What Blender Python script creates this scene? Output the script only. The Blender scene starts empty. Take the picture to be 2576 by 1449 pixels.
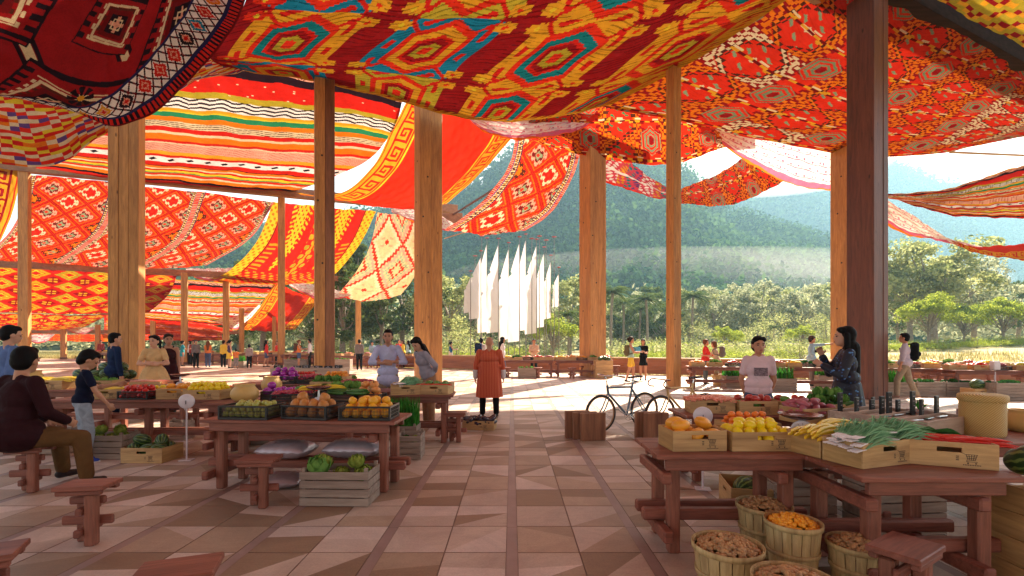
import bpy, bmesh, math, random
import numpy as np
from mathutils import Vector, Matrix, Quaternion
random.seed(7); RNG = np.random.default_rng(7)
SC = bpy.context.scene
COL = SC.collection
PI = math.pi
# ---- measured frame of the photograph (2576 wide copy): focal 1188 px, eye height 1.6 m, level camera
F0, CX, CY, EYE = 1188.6, 1288.0, 861.6, 1.6
def at(ox, oy, Y):
    return Vector(((ox-CX)/F0*Y, Y, EYE+(CY-oy)/F0*Y))
def gr(ox, oy, z=0.0):
    Y = (EYE-z)*F0/(oy-CY)
    return Vector(((ox-CX)/F0*Y, Y, z))
def px(ox, Y, z=0.0):
    return Vector(((ox-CX)/F0*Y, Y, z))
# ------------------------------------------------------------------ materials
def new_mat(name):
    m = bpy.data.materials.new(name); m.use_nodes = True
    nt = m.node_tree; nt.nodes.clear()
    out = nt.nodes.new('ShaderNodeOutputMaterial')
    return m, nt, out
def N(nt, t, **kw):
    n = nt.nodes.new(t)
    for k, v in kw.items():
        if k in n.inputs: n.inputs[k].default_value = v
        else: setattr(n, k, v)
    return n
def L(nt, a, b): nt.links.new(a, b)
def rgba(c): return (c[0], c[1], c[2], 1.0)
def coords(nt, scale=(1,1,1), kind='Object'):
    tc = N(nt, 'ShaderNodeTexCoord'); mp = N(nt, 'ShaderNodeMapping')
    mp.inputs['Scale'].default_value = scale
    L(nt, tc.outputs[kind], mp.inputs['Vector']); return mp.outputs['Vector']
def ramp(nt, fac, stops):
    r = N(nt, 'ShaderNodeValToRGB'); e = r.color_ramp.elements
    e[0].position, e[0].color = stops[0][0], rgba(stops[0][1])
    e[1].position, e[1].color = stops[1][0], rgba(stops[1][1])
    for p, c in stops[2:]:
        k = e.new(p); k.color = rgba(c)
    L(nt, fac, r.inputs['Fac']); return r.outputs['Color']
def mixc(nt, fac, a, b, mode='MIX'):
    m = N(nt, 'ShaderNodeMix', data_type='RGBA', blend_type=mode)
    if isinstance(fac, (int, float)): m.inputs[0].default_value = fac
    else: L(nt, fac, m.inputs[0])
    for i, c in ((6, a), (7, b)):
        if isinstance(c, tuple): m.inputs[i].default_value = rgba(c)
        else: L(nt, c, m.inputs[i])
    return m.outputs[2]
def sc(c, k): return tuple(min(1, x*k) for x in c[:3])
MATS = {}
def pm(name, color, rough=0.6, var=0.25, scale=8.0, metal=0.0, bump=0.0, stretch=(1,1,1), sss=0.0, coat=0.0, spec=None):
    """general painted / natural surface with mottled procedural variation"""
    if name in MATS: return MATS[name]
    m, nt, out = new_mat(name)
    v = coords(nt, stretch)
    n1 = N(nt, 'ShaderNodeTexNoise', Scale=scale, Detail=5.0, Roughness=0.6); L(nt, v, n1.inputs['Vector'])
    col = ramp(nt, n1.outputs['Fac'], [(0.3, sc(color, 1-var)), (0.72, sc(color, 1+var))])
    b = N(nt, 'ShaderNodeBsdfPrincipled', Roughness=rough, Metallic=metal)
    L(nt, col, b.inputs['Base Color'])
    if spec is not None: b.inputs['Specular IOR Level'].default_value = spec
    if coat: b.inputs['Coat Weight'].default_value = coat
    if sss:
        b.inputs['Subsurface Weight'].default_value = sss; b.inputs['Subsurface Radius'].default_value = (0.02, 0.008, 0.004); b.inputs['Subsurface Scale'].default_value = 0.5
    if bump:
        n2 = N(nt, 'ShaderNodeTexNoise', Scale=scale*4, Detail=4.0); L(nt, v, n2.inputs['Vector'])
        bp = N(nt, 'ShaderNodeBump', Strength=bump, Distance=0.01); L(nt, n2.outputs['Fac'], bp.inputs['Height']); L(nt, bp.outputs['Normal'], b.inputs['Normal'])
    L(nt, b.outputs['BSDF'], out.inputs['Surface'])
    MATS[name] = m; return m
def wood(name, c1, c2, axis=2, scale=3.0, rough=0.62, knots=True, grain=22.0, bump=0.25):
    if name in MATS: return MATS[name]
    m, nt, out = new_mat(name)
    s = [1.0, 1.0, 1.0]; s[axis] = 0.09
    v = coords(nt, tuple(x*scale for x in s))
    oi = N(nt, 'ShaderNodeObjectInfo'); ad = N(nt, 'ShaderNodeVectorMath', operation='ADD')
    mu = N(nt, 'ShaderNodeMath', operation='MULTIPLY'); mu.inputs[1].default_value = 37.0
    L(nt, oi.outputs['Random'], mu.inputs[0]); L(nt, v, ad.inputs[0]); L(nt, mu.outputs[0], ad.inputs[1])
    n1 = N(nt, 'ShaderNodeTexNoise', Scale=grain, Detail=8.0, Roughness=0.65, Distortion=0.6); L(nt, ad.outputs[0], n1.inputs['Vector'])
    n2 = N(nt, 'ShaderNodeTexNoise', Scale=2.2, Detail=3.0, Roughness=0.5, Distortion=1.0); L(nt, ad.outputs[0], n2.inputs['Vector'])
    col = ramp(nt, n1.outputs['Fac'], [(0.28, c1), (0.66, c2)])
    col2 = ramp(nt, n2.outputs['Fac'], [(0.3, (0.55, 0.5, 0.5)), (0.65, (1.0, 1.0, 1.0))])
    col = mixc(nt, 0.75, col, col2, 'MULTIPLY')
    if knots:
        tc2 = coords(nt, (2.3, 2.3, 0.8) if axis == 2 else (0.8, 2.3, 2.3))
        vo = N(nt, 'ShaderNodeTexVoronoi', Scale=1.3); L(nt, tc2, vo.inputs['Vector'])
        k = ramp(nt, vo.outputs['Distance'], [(0.035, (0.16, 0.1, 0.07)), (0.085, (1, 1, 1))])
        col = mixc(nt, 0.9, col, k, 'MULTIPLY')
    b = N(nt, 'ShaderNodeBsdfPrincipled', Roughness=rough); L(nt, col, b.inputs['Base Color'])
    bp = N(nt, 'ShaderNodeBump', Strength=bump, Distance=0.01); L(nt, n1.outputs['Fac'], bp.inputs['Height']); L(nt, bp.outputs['Normal'], b.inputs['Normal'])
    L(nt, b.outputs['BSDF'], out.inputs['Surface'])
    MATS[name] = m; return m
def attr_mat(name, rough=0.85, trans=0.5, streak=0.17, bump=0.2, gain=1.0, tgain=1.0):
    """woven textile: colours per woven cell from a face attribute, part of the light passes through"""
    if name in MATS: return MATS[name]
    m, nt, out = new_mat(name)
    a = N(nt, 'ShaderNodeAttribute', attribute_name='weave')
    uv = coords(nt, (1, 1, 1), 'Object')
    n1 = N(nt, 'ShaderNodeTexNoise', Scale=3.0, Detail=6.0, Roughness=0.7); L(nt, uv, n1.inputs['Vector'])
    k = ramp(nt, n1.outputs['Fac'], [(0.25, (1-streak*2,)*3), (0.75, (1, 1, 1))])
    col = mixc(nt, 1.0, a.outputs['Color'], k, 'MULTIPLY')
    d = N(nt, 'ShaderNodeBsdfDiffuse'); t = N(nt, 'ShaderNodeBsdfTranslucent')
    L(nt, col, d.inputs['Color'])
    g = mixc(nt, 1.0, col, (tgain, tgain, tgain), 'MULTIPLY')
    L(nt, g, t.inputs['Color'])
    mx = N(nt, 'ShaderNodeMixShader'); mx.inputs[0].default_value = trans
    L(nt, d.outputs[0], mx.inputs[1]); L(nt, t.outputs[0], mx.inputs[2]); L(nt, mx.outputs[0], out.inputs['Surface'])
    MATS[name] = m; return m
def leaf_mat(name, c1, c2, scale=0.5, trans=0.35):
    if name in MATS: return MATS[name]
    m, nt, out = new_mat(name)
    v = coords(nt)
    n1 = N(nt, 'ShaderNodeTexNoise', Scale=scale, Detail=4.0, Roughness=0.65); L(nt, v, n1.inputs['Vector'])
    g = N(nt, 'ShaderNodeNewGeometry')
    md = N(nt, 'ShaderNodeMath', operation='MULTIPLY_ADD'); md.inputs[1].default_value = 0.5; L(nt, g.outputs['Random Per Island'], md.inputs[0]); L(nt, n1.outputs['Fac'], md.inputs[2])
    col = ramp(nt, md.outputs[0], [(0.45, c1), (0.95, c2)])
    d = N(nt, 'ShaderNodeBsdfDiffuse'); t = N(nt, 'ShaderNodeBsdfTranslucent'); L(nt, col, d.inputs['Color']); L(nt, col, t.inputs['Color'])
    mx = N(nt, 'ShaderNodeMixShader'); mx.inputs[0].default_value = trans
    L(nt, d.outputs[0], mx.inputs[1]); L(nt, t.outputs[0], mx.inputs[2]); L(nt, mx.outputs[0], out.inputs['Surface'])
    MATS[name] = m; return m
# ------------------------------------------------------------------ mesh builder
def T(x=0, y=0, z=0, rz=0, rx=0, ry=0):
    return Matrix.Translation((x, y, z)) @ Matrix.Rotation(rz, 4, 'Z') @ Matrix.Rotation(ry, 4, 'Y') @ Matrix.Rotation(rx, 4, 'X')
class MB:
    def __init__(s): s.v = []; s.f = []; s.m = []; s.sm = []
    def add(s, vs, fs, mi=0, M=None, smooth=False):
        o = len(s.v)
        if M is not None: vs = [M @ Vector(v) for v in vs]
        s.v += [tuple(v) for v in vs]; s.f += [tuple(o+i for i in f) for f in fs]; s.m += [mi]*len(fs); s.sm += [smooth]*len(fs); return s
    def box(s, c, d, b=0.006, mi=0, M=None, rz=0, taper=1.0):
        hx, hy, hz = d[0]/2, d[1]/2, d[2]/2
        b = min(b, hx*0.6, hy*0.6, hz*0.6)
        idx = {}; vs = []
        for sx in (-1, 1):
            for sy in (-1, 1):
                for sz in (-1, 1):
                    tp = taper if sz > 0 else 1.0
                    for k in range(3):
                        p = [sx*hx*tp, sy*hy*tp, sz*hz]
                        for j in range(3):
                            if j != k: p[j] -= (sx, sy, sz)[j]*b
                        idx[(sx, sy, sz, k)] = len(vs); vs.append(p)
        I = idx; fs = []
        fs.append([I[(-1,-1,-1,0)], I[(-1,-1,1,0)], I[(-1,1,1,0)], I[(-1,1,-1,0)]]); fs.append([I[(1,-1,-1,0)], I[(1,1,-1,0)], I[(1,1,1,0)], I[(1,-1,1,0)]])
        fs.append([I[(-1,-1,-1,1)], I[(1,-1,-1,1)], I[(1,-1,1,1)], I[(-1,-1,1,1)]]); fs.append([I[(-1,1,-1,1)], I[(-1,1,1,1)], I[(1,1,1,1)], I[(1,1,-1,1)]])
        fs.append([I[(-1,-1,-1,2)], I[(-1,1,-1,2)], I[(1,1,-1,2)], I[(1,-1,-1,2)]]); fs.append([I[(-1,-1,1,2)], I[(1,-1,1,2)], I[(1,1,1,2)], I[(-1,1,1,2)]])
        for a in (-1, 1):
            for c2 in (-1, 1):
                q = [I[(a,c2,-1,0)], I[(a,c2,1,0)], I[(a,c2,1,1)], I[(a,c2,-1,1)]]; fs.append(q if a*c2 < 0 else q[::-1])
                q = [I[(a,-1,c2,0)], I[(a,-1,c2,2)], I[(a,1,c2,2)], I[(a,1,c2,0)]]; fs.append(q if a*c2 > 0 else q[::-1])
                q = [I[(-1,a,c2,1)], I[(1,a,c2,1)], I[(1,a,c2,2)], I[(-1,a,c2,2)]]; fs.append(q if a*c2 > 0 else q[::-1])
        for sx in (-1, 1):
            for sy in (-1, 1):
                for sz in (-1, 1):
                    q = [I[(sx,sy,sz,0)], I[(sx,sy,sz,1)], I[(sx,sy,sz,2)]]; fs.append(q if sx*sy*sz > 0 else q[::-1])
        MM = Matrix.Translation(c) @ Matrix.Rotation(rz, 4, 'Z')
        if M is not None: MM = M @ MM
        return s.add(vs, fs, mi, MM)
    def tube(s, p0, p1, r0, r1=None, n=12, mi=0, M=None, cap=True):
        r1 = r0 if r1 is None else r1
        p0 = Vector(p0); p1 = Vector(p1); d = (p1-p0)
        if d.length < 1e-6: return s
        q = d.to_track_quat('Z', 'Y')
        vs = []
        for p, r in ((p0, r0), (p1, r1)):
            for i in range(n):
                a = 2*PI*i/n; vs.append(p + q @ Vector((r*math.cos(a), r*math.sin(a), 0)))
        fs = [(i, (i+1) % n, n+(i+1) % n, n+i) for i in range(n)]
        s.add(vs, fs, mi, M, True)
        if cap:
            s.add(vs, [tuple(range(n))[::-1], tuple(range(n, 2*n))], mi, M)
        return s
    def path(s, pts, r, n=8, mi=0, M=None, closed=False):
        pts = [Vector(p) for p in pts]; m = len(pts); vs = []
        rr = r if isinstance(r, (list, tuple)) else [r]*m
        up = Vector((0, 0, 1)); prev = None
        for i, p in enumerate(pts):
            if closed: t = pts[(i+1) % m]-pts[i-1]
            else: t = pts[min(i+1, m-1)]-pts[max(i-1, 0)]
            t.normalize()
            if prev is None:
                a = t.cross(up)
                if a.length < 1e-3: a = t.cross(Vector((1, 0, 0)))
            else: a = prev - t*prev.dot(t)
            a.normalize(); prev = a; b = t.cross(a)
            for k in range(n):
                an = 2*PI*k/n; vs.append(p + (a*math.cos(an)+b*math.sin(an))*rr[i])
        fs = []
        for i in range(m if closed else m-1):
            j = (i+1) % m
            for k in range(n): fs.append((i*n+k, i*n+(k+1) % n, j*n+(k+1) % n, j*n+k))
        s.add(vs, fs, mi, M, True)
        if not closed: s.add(vs, [tuple(range(n))[::-1], tuple(range((m-1)*n, m*n))], mi, M)
        return s
    def lathe(s, prof, n=24, mi=0, M=None, wob=0.0, lob=0, lam=0.0):
        vs = []; m = len(prof)
        for (r, z) in prof:
            for k in range(n):
                a = 2*PI*k/n; q = r*(1+lam*math.cos(lob*a)) if lob else r
                vs.append((q*math.cos(a), q*math.sin(a), z))
        fs = [(i*n+k, i*n+(k+1) % n, (i+1)*n+(k+1) % n, (i+1)*n+k) for i in range(m-1) for k in range(n)]
        s.add(vs, fs, mi, M, True)
        if prof[0][0] > 1e-4: s.add(vs, [tuple(range(n))[::-1]], mi, M)
        if prof[-1][0] > 1e-4: s.add(vs, [tuple(range((m-1)*n, m*n))], mi, M)
        return s
    def ell(s, c, r, n=12, mi=0, M=None, R=None):
        vs = []; h = max(4, n//2+1)
        for i in range(h+1):
            th = PI*i/h
            for k in range(n):
                a = 2*PI*k/n; vs.append(Vector((r[0]*math.sin(th)*math.cos(a), r[1]*math.sin(th)*math.sin(a), -r[2]*math.cos(th))))
        if R is not None: vs = [R @ v for v in vs]
        c = Vector(c); vs = [v+c for v in vs]
        fs = []
        for i in range(h):
            for k in range(n):
                q = (i*n+k, i*n+(k+1) % n, (i+1)*n+(k+1) % n, (i+1)*n+k)
                if i == 0: q = (q[0], q[2], q[3])
                elif i == h-1: q = (q[0], q[1], q[2])
                fs.append(q)
        return s.add(vs, fs, mi, M, True)
    def mesh(s, name, mats):
        me = bpy.data.meshes.new(name); me.from_pydata(s.v, [], s.f)
        for m in (mats if isinstance(mats, (list, tuple)) else [mats]): me.materials.append(m)
        me.polygons.foreach_set('material_index', s.m); me.polygons.foreach_set('use_smooth', s.sm); me.update(); return me
    def build(s, name, mats, parent=None, loc=None, rz=0):
        return link(name, s.mesh(name, mats), parent, loc, rz)
def link(name, me, parent=None, loc=None, rz=0):
    o = bpy.data.objects.new(name, me); COL.objects.link(o)
    if parent is not None: o.parent = parent
    if loc is not None: o.location = loc
    if rz: o.rotation_euler = (0, 0, rz)
    return o
def tag(o, label=None, cat=None, group=None, kind=None):
    if label: o['label'] = label
    if cat: o['category'] = cat
    if group: o['group'] = group
    if kind: o['kind'] = kind
    return o
def empty(name, loc=(0,0,0), rz=0, label=None, cat=None, group=None):
    o = bpy.data.objects.new(name, None); COL.objects.link(o); o.location = loc; o.rotation_euler = (0, 0, rz); o.empty_display_size = 0.1
    return tag(o, label, cat, group)
def dup(o, loc=None, rz=None, label=None, group=None, parent=None, scale=None, rot=None):
    kids = KIDS.get(o.name) or [c for c in o.children]
    c = o.copy(); COL.objects.link(c)
    if parent is not None: c.parent = parent
    if loc is not None: c.location = loc
    if rz is not None: c.rotation_euler = (0, 0, rz)
    if rot is not None: c.rotation_euler = rot
    if scale is not None: c.scale = (scale,)*3 if isinstance(scale, (int, float)) else scale
    if label: c['label'] = label
    if group: c['group'] = group
    elif label and 'group' in c.keys() and group == '': del c['group']
    for k in kids: dup(k, parent=c)
    return c
KIDS = {}
def fast_mesh(name, V, F4, mats, mi=None, smooth=False):
    """V (n,3) array, F4 (m,k) array of indices"""
    me = bpy.data.meshes.new(name); n, m, k = len(V), len(F4), F4.shape[1]
    me.vertices.add(n); me.vertices.foreach_set('co', np.ascontiguousarray(V, dtype=np.float32).ravel())
    me.loops.add(m*k); me.loops.foreach_set('vertex_index', np.ascontiguousarray(F4, dtype=np.int32).ravel())
    me.polygons.add(m); me.polygons.foreach_set('loop_start', np.arange(0, m*k, k, dtype=np.int32))
    try: me.polygons.foreach_set('loop_total', np.full(m, k, dtype=np.int32))
    except Exception: pass
    for q in (mats if isinstance(mats, (list, tuple)) else [mats]): me.materials.append(q)
    if mi is not None: me.polygons.foreach_set('material_index', np.asarray(mi, dtype=np.int32))
    if smooth: me.polygons.foreach_set('use_smooth', np.ones(m, dtype=bool))
    me.update(calc_edges=True); me.validate(); return me
SKY_STR, SUN_STR, EXPO, HAZE, HAZE_C = 0.072, 5.0, 2.28, 0.00065, (0.36, 0.66, 0.90)
# ================================================================== people: one continuous remeshed body each, clothes and hair as children
DG = bpy.context.evaluated_depsgraph_get
def remesh(mb, name, mat, voxel, smooth=4, smooth_f=.5):
    me = mb.mesh('tmp', mat); o = bpy.data.objects.new('tmp', me); COL.objects.link(o)
    m = o.modifiers.new('r', 'REMESH'); m.mode = 'VOXEL'; m.voxel_size = voxel; m.use_smooth_shade = True
    s = o.modifiers.new('s', 'SMOOTH'); s.factor = smooth_f; s.iterations = smooth
    dg = bpy.context.evaluated_depsgraph_get(); dg.update(); ev = o.evaluated_get(dg); nm = bpy.data.meshes.new_from_object(ev); nm.name = name
    nm.materials.clear(); nm.materials.append(mat); bpy.data.objects.remove(o); bpy.data.meshes.remove(me)
    nm.polygons.foreach_set('use_smooth', np.ones(len(nm.polygons), bool)); return nm
def caps(mb, p0, p1, r0, r1, n=12):
    p0, p1 = Vector(p0), Vector(p1); d = p1-p0; Lg = max(d.length, 1e-4); q = d.to_track_quat('Z', 'Y').to_matrix().to_4x4(); pr = []
    for i in range(5): a = PI/2*i/4; pr.append((r0*math.sin(a), -r0*math.cos(a)))
    for i in range(5): a = PI/2*i/4; pr.append((r1*math.cos(a), Lg+r1*math.sin(a)))
    pr[0] = (0, pr[0][1]); pr[-1] = (0, pr[-1][1]); return mb.lathe(pr, n, 0, Matrix.Translation(p0) @ q)
def cloth_mat(name, c, var=.14, rough=.85): 
    if name in MATS: return MATS[name]
    m, nt, out = new_mat(name); v = coords(nt); n1 = N(nt, 'ShaderNodeTexNoise', Scale=7.0, Detail=5.0, Distortion=1.2); L(nt, v, n1.inputs['Vector']); col = ramp(nt, n1.outputs['Fac'], [(.3, sc(c, 1-var)), (.7, sc(c, 1+var))]); b = N(nt, 'ShaderNodeBsdfPrincipled', Roughness=rough); b.inputs['Specular IOR Level'].default_value = .15
    L(nt, col, b.inputs['Base Color']); bp = N(nt, 'ShaderNodeBump', Strength=.55, Distance=.03); L(nt, n1.outputs['Fac'], bp.inputs['Height']); L(nt, bp.outputs[0], b.inputs['Normal']); L(nt, b.outputs[0], out.inputs['Surface']); MATS[name] = m; return m
def gho_mat():
    m, nt, out = new_mat('striped_robe_cloth'); v = coords(nt); sx = N(nt, 'ShaderNodeSeparateXYZ'); L(nt, v, sx.inputs[0]); nz = N(nt, 'ShaderNodeTexNoise', Scale=5.0); L(nt, v, nz.inputs['Vector'])
    a = N(nt, 'ShaderNodeMath', operation='MULTIPLY_ADD'); a.inputs[1].default_value = 190.0; L(nt, sx.outputs[1], a.inputs[0]); b0 = N(nt, 'ShaderNodeMath', operation='MULTIPLY'); b0.inputs[1].default_value = 3.0; L(nt, nz.outputs['Fac'], b0.inputs[0]); L(nt, b0.outputs[0], a.inputs[2]); s = N(nt, 'ShaderNodeMath', operation='SINE'); L(nt, a.outputs[0], s.inputs[0])
    c = ramp(nt, s.outputs[0], [(.35, (.46, .055, .022)), (.75, (.58, .09, .03)), (1.0, (.70, .24, .09))]); b = N(nt, 'ShaderNodeBsdfPrincipled', Roughness=.8); L(nt, c, b.inputs['Base Color']); bp = N(nt, 'ShaderNodeBump', Strength=.4, Distance=.02); L(nt, nz.outputs['Fac'], bp.inputs['Height']); L(nt, bp.outputs[0], b.inputs['Normal']); L(nt, b.outputs[0], out.inputs['Surface']); return m
def floral_mat():
    m, nt, out = new_mat('dark_floral_cloth'); v = coords(nt); vo = N(nt, 'ShaderNodeTexVoronoi', Scale=22.0); nz = N(nt, 'ShaderNodeTexNoise', Scale=16.0, Detail=4.0); L(nt, v, nz.inputs['Vector']); L(nt, v, vo.inputs['Vector'])
    a = N(nt, 'ShaderNodeMath', operation='MULTIPLY_ADD'); a.inputs[1].default_value = .9; L(nt, vo.outputs['Distance'], a.inputs[0]); L(nt, nz.outputs['Fac'], a.inputs[2]); c = ramp(nt, a.outputs[0], [(.56, (.10, .30, .62)), (.66, (.012, .04, .16)), (.80, (.004, .006, .02))]); b = N(nt, 'ShaderNodeBsdfPrincipled', Roughness=.6); L(nt, c, b.inputs['Base Color']); L(nt, b.outputs[0], out.inputs['Surface']); return m
SKINS = {k: pm('skin_'+k, c, .5, .06, 6, sss=.08) for k, c in dict(light=(.55, .30, .20), tan=(.42, .20, .12), brown=(.30, .13, .075), warm=(.50, .24, .14)).items()}
HAIRM = {k: pm('hair_'+k, c, .62, .3, 40, stretch=(1, 1, .2), spec=.12) for k, c in dict(black=(.004, .003, .0035), brown=(.03, .014, .009), auburn=(.16, .06, .03), grey=(.35, .30, .28)).items()}
DARK = pm('eye_dark', (.02, .012, .01), .3); LIPS = pm('lips', (.42, .12, .10), .45)
ARM_DOWN = ((.03, .10, -1), (.14, .04, -1)); ARM_BACK = ((-.30, .25, -1), (-.25, -.75, -.5))
def person(label, x, y, face, h=1.7, fem=False, arms=(ARM_DOWN, ARM_DOWN), legs=None, lean=0, hd=(0, 0), skin='tan', hair=('short', 'black'), top=None, bottom=None, skirt=None, shoes=(.03, .03, .03), near=False, pelvis=None, z=0, bulk=1.0, extras=None, group=None):
    """face: degrees, 0 looks to the right of the picture, 90 away, -90 towards the camera. arms/legs = (left, right): direction of upper and lower segment (forward, outward, up)"""
    face += math.degrees(math.atan2(-x, y)); k = h/1.7; vox = .0095 if near else .021; nf = 3 if near else 2
    r = empty('person', (x, y, z), math.radians(face), label, 'person', group)
    hipz = pelvis if pelvis is not None else .515*h; sw = (.084 if fem else .099)*h*bulk**.5; Lm = Matrix.Translation((0, 0, hipz)) @ Matrix.Rotation(math.radians(lean), 4, 'Y') @ Matrix.Translation((0, 0, -.515*h)); U = lambda x_, y_, z_: Lm @ Vector((x_, y_, z_))
    legs = legs or (((.0, .02, -1), (-.02, .0, -1)), ((.0, .02, -1), (-.02, .0, -1)))
    J = {}; 
    for s, nm, a, lg in ((1, 'L', arms[0], legs[0]), (-1, 'R', arms[1], legs[1])):
        sh = U(-.005*k, s*sw, .812*h); u = (Lm.to_3x3() @ Vector((a[0][0], s*a[0][1], a[0][2])).normalized()) if False else Vector((a[0][0], s*a[0][1], a[0][2])).normalized(); f = Vector((a[1][0], s*a[1][1], a[1][2])).normalized(); el = sh+u*.172*h; wr = el+f*.148*h
        hp = Vector((0, s*.052*h, hipz-.005*h)); t = Vector((lg[0][0], s*lg[0][1], lg[0][2])).normalized(); q = Vector((lg[1][0], s*lg[1][1], lg[1][2])).normalized(); kn = hp+t*.238*h; an = kn+q*.232*h
        J[nm] = dict(sh=sh, el=el, wr=wr, fd=f, hp=hp, kn=kn, an=an, s=s)
    b = MB(); B = bulk; q3 = Lm.to_3x3(); R3 = q3
    def torso(m, e=0.0, lo=True):
        m.ell(U(-.005*k, 0, .735*h), ((.098*B+e)*k, (.142*B**.8+e)*k, (.150+e)*k), 16, R=R3); m.ell(U(0, 0, .635*h), ((.086*B+e)*k, (.118*B+e)*k, (.13+e)*k), 16, R=R3)
        if lo: m.ell(U(-.012*k, 0, .545*h), ((.104*B+e)*k, ((.155 if fem else .145)*B+e)*k, (.105+e)*k), 16, R=R3)
        caps(m, J['L']['sh']+Vector((0, 0, -.012*k)), J['R']['sh']+Vector((0, 0, -.012*k)), (.044+e)*k, (.044+e)*k); caps(m, U(-.01*k, .05*k, .835*h), U(-.01*k, -.05*k, .835*h), (.04+e)*k, (.04+e)*k)
        if fem:
            for s in (-1, 1): m.ell(U(.062*k, s*.056*k, .735*h), ((.046+e)*k, (.056+e)*k, (.064+e)*k), 12, R=R3)
    torso(b); nb = U(-.01*k, 0, .825*h); hc = U(.018*k, 0, .930*h)
    Hm = Matrix.Translation(hc) @ Matrix.Rotation(math.radians(lean), 4, 'Y') @ Matrix.Rotation(math.radians(hd[0]), 4, 'Z') @ Matrix.Rotation(math.radians(hd[1]), 4, 'Y'); H3 = Hm.to_3x3(); hk = k*(1.09 if h > 1.5 else 1.32)
    HP = lambda x_, y_, z_: Hm @ Vector((x_*hk, y_*hk, z_*hk)); he = lambda m, c, rr, n=14: m.ell(HP(*c), tuple(v*hk for v in rr), n, R=H3)
    caps(b, nb, HP(-.025, 0, -.05), (.055 if not fem else .047)*k, (.052 if not fem else .045)*k)
    he(b, (-.012, 0, .020), (.093, .074, .096), 18); he(b, (.018, 0, -.030), (.066, .060, .083), 16); he(b, (.045, 0, -.078), (.034, .040, .030)); 
    if near: he(b, (.090, 0, -.022), (.017, .012, .020), 8); he(b, (.082, 0, .004), (.012, .009, .028), 8); [he(b, (-.005, s*.076, -.012), (.020, .009, .030), 8) for s in (-1, 1)]; he(b, (.078, 0, -.058), (.014, .024, .011), 8); [he(b, (.070, s*.032, .018), (.018, .022, .010), 8) for s in (-1, 1)]
    for nm in 'LR':
        j = J[nm]; s = j['s']; caps(b, j['sh'], j['el'], .046*k*B**.5, .037*k); caps(b, j['el'], j['wr'], .037*k, .025*k); b.ell(j['el'].lerp(j['wr'], .28), (.040*k, .040*k, .05*k), 10)
        f = j['fd']; inn = Vector((0, -s, 0)); inn = (inn-f*inn.dot(f)).normalized(); sd = f.cross(inn); kn_ = j['wr']+f*.045*k
        Rm = Matrix((sd, inn, f)).transposed(); b.ell(kn_, (.040*k, .017*k, .050*k), 10, R=Rm)
        for i, ln in enumerate((.060, .072, .078, .066)):
            o = (i-1.5)*.0205*k; p0 = kn_+sd*o+f*.035*k; p1 = p0+(f*.9+inn*.35)*ln*.5*k; p2 = p1+(f*.55+inn*.8)*ln*.5*k; caps(b, p0, p1, .0098*k, .0090*k, 7); caps(b, p1, p2, .0090*k, .0080*k, 7)
        tm = kn_-sd*.03*k*s*(-1 if s < 0 else 1); t0 = kn_+sd*(.034*k)-f*.02*k; t1 = t0+(sd*.5+f*.6+inn*.5)*.035*k; caps(b, t0, t1, .012*k, .010*k, 7); caps(b, t1, t1+(f*.8+inn*.5)*.025*k, .010*k, .009*k, 7)
        caps(b, j['hp'], j['kn'], .080*k*B**.5, .056*k); caps(b, j['kn'], j['an'], .054*k, .036*k); b.ell(j['kn'].lerp(j['an'], .3)+Vector((-.016*k, 0, 0)), (.052*k, .048*k, .10*k), 12)
        fz = j['an'].z; caps(b, j['an']+Vector((-.03*k, 0, -.028*k)), j['an']+Vector((.13*k, s*.015*k, -.045*k)), .034*k, .026*k)
    link('body', remesh(b, 'body', SKINS[skin], vox, nf), r)
    def add(m, nm, mat, v=None, sm=None): return link(nm, remesh(m, nm, mat, v or (vox*1.1), sm or 3), r)
    hs, hcx = hair; m = MB()
    if hs != 'bald':
        he(m, (-.026, 0, .030), (.092, .083, .096), 18); he(m, (-.050, 0, -.010), (.060, .080, .085), 14)
        if hs in ('short', 'top'): he(m, (.018, 0, .082), (.060, .062, .040), 12)
        if fem or hs != 'short': [he(m, (.016, s*.034, .072), (.056, .050, .040), 12) for s in (-1, 1)]; he(m, (.020, 0, .078), (.058, .040, .036), 12)
        if hs == 'long':
            he(m, (-.060, 0, -.10), (.052, .085, .12)); caps(m, HP(-.070, 0, -.12), HP(-.105, 0, -.40), .085*hk, .060*hk); [caps(m, HP(-.015, s*.080, .02), HP(-.030, s*.092, -.26), .030*hk, .026*hk) for s in (-1, 1)]
        if hs == 'bob': he(m, (-.045, 0, -.05), (.070, .088, .10))
        if hs == 'pony': caps(m, HP(-.11, 0, .02), HP(-.16, 0, -.02), .028*hk, .03*hk); caps(m, HP(-.16, 0, -.02), HP(-.15, 0, -.20), .032*hk, .015*hk)
        if hs == 'lowpony': caps(m, HP(-.10, .02, -.08), HP(-.11, .05, -.13), .022*hk, .024*hk); caps(m, HP(-.11, .05, -.13), HP(-.10, .06, -.22), .026*hk, .012*hk)
        if hs == 'bun': he(m, (-.115, 0, .03), (.04, .045, .045))
        add(m, 'hair', HAIRM[hcx], vox*.95, 2)
    if near:
        m = MB(); m = None
        for s in (-1, 1): m = MB(); he(m, (.0725, s*.031, .002), (.010, .013, .0065), 10); m.build('eye', DARK, r); m = MB(); he(m, (.0800, s*.032, .024), (.008, .019, .0042), 8); m.build('eyebrow', HAIRM['black'], r)
        m = MB(); he(m, (.0895, 0, -.0575), (.0065, .021, .0045), 10); he(m, (.0880, 0, -.066), (.0065, .018, .005), 10); m.build('lips', LIPS, r)
    e = .014
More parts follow.
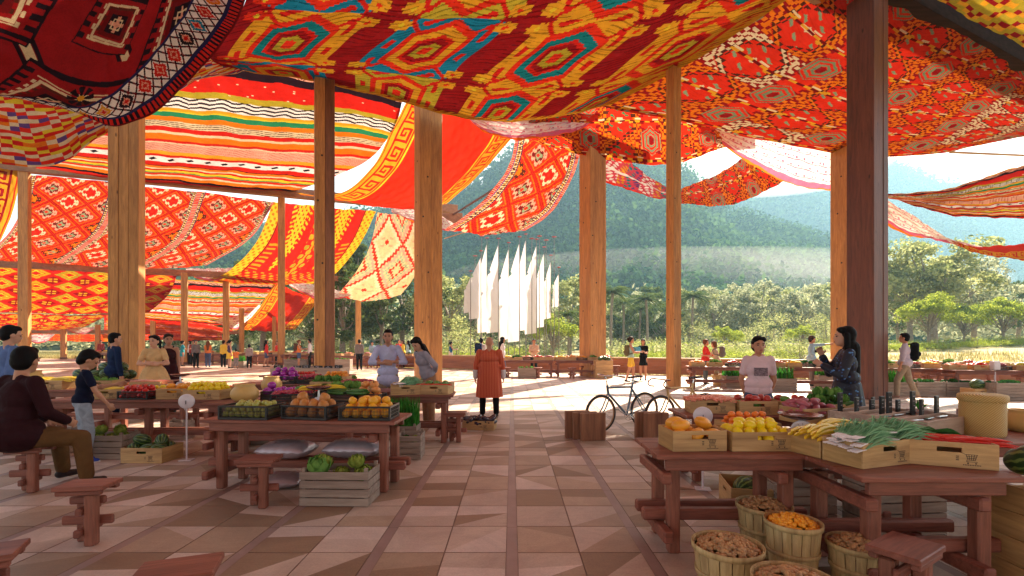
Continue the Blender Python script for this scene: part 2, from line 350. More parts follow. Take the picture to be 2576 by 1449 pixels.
    if top:
        kind, mat = top[0], top[1]; ln = top[2] if len(top) > 2 else .56; m = MB(); XH = .045 if len(top) > 3 and top[3] == 'jacket' else (.024 if ln <= .505 else 0); sl = dict(tee=.62, long=1.9, rolled=1.35, tank=0, polo=.60)[kind]
        m.ell(U(-.005*k, 0, .735*h), ((.098*B+e)*k, (.142*B**.8+e)*k, (.150+e*.5)*k), 16, R=R3); m.ell(U(0, 0, .64*h), ((.096*B+e)*k, (.126*B+e)*k, (.14+e)*k), 16, R=R3)
        if kind != 'tank': caps(m, J['L']['sh']+Vector((0, 0, -.010*k)), J['R']['sh']+Vector((0, 0, -.010*k)), (.045+e*.8)*k, (.045+e*.8)*k); caps(m, U(-.012*k, .045*k, .828*h), U(-.012*k, -.045*k, .828*h), (.043+e*.5)*k, (.043+e*.5)*k)
        else: [caps(m, U(.01, s*.07*k, .78*h), U(-.01*k, s*.068*k, .838*h), .035*k, .030*k) for s in (-1, 1)]
        if fem: [m.ell(U(.062*k, s*.056*k, .735*h), ((.046+e)*k, (.056+e)*k, (.064+e)*k), 12, R=R3) for s in (-1, 1)]
        if ln < .6: m.ell(U(-.008*k, 0, (ln+.055)*h), ((.122*B+e+XH)*k, (.163*B+e+XH)*k, (.115+XH)*k), 16, R=R3); m.ell(U(-.010*k, 0, .565*h), ((.118*B+e+XH*.8)*k, (.158*B+e+XH*.8)*k, .11*k), 16, R=R3)
        for nm in 'LR':
            j = J[nm]
            if sl > 0: caps(m, j['sh'], j['sh'].lerp(j['el'], min(1, sl)), (.046+e)*k*B**.4, (.042+e)*k)
            if sl > 1: caps(m, j['el'], j['el'].lerp(j['wr'], sl-1), (.041+e)*k, (.032+e)*k)
        add(m, top[3] if len(top) > 3 else 'shirt', mat)
        if near and kind in ('tee', 'polo', 'long', 'rolled') and not (len(top) > 4): pass
    if bottom:
        kind, mat = bottom; m = MB(); m.ell(Vector((-.012*k, 0, hipz+.03*h)), ((.104*B+e)*k, (.148*B+e)*k, (.085+e)*k), 16)
        for nm in 'LR':
            j = J[nm]; t = dict(trousers=1.92, shorts=.55, capri=1.5)[kind]; caps(m, j['hp'], j['hp'].lerp(j['kn'], min(1, t)), (.083+e)*k, (.060+e)*k if t >= 1 else (.085+e)*k)
            if t > 1: caps(m, j['kn'], j['kn'].lerp(j['an'], t-1), (.060+e)*k, (.048+e)*k)
        add(m, 'trousers' if kind != 'shorts' else 'shorts', mat)
    if skirt:
        z0, z1, r0, r1, mat, lob = skirt; V = []; n, mm = 72, 16
        for i in range(mm+1):
            f = i/mm; zz = (z0+(z1-z0)*f)*h; rr = r0*1.12+(r1-r0*1.12)*f**.6; 
            for c in range(n): a = 2*PI*c/n; w = 1+.09*f*math.cos(lob*a+1.5*math.sin(3*a)); V.append(U((rr*.92*w*math.cos(a)-.008)*k, rr*w*math.sin(a)*k, zz) if i < 3 else Vector((((rr*.92*w*math.cos(a)-.008)*k)+(U(0, 0, z0*h).x)*(1-f), rr*w*math.sin(a)*k, zz+(hipz-.515*h))))
        Q = [(i*n+c, i*n+(c+1) % n, (i+1)*n+(c+1) % n, (i+1)*n+c) for i in range(mm) for c in range(n)]; link('skirt', fast_mesh('skirt', np.array([tuple(v) for v in V]), np.array(Q), mat, smooth=True), r)
    if shoes:
        for nm in 'LR':
            m = MB(); j = J[nm]; s = j['s']; caps(m, j['an']+Vector((-.032*k, 0, -.030*k)), j['an']+Vector((.135*k, s*.015*k, -.045*k)), .040*k, .031*k); caps(m, j['an']+Vector((-.01*k, 0, -.005*k)), j['an']+Vector((.0*k, 0, -.02*k)), .040*k, .040*k)
            add(m, 'shoe', cloth_mat('shoe_%d_%d_%d' % tuple(int(c*100) for c in shoes), shoes, .1, .5))
    if extras: extras(r, J, U, HP, k)
    return r
def col_at(ox, Y): return (ox-CX)/F0*Y
C = cloth_mat
BLUE = C('blue_tee', (.10, .17, .38)); NAVY = C('navy_cloth', (.005, .008, .028)); NAVY2 = C('navy_blue_sweater', (.008, .022, .075)); MAROON = C('dark_red_jacket', (.026, .005, .008)); OCH = C('ochre_trousers', (.12, .06, .02)); JEAN = C('light_jeans', (.30, .36, .44), .3); DJEAN = C('denim', (.07, .10, .19), .25); BEI = C('beige_dress_cloth', (.60, .40, .19)); BRD = C('wine_dress_cloth', (.035, .006, .008)); LAV = C('lavender_shirt_cloth', (.46, .48, .70)); GREY = C('grey_knit', (.30, .28, .34)); PINK = C('pale_pink_cotton', (.72, .54, .58), .06); BLKC = C('black_cloth', (.004, .004, .005)); KHAKI = C('khaki_cloth', (.30, .24, .17)); WHT = C('white_cotton', (.66, .62, .64), .06); GHO = gho_mat(); FLO = floral_mat()
def hand_to(r, J, U, HP, k): pass
def gho_extra(r, J, U, HP, k):
    for nm in 'LR': j = J[nm]; m = MB(); caps(m, j['el'].lerp(j['wr'], .45), j['el'].lerp(j['wr'], .98), .060*k, .050*k); link('white_cuff', remesh(m, 'cuff', WHT, .010), r)
    m = MB(); m.path([(.178*k*math.cos(a*PI/18)-.010, .208*k*math.sin(a*PI/18), .615*1.7*k+.004*math.sin(a)) for a in range(36)], .013, 8, closed=True); m.build('belt', BLKC, r)
def tee_print(r, J, U, HP, k):
    m = MB(); n = 8; z0, z1 = .685*1.7*k, .75*1.7*k; V = []
    for i in range(n+1):
        y = -.085+.17*i/n; x = .150*k-1.3*y*y
        V += [U(x, y, z0), U(x, y, z1)]
    m.add(V, [(2*i, 2*i+2, 2*i+3, 2*i+1) for i in range(n)]); m.build('chest_print', pm('grey_print', (.20, .15, .18), .8, .9, 45, stretch=(1, 1, 2)), r)
def boy_shoe(r, J, U, HP, k):
    for nm in 'LR':
        j = J[nm]; s = j['s']; m = MB(); caps(m, j['an']+Vector((-.035*k, 0, -.062*k)), j['an']+Vector((.145*k, s*.015*k, -.066*k)), .030*k, .028*k, 10); o = m.build('sole', WHT, r); o.scale = (1, 1, 1)
        m = MB(); p = j['an']; q = p+Vector((.03*k, -s*.041*k if s < 0 else .041*k, -.035*k)); m.path([q+Vector((-.03, 0, .004)), q+Vector((-.005, 0, -.010)), q+Vector((.04, 0, .012))], [.002, .007, .001], 6); m.build('side_mark', WHT, r)
# --- near figures
person('seated man in a dark red jacket and ochre trousers, seen from behind at left', -5.20, 4.95, 28, 1.94, skin='warm', hair=('short', 'black'), top=('long', MAROON, .47, 'jacket'), bottom=('trousers', OCH), shoes=(.03, .02, .02), near=True, pelvis=.61, legs=(((1, .10, -.10), (.15, .05, -1)), ((.88, .75, -.10), (.06, .1, -1))), arms=(((.25, .12, -1), (.9, -.2, -.45)), ((.22, .16, -1), (.9, -.3, -.5))), lean=5, bulk=1.22, hd=(22, 0))
person('boy in a navy T-shirt and light jeans holding his hands out over the table', -5.72, 6.30, 4, 1.47, skin='warm', hair=('short', 'black'), top=('tee', NAVY, .52), bottom=('trousers', JEAN), shoes=(.03, .07, .42), near=True, arms=(((.55, .12, -1), (1, -.12, .18)), ((.35, .15, -1), (.62, .05, -.9))), legs=(((.06, .03, -1), (-.04, 0, -1)), ((.16, .04, -1), (-.10, 0, -1))), hd=(0, 30), lean=4, extras=boy_shoe)
person('tall young man in a blue long-sleeved top at the far left edge', col_at(25, 6.9), 6.9, 18, 1.84, skin='light', top=('long', BLUE, .50), bottom=('trousers', BLKC), near=True, arms=(((-.15, .15, -1), (.25, .02, -1)), ((-.25, .16, -1), (.10, .02, -1))), hd=(-8, 12))
person('man in a navy sweater looking right, in front of the massive knotty post', col_at(288, 10.2), 10.2, 18, 1.80, skin='light', top=('long', NAVY2, .50), bottom=('trousers', NAVY), near=True, hd=(-12, 4))
person('woman in a beige short-sleeved flared dress with crossed arms', col_at(388, 10.0), 10.0, -100, 1.75, fem=True, skin='light', hair=('pony', 'black'), top=('tee', BEI, .60, 'bodice'), skirt=(.625, .20, .125, .36, BEI, 11), near=True, arms=(((.35, .35, -.9), (.62, -1.25, .10)), ((.30, .35, -.9), (.62, -1.25, -.02))), hd=(-25, 0))
person('woman in a long dark wine strap dress with swept back hair', col_at(424, 10.7), 10.7, -95, 1.79, fem=True, skin='tan', hair=('lowpony', 'brown'), top=('tank', BRD, .60, 'bodice'), skirt=(.63, .05, .125, .30, BRD, 7), near=True, hd=(15, 0))
person('man in a lavender shirt with crossed arms behind the lettuce crate', col_at(976, 9.1), 9.1, -90, 1.84, skin='tan', top=('rolled', LAV, .43), bottom=('trousers', KHAKI), near=True, arms=(((.32, .42, -.9), (.55, -1.3, .08)), ((.32, .42, -.9), (.62, -1.3, -.06))), hd=(-8, 0))
person('woman in a tight grey knit top bending forward with her hands behind her back', col_at(1078, 9.2), 9.2, -148, 1.74, fem=True, skin='light', hair=('long', 'black'), top=('long', GREY, .54), bottom=('trousers', C('tan_trousers', (.30, .16, .09))), near=True, arms=(((-.55, .45, -.8), (-.45, -.75, -.45)), ((-.55, .45, -.8), (-.45, -.75, -.45))), lean=20, hd=(20, 14))
person('stout bald man in a red-orange striped robe with white cuffs, seen from behind', col_at(1231, 10.15), 10.15, 88, 1.71, skin='warm', hair=('bald', 'black'), top=('long', GHO, .58, 'robe_top'), skirt=(.70, .255, .185, .268, GHO, 5), near=True, bulk=1.52, shoes=(.012, .012, .014), bottom=('trousers', BLKC), arms=(((-.02, .28, -1), (.10, .06, -1)), ((-.02, .28, -1), (.10, .06, -1))), legs=(((.02, .12, -1), (-.02, .03, -1)), ((.02, .12, -1), (-.02, .03, -1))), extras=gho_extra, hd=(8, 0))
person('girl in a pale pink T-shirt with a grey print and denim trousers', col_at(1908, 6.5), 6.5, -78, 1.68, fem=True, skin='warm', hair=('lowpony', 'black'), top=('tee', PINK, .56), bottom=('trousers', DJEAN), near=True, arms=(((-.18, .22, -1), (-.10, -.25, -1)), ((-.18, .22, -1), (-.10, -.25, -1))), extras=tee_print, hd=(5, 0), bulk=1.06)
person('woman with long black hair in a dark dress with blue flowers, hand at her mouth', col_at(2128, 6.1), 6.1, -168, 1.80, fem=True, skin='light', hair=('long', 'black'), top=('long', FLO, .58, 'bodice'), skirt=(.62, .30, .125, .22, FLO, 8), near=True, arms=(((.35, .25, -1), (.62, -.55, .45)), ((.55, .15, -1), (.42, -.35, 1))), hd=(-6, -2), bulk=1.05)
person('man walking left in a pale shirt and khaki trousers with a black backpack', col_at(2276, 13.4), 13.4, 176, 1.86, skin='warm', top=('rolled', C('pale_lilac_shirt', (.50, .44, .52)), .50), bottom=('trousers', KHAKI), shoes=(.28, .16, .12), near=True, legs=(((.38, .02, -1), (.02, .0, -1)), ((-.22, .02, -1), (-.42, 0, -1))), arms=(((.06, .12, -1), (.26, .02, -1)), ((-.12, .12, -1), (.10, .02, -1))))
def backpack(label, x, y, face, zc, w, h, d, mat):
    face += math.degrees(math.atan2(-x, y)); m = MB(); m.box((0, 0, 0), (d, w, h), .05); caps(m, (0, 0, -h*.15), (-d*.35, 0, -h*.15), w*.36, w*.25); me = remesh(m, 'pack', mat, .014, 5); r = empty('backpack', (x, y, zc), math.radians(face), label, 'backpack'); link('bag', me, r)
    for s in (-1, 1): m = MB(); m.path([(d*.35, s*w*.28, h*.42), (d*.35+.13, s*w*.30, h*.34), (d*.35+.26, s*w*.36, h*.15), (d*.35+.20, s*w*.42, -h*.2), (d*.3, s*w*.38, -h*.35)], .018, 6); m.build('strap', mat, r)
    return r
backpack('black backpack of the man walking left', col_at(2301, 13.4), 13.4, 176, 1.35, .32, .52, .19, BLKC)
# small things they hold
m = MB(); m.box((0, 0, 0), (.45, .30, .01), .002); o = m.build('map', pm('blue_map', (.08, .42, .62), .6, .5, 12), None, (col_at(1600, 19.2), 19.2, 1.30), .3); o.rotation_euler = (.9, 0, .2); tag(o, 'open blue map held by the woman in yellow shorts', 'map')
# --- figures in the middle and far distance
YEL = C('yellow_cloth', (.75, .50, .06)); RED = C('red_cloth', (.62, .04, .035)); ORG = C('orange_cloth', (.72, .20, .05)); TEAL = C('teal_cloth', (.03, .25, .30)); WHS = C('white_skirt_cloth', (.70, .64, .60)); GRV = C('grey_vest', (.16, .14, .14)); CREAM = C('cream_shirt', (.62, .46, .34)); LBL = C('light_blue_shirt', (.30, .46, .58)); DRED = C('dull_red_top', (.25, .04, .04))
A_FW = (((.45, .15, -1), (1, -.05, .1)), ((.45, .15, -1), (1, -.05, .1))); A_PT = (((.9, .1, .05), (1, 0, .15)), ((-.15, .35, -1), (.35, -.6, -.5)))
WALK = (((.25, .02, -1), (-.05, 0, -1)), ((-.15, .02, -1), (-.3, 0, -1)))
P = person
P('man in a white T-shirt with a blue backpack behind the robed man', col_at(1211, 21), 21, 60, 1.80, top=('tee', WHT), bottom=('trousers', DJEAN)); backpack('blue backpack left of the robed man', col_at(1203, 20.8), 20.8, 60, 1.35, .32, .46, .2, NAVY2)
P('woman with long hair in a pale grey top walking right of the robed man', col_at(1264, 21.5), 21.5, 10, 1.85, fem=True, hair=('long', 'black'), top=('long', WHT), bottom=('trousers', DJEAN), legs=WALK)
P('man in a cream shirt behind the stall below the white flags', col_at(1342, 24), 23.4, -90, 1.76, skin='warm', hair=('short', 'brown'), top=('long', CREAM), bottom=('trousers', BLKC), arms=A_FW)
P('woman in yellow shorts and a sleeveless top with a backpack, holding a map', col_at(1587, 19.0), 19.0, 0, 1.83, fem=True, skin='warm', hair=('bun', 'brown'), top=('tank', C('mint_top', (.34, .52, .45)), .52), bottom=('shorts', YEL), arms=A_FW, legs=WALK); backpack('olive backpack of the woman in yellow shorts', col_at(1577, 19.0), 19.0, 0, 1.28, .30, .45, .2, C('olive_bag', (.12, .10, .05)))
P('woman in a short black dress beside the woman with the map', col_at(1618, 20.0), 20.0, -100, 1.75, fem=True, skin='warm', hair=('bob', 'black'), top=('tee', BLKC, .52), skirt=(.60, .36, .12, .17, BLKC, 4), arms=A_FW)
P('person in a red vest holding the shoulder of a companion', col_at(1786, 17.8), 18.2, 10, 1.72, skin='warm', hair=('short', 'auburn'), top=('long', RED, .50), bottom=('trousers', C('slate', (.08, .11, .13))), arms=A_FW)
P('person in a cream top leaning on the person in red', col_at(1806, 17.8), 17.9, 170, 1.66, skin='light', hair=('bob', 'auburn'), top=('tee', CREAM, .50), bottom=('trousers', KHAKI), arms=A_FW, lean=8); backpack('dark backpack of the person in the cream top', col_at(1817, 17.6), 17.6, 170, 1.25, .28, .42, .18, GRV)
P('man in a cap and light blue shirt with a camera, pointing right', col_at(2042, 17.4), 17.4, 6, 1.84, skin='warm', hair=('top', 'brown'), top=('rolled', LBL, .50), bottom=('trousers', GRV), arms=A_PT)
m = MB(); m.box((0, 0, 0), (.07, .12, .09), .01); m.tube((0, 0, 0), (.09, 0, 0), .03, n=12); tag(m.build('camera_on_strap', BLKC, None, (col_at(2052, 17.3), 17.3, 1.28)), 'black camera hanging on the man in the cap', 'camera')
m = MB(); m.lathe([(.105, 0), (.10, .06), (.06, .10), (0, .11)], 20); m.box((.13, 0, .01), (.12, .15, .015), .004); tag(m.build('cap', C('brown_cap', (.06, .03, .02)), None, (col_at(2042, 17.4), 17.4, 1.755)), 'brown cap on the man pointing right', 'cap')
P('woman in a blue top and long white skirt at the low wall', col_at(1134, 32.5), 32.5, 20, 1.66, fem=True, hair=('pony', 'black'), top=('tank', C('royal_blue', (.02, .12, .34)), .58), skirt=(.62, .10, .12, .20, WHS, 5), arms=A_FW)
P('man in a grey vest and black trousers, back turned, left of the lavender shirt', col_at(904, 27.5), 27.5, 85, 1.78, top=('long', GRV, .52), bottom=('trousers', BLKC))
P('vendor in a light blue jacket behind the far stall', col_at(934, 31), 31.2, -90, 1.66, fem=True, top=('long', LBL), bottom=('trousers', BLKC), arms=A_FW)
P('woman in a yellow jacket between the man in lavender and the wide post', col_at(1014, 30), 30, 190, 1.76, fem=True, hair=('long', 'brown'), top=('long', YEL, .50), bottom=('trousers', BLKC)); P('woman in a blue jacket right of the yellow jacket behind the crossed arms', col_at(1023, 30.5), 31, 150, 1.74, fem=True, hair=('long', 'black'), top=('long', LBL, .50), bottom=('trousers', DJEAN)); P('dark haired head and shoulders just right of the man in lavender', col_at(999, 32), 32.5, -60, 1.80, skin='warm', top=('tee', RED), bottom=('trousers', BLKC))
P('man in a white shirt and black trousers turned left near the dark post', col_at(779, 30.5), 30.5, 175, 1.82, skin='brown', top=('long', WHT, .54), bottom=('trousers', BLKC)); P('woman in an orange top and denim shorts with a brown backpack', col_at(752, 30), 30, -10, 1.76, fem=True, skin='warm', hair=('bun', 'auburn'), top=('tank', ORG), bottom=('shorts', DJEAN), arms=A_FW); backpack('brown backpack of the woman in orange', col_at(744, 30), 30, -10, 1.3, .34, .5, .22, C('brown_bag', (.10, .05, .03)))
P('woman in a red top and short denim shorts walking right of the slim post', col_at(670, 30.5), 30.5, 10, 1.76, fem=True, skin='warm', hair=('long', 'black'), top=('long', RED, .52), bottom=('shorts', DJEAN), legs=WALK); P('woman in red behind the stall near the slim post', col_at(687, 33), 33.6, -120, 1.72, fem=True, hair=('long', 'black'), top=('tank', RED), bottom=('trousers', BLKC))
P('child in a grey shirt standing alone at left of the slim post', col_at(627, 29.5), 29.5, 85, 1.48, top=('long', C('soft_grey', (.32, .26, .26)), .50), bottom=('trousers', BLKC)); P('small child in an orange shirt and grey shorts', col_at(594, 29), 29, 80, 1.22, skin='warm', top=('tee', ORG, .52), bottom=('capri', C('print_grey', (.25, .22, .22))))
P('woman in a yellow jacket and dark trousers among the left crowd', col_at(562, 30.5), 30.5, 60, 1.74, fem=True, hair=('bun', 'black'), top=('long', YEL, .50), bottom=('trousers', BLKC)); P('woman in a dark vest and yellow skirt beside the orange child', col_at(578, 29.3), 29.3, 20, 1.76, fem=True, skin='light', hair=('pony', 'black'), top=('tank', C('plum', (.08, .04, .10)), .56), skirt=(.6, .34, .12, .18, YEL, 4))
P('woman in an orange top and jeans walking away left of the paired posts', col_at(523, 30.5), 30.5, 85, 1.70, fem=True, skin='warm', hair=('long', 'auburn'), top=('tee', ORG, .54), bottom=('trousers', DJEAN), legs=WALK); P('man in a dark red robe right of the far slim post', col_at(486, 33), 33, -80, 1.74, skin='tan', top=('long', DRED, .50), bottom=('trousers', BLKC))
P('woman in a teal dress behind the slim post left of the crowd', col_at(446, 31.5), 32, 10, 1.72, fem=True, hair=('bun', 'black'), top=('tee', TEAL, .52), skirt=(.6, .38, .12, .15, TEAL, 4), arms=A_FW); P('person in a pale top close behind the woman in teal', col_at(452, 33), 34, 200, 1.74, hair=('bob', 'black'), top=('long', WHS, .5), bottom=('trousers', BLKC))
P('man in a dark shirt at the far left beside a short dark post', col_at(254, 41), 41, -90, 1.78, skin='brown', top=('long', DRED, .52), bottom=('trousers', BLKC)); P('man in dark clothes just right of the woman in the wine dress', col_at(436, 28), 30, -70, 1.76, skin='tan', top=('long', GRV), bottom=('trousers', BLKC))
# ================================================================== woven patterns (numpy canvases, one value per woven cell)
def C3(*h):  # srgb hex -> linear
    out = []
    for s in h:
        c = [int(s[i:i+2], 16)/255 for i in (0, 2, 4)]
        out.append([(x/12.92 if x <= 0.04045 else ((x+0.055)/1.055)**2.4) for x in c])
    return np.array(out)
PAL = dict(red=C3('d8281f')[0], deep=C3('9c1b1e')[0], maroon=C3('7a1a1c')[0], orange=C3('ee7a1c')[0], gold=C3('e8a22a')[0], yellow=C3('e8c832')[0], olive=C3('b8a030')[0],
           cream=C3('ecd2a8')[0], white=C3('fbeee6')[0], black=C3('2a1a22')[0], navy=C3('2e2a55')[0], blue=C3('1f7fa0')[0], teal=C3('1d7f86')[0], green=C3('2f8a5c')[0], sage=C3('8fa07c')[0],
           pink=C3('e06a8a')[0], salmon=C3('f0a58a')[0], purple=C3('6a4a86')[0], hot=C3('e8341f')[0], brown=C3('5a2c22')[0])
def canvas(nu, nv, c):
    A = np.empty((nv, nu, 3)); A[:] = PAL[c]; return A
def UV(nu, nv):
    return np.meshgrid((np.arange(nu)+0.5)/nu, (np.arange(nv)+0.5)/nv)
def put(A, m, c): A[m] = PAL[c] if isinstance(c, str) else c
def h2(i, j, k=0):
    return (np.sin(i*127.1+j*311.7+k*74.7)*43758.5453) % 1.0
def finish(A, amp=0.10, rows=0.06):
    nv, nu, _ = A.shape
    n = 1 - amp*RNG.random((nv, nu, 1)) - rows*RNG.random((nv, 1, 1)); return np.clip(A*n, 0, 1)
def streaks(A, u, v, k=160, amt=0.55, dens=0.3, ang=0.35):
    w = np.sin((v+ang*u + 0.02*np.sin(u*40))*k*2*PI + 3*np.sin(u*23)); m = (w > 1-dens) & (h2(np.floor(u*34), np.floor((v+ang*u)*k)) > 0.35)
    A[m] *= amt
def hexm(x, y, w=1.0, h=1.0, s=0.5):   # hexagon "radius": flat sides left/right, pointed top/bottom
    ax, ay = np.abs(x)/w, np.abs(y)/h
    return np.maximum(ax, ay*(1-s) + ax*s)
def pat_medallion(nu, nv):       # maroon ground, gold / ochre / blue hexagons
    u, v = UV(nu, nv); A = canvas(nu, nv, 'deep'); nx, ny = 3.9, 2.7
    X, Y = u*nx, v*ny
    for off in (0, 1):
        cx = np.floor(X+0.5*off); cy = np.floor(Y+0.5*off)
        x = (X+0.5*off-cx-0.5)*2; y = (Y+0.5*off-cy-0.5)*2
        x = np.round(x*34)/34; y = np.round(y*26)/26
        r = h2(cx, cy, off); big = off == 0
        if big:
            d = hexm(x, y, 0.80, 0.94, 0.40)
            base = np.where((r < 0.22)[..., None], PAL['blue'], np.where((r < 0.6)[..., None], PAL['olive']*1.15, PAL['gold']))
            m = d < 0.93; A[m] = base[m]
            hook = (np.abs(d-0.78) < 0.05) & (np.sin(np.arctan2(y, x)*6) > 0.15) & m; put(A, hook, 'red')
            arm = (np.abs(np.abs(x)*1.2-np.abs(y)*0.82) < 0.05) & (d > 0.5) & m; put(A, arm, 'red')
            put(A, (d < 0.62), 'hot'); i2 = np.where((r < 0.72)[..., None], PAL['gold'], PAL['teal']); m2 = d < 0.50; A[m2] = i2[m2]
            put(A, d < 0.36, 'red'); put(A, d < 0.29, 'deep'); put(A, d < 0.2, 'olive'); put(A, d < 0.11, 'hot')
        else:
            for sx in (-0.24, 0.24):
                for sy in (-0.20, 0.20):
                    xx, yy = x-sx, y-sy; q = np.abs(xx)*1.1+np.abs(yy)*1.25; st = (q < 0.19) | ((np.abs(xx) < 0.13) & (np.abs(yy) < 0.11))
                    cc = np.where((r < 0.5)[..., None], PAL['gold'], PAL['hot']); A[st] = cc[st]
                    put(A, (np.abs(xx)+np.abs(yy) < 0.06), 'hot' if sx < 0 else 'yellow')
    for e, wd in ((v, 0.0), (1-u, 0.03), (1-v, 0.03)):
        if wd:
            t = e < wd*(0.75+0.25*np.sign(np.sin((u+v)*260))); put(A, t, 'gold')
    streaks(A, u, v, 44, 0.5, 0.30); streaks(A, u, v+.3, 60, 0.7, 0.2, .2); return finish(A)
def pat_hooks(nu, nv, nx=3.0, ny=2.6, ground='hot'):     # red ground with stepped hexagon chains, hooked borders, green hooks, crosses
    u, v = UV(nu, nv); A = canvas(nu, nv, ground)
    put(A, (np.sin(u*nx*PI*1.0)**2 + np.sin(v*ny*PI)**2) < 0.72, 'deep')
    X, Y = u*nx, v*ny
    for off in (0, 1):
        cx = np.floor(X+0.5*off); cy = np.floor(Y+0.5*off)
        x = (X+0.5*off-cx-0.5)*2; y = (Y+0.5*off-cy-0.5)*2; x = np.round(x*30)/30; y = np.round(y*26)/26; r = h2(cx, cy, off+5)
        d = hexm(x, y, 0.80, 0.92, 0.5); zz = 0.05*np.sign(np.sin(x*22))*np.sign(np.sin(y*18))
        dd = d+zz
        if off == 0:
            cc = np.where((r < 0.7)[..., None], PAL['orange'], PAL['cream'])
            m = (dd < 0.93) & (dd > 0.60); put(A, m, 'deep')
            m = np.abs(dd-0.66) < 0.05; A[m] = cc[m]
            curl = (np.sin(x*26)*np.sin(y*22) > 0.08) & (d > 0.70) & (d < 0.9); A[curl] = cc[curl]
            put(A, np.abs(dd-0.56) < 0.035, 'brown'); put(A, dd < 0.52, 'hot')
            g = (np.abs(np.sin((x-y)*6.5)) < 0.34) & (np.abs(d-0.32) < 0.15) & (np.sin(x*17+y*5) > -0.2); put(A, g, 'green' if nx < 5 else 'sage')
            st = (np.abs(x)+np.abs(y) < 0.12) | ((np.abs(x) < 0.16) & (np.abs(y) < 0.045)); put(A, st, 'cream')
            for sx, sy in ((0.36, 0.1), (-0.36, -0.1)):
                st = ((np.abs(x-sx) < 0.08) & (np.abs(y-sy) < 0.03)) | ((np.abs(x-sx) < 0.03) & (np.abs(y-sy) < 0.08)); put(A, st, 'gold')
        else:
            d = hexm(x, y, 0.34, 0.42, 0.5); m = d < 0.9
            A[m & (np.floor(d*7) % 2 == 0)] = PAL['sage']*0.8; A[m & (np.floor(d*7) % 2 == 1)] = PAL['hot']; put(A, d < 0.25, 'deep')
    b = (np.abs((v*ny) % 1.0-0.5) < 0.025); k = (np.floor(u*nx*12) % 2 == 0); put(A, b & k, 'maroon'); put(A, b & ~k, 'gold')
    k2 = (np.abs((v*ny) % 1.0-0.44) < 0.02) & (np.floor(u*nx*10+0.5) % 3 == 0); put(A, k2, 'cream')
    streaks(A, u, v, 60, 0.8, 0.15, 0.1); return finish(A)
def pat_stripes(nu, nv, seed=0):
    u, v = UV(nu, nv); A = canvas(nu, nv, 'orange')
    seq = [('gold', .02), ('zz_salmon', .05), ('black', .045), ('red', .10), ('olive', .035), ('step', .075), ('gold', .02), ('yellow', .01), ('green', .035), ('orange', .035), ('wave', .045), ('red', .035), ('cream', .02),
           ('orange', .05), ('red', .02), ('scrib', .085), ('gold', .03), ('red', .02), ('dots', .045), ('red', .035), ('black', .006), ('orange', .02), ('cream', .012), ('red', .015), ('yellow', .02), ('green', .008), ('hot', .02), ('cream', .015), ('orange', .03), ('black', .02), ('red', .03)]
    tot = sum(s[1] for s in seq); w = v + 0.004*np.sin(u*17)+0.003*np.sin(u*41+1); p = 0
    for nm, th in seq:
        a, b = p/tot, (p+th)/tot; p += th; m = (w >= a) & (w < b); f = (w-a)/(b-a)
        if nm in PAL: put(A, m, nm)
        elif nm == 'zz_salmon':
            put(A, m, 'salmon'); t = np.abs(((u*22) % 1)*2-1); put(A, m & (np.abs(f-0.15-0.7*t) < 0.09), 'brown'); put(A, m & (np.abs(f-0.45-0.7*t) < 0.05), 'brown')
        elif nm == 'step':
            put(A, m, 'white'); t = np.floor(np.abs(((u*16) % 1)*2-1)*5)/5
            for k in (0.02, 0.36, 0.70): put(A, m & (np.abs(f-k-0.22*t) < 0.075), 'black')
        elif nm == 'wave':
            put(A, m, 'cream'); t = 0.5+0.5*np.sin(u*55+np.sin(u*9)*2)
            for k in (0.1, 0.4, 0.7): put(A, m & (np.abs(f-k-0.2*t) < 0.05), 'brown')
        elif nm == 'scrib':
            put(A, m, 'salmon'); put(A, m & (np.abs(np.sin(f*16+2.2*np.abs(((u*9) % 1)*2-1)*3)) < 0.2), 'deep'); put(A, m & (np.abs(f-0.1) < 0.05), 'cream')
        elif nm == 'dots':
            put(A, m, 'white'); x = ((u*17) % 1)-0.5; put(A, m & (np.abs(x)*2.2+np.abs(f-0.5)*1.6 < 0.5), 'black')
    fl = (h2(np.floor(u*nu/3), np.floor(v*nv/2), 3) > 0.985) & (v > 0.14) & (v < 0.22); put(A, fl, 'cream')
    return finish(A, 0.14)
def meander(s, f):   # greek key between f 0..1, s along
    x = (s % 1.0)*8; y = f*8; xi, yi = np.floor(x).astype(int), np.clip(np.floor(y).astype(int), 0, 7)
    K = np.array([[1,1,1,1,1,1,1,1],[0,0,0,0,0,0,0,0],[1,1,1,1,1,1,0,1],[1,0,0,0,0,1,0,1],[1,0,1,1,0,1,0,1],[1,0,1,0,0,1,0,1],[1,0,1,1,1,1,0,1],[1,0,0,0,0,0,0,1]], bool)
    return K[yi, np.clip(xi, 0, 7)]
def pat_greek(nu, nv, w=0.2, both=True, rep=9, keyc='red'):
    u, v = UV(nu, nv); A = canvas(nu, nv, 'hot')
    A *= (0.94+0.06*np.sin(u*9+v*4))[..., None]
    for e in ((u, 1-u) if both else (1-u,)):
        m = e < w; put(A, m, 'gold'); f = (e-w*0.16)/(w*0.66); g = (f > 0) & (f < 1) & m
        K = meander(v*rep, np.clip(f, 0, .999)); put(A, g & ~K, 'deep' if keyc != 'red' else 'red'); put(A, (np.abs(e-w*0.08) < w*0.025) | (np.abs(e-w*0.9) < w*0.03), 'red'); put(A, np.abs(e-w*0.97) < w*0.03, 'yellow')
    return finish(A, 0.06, 0.03)
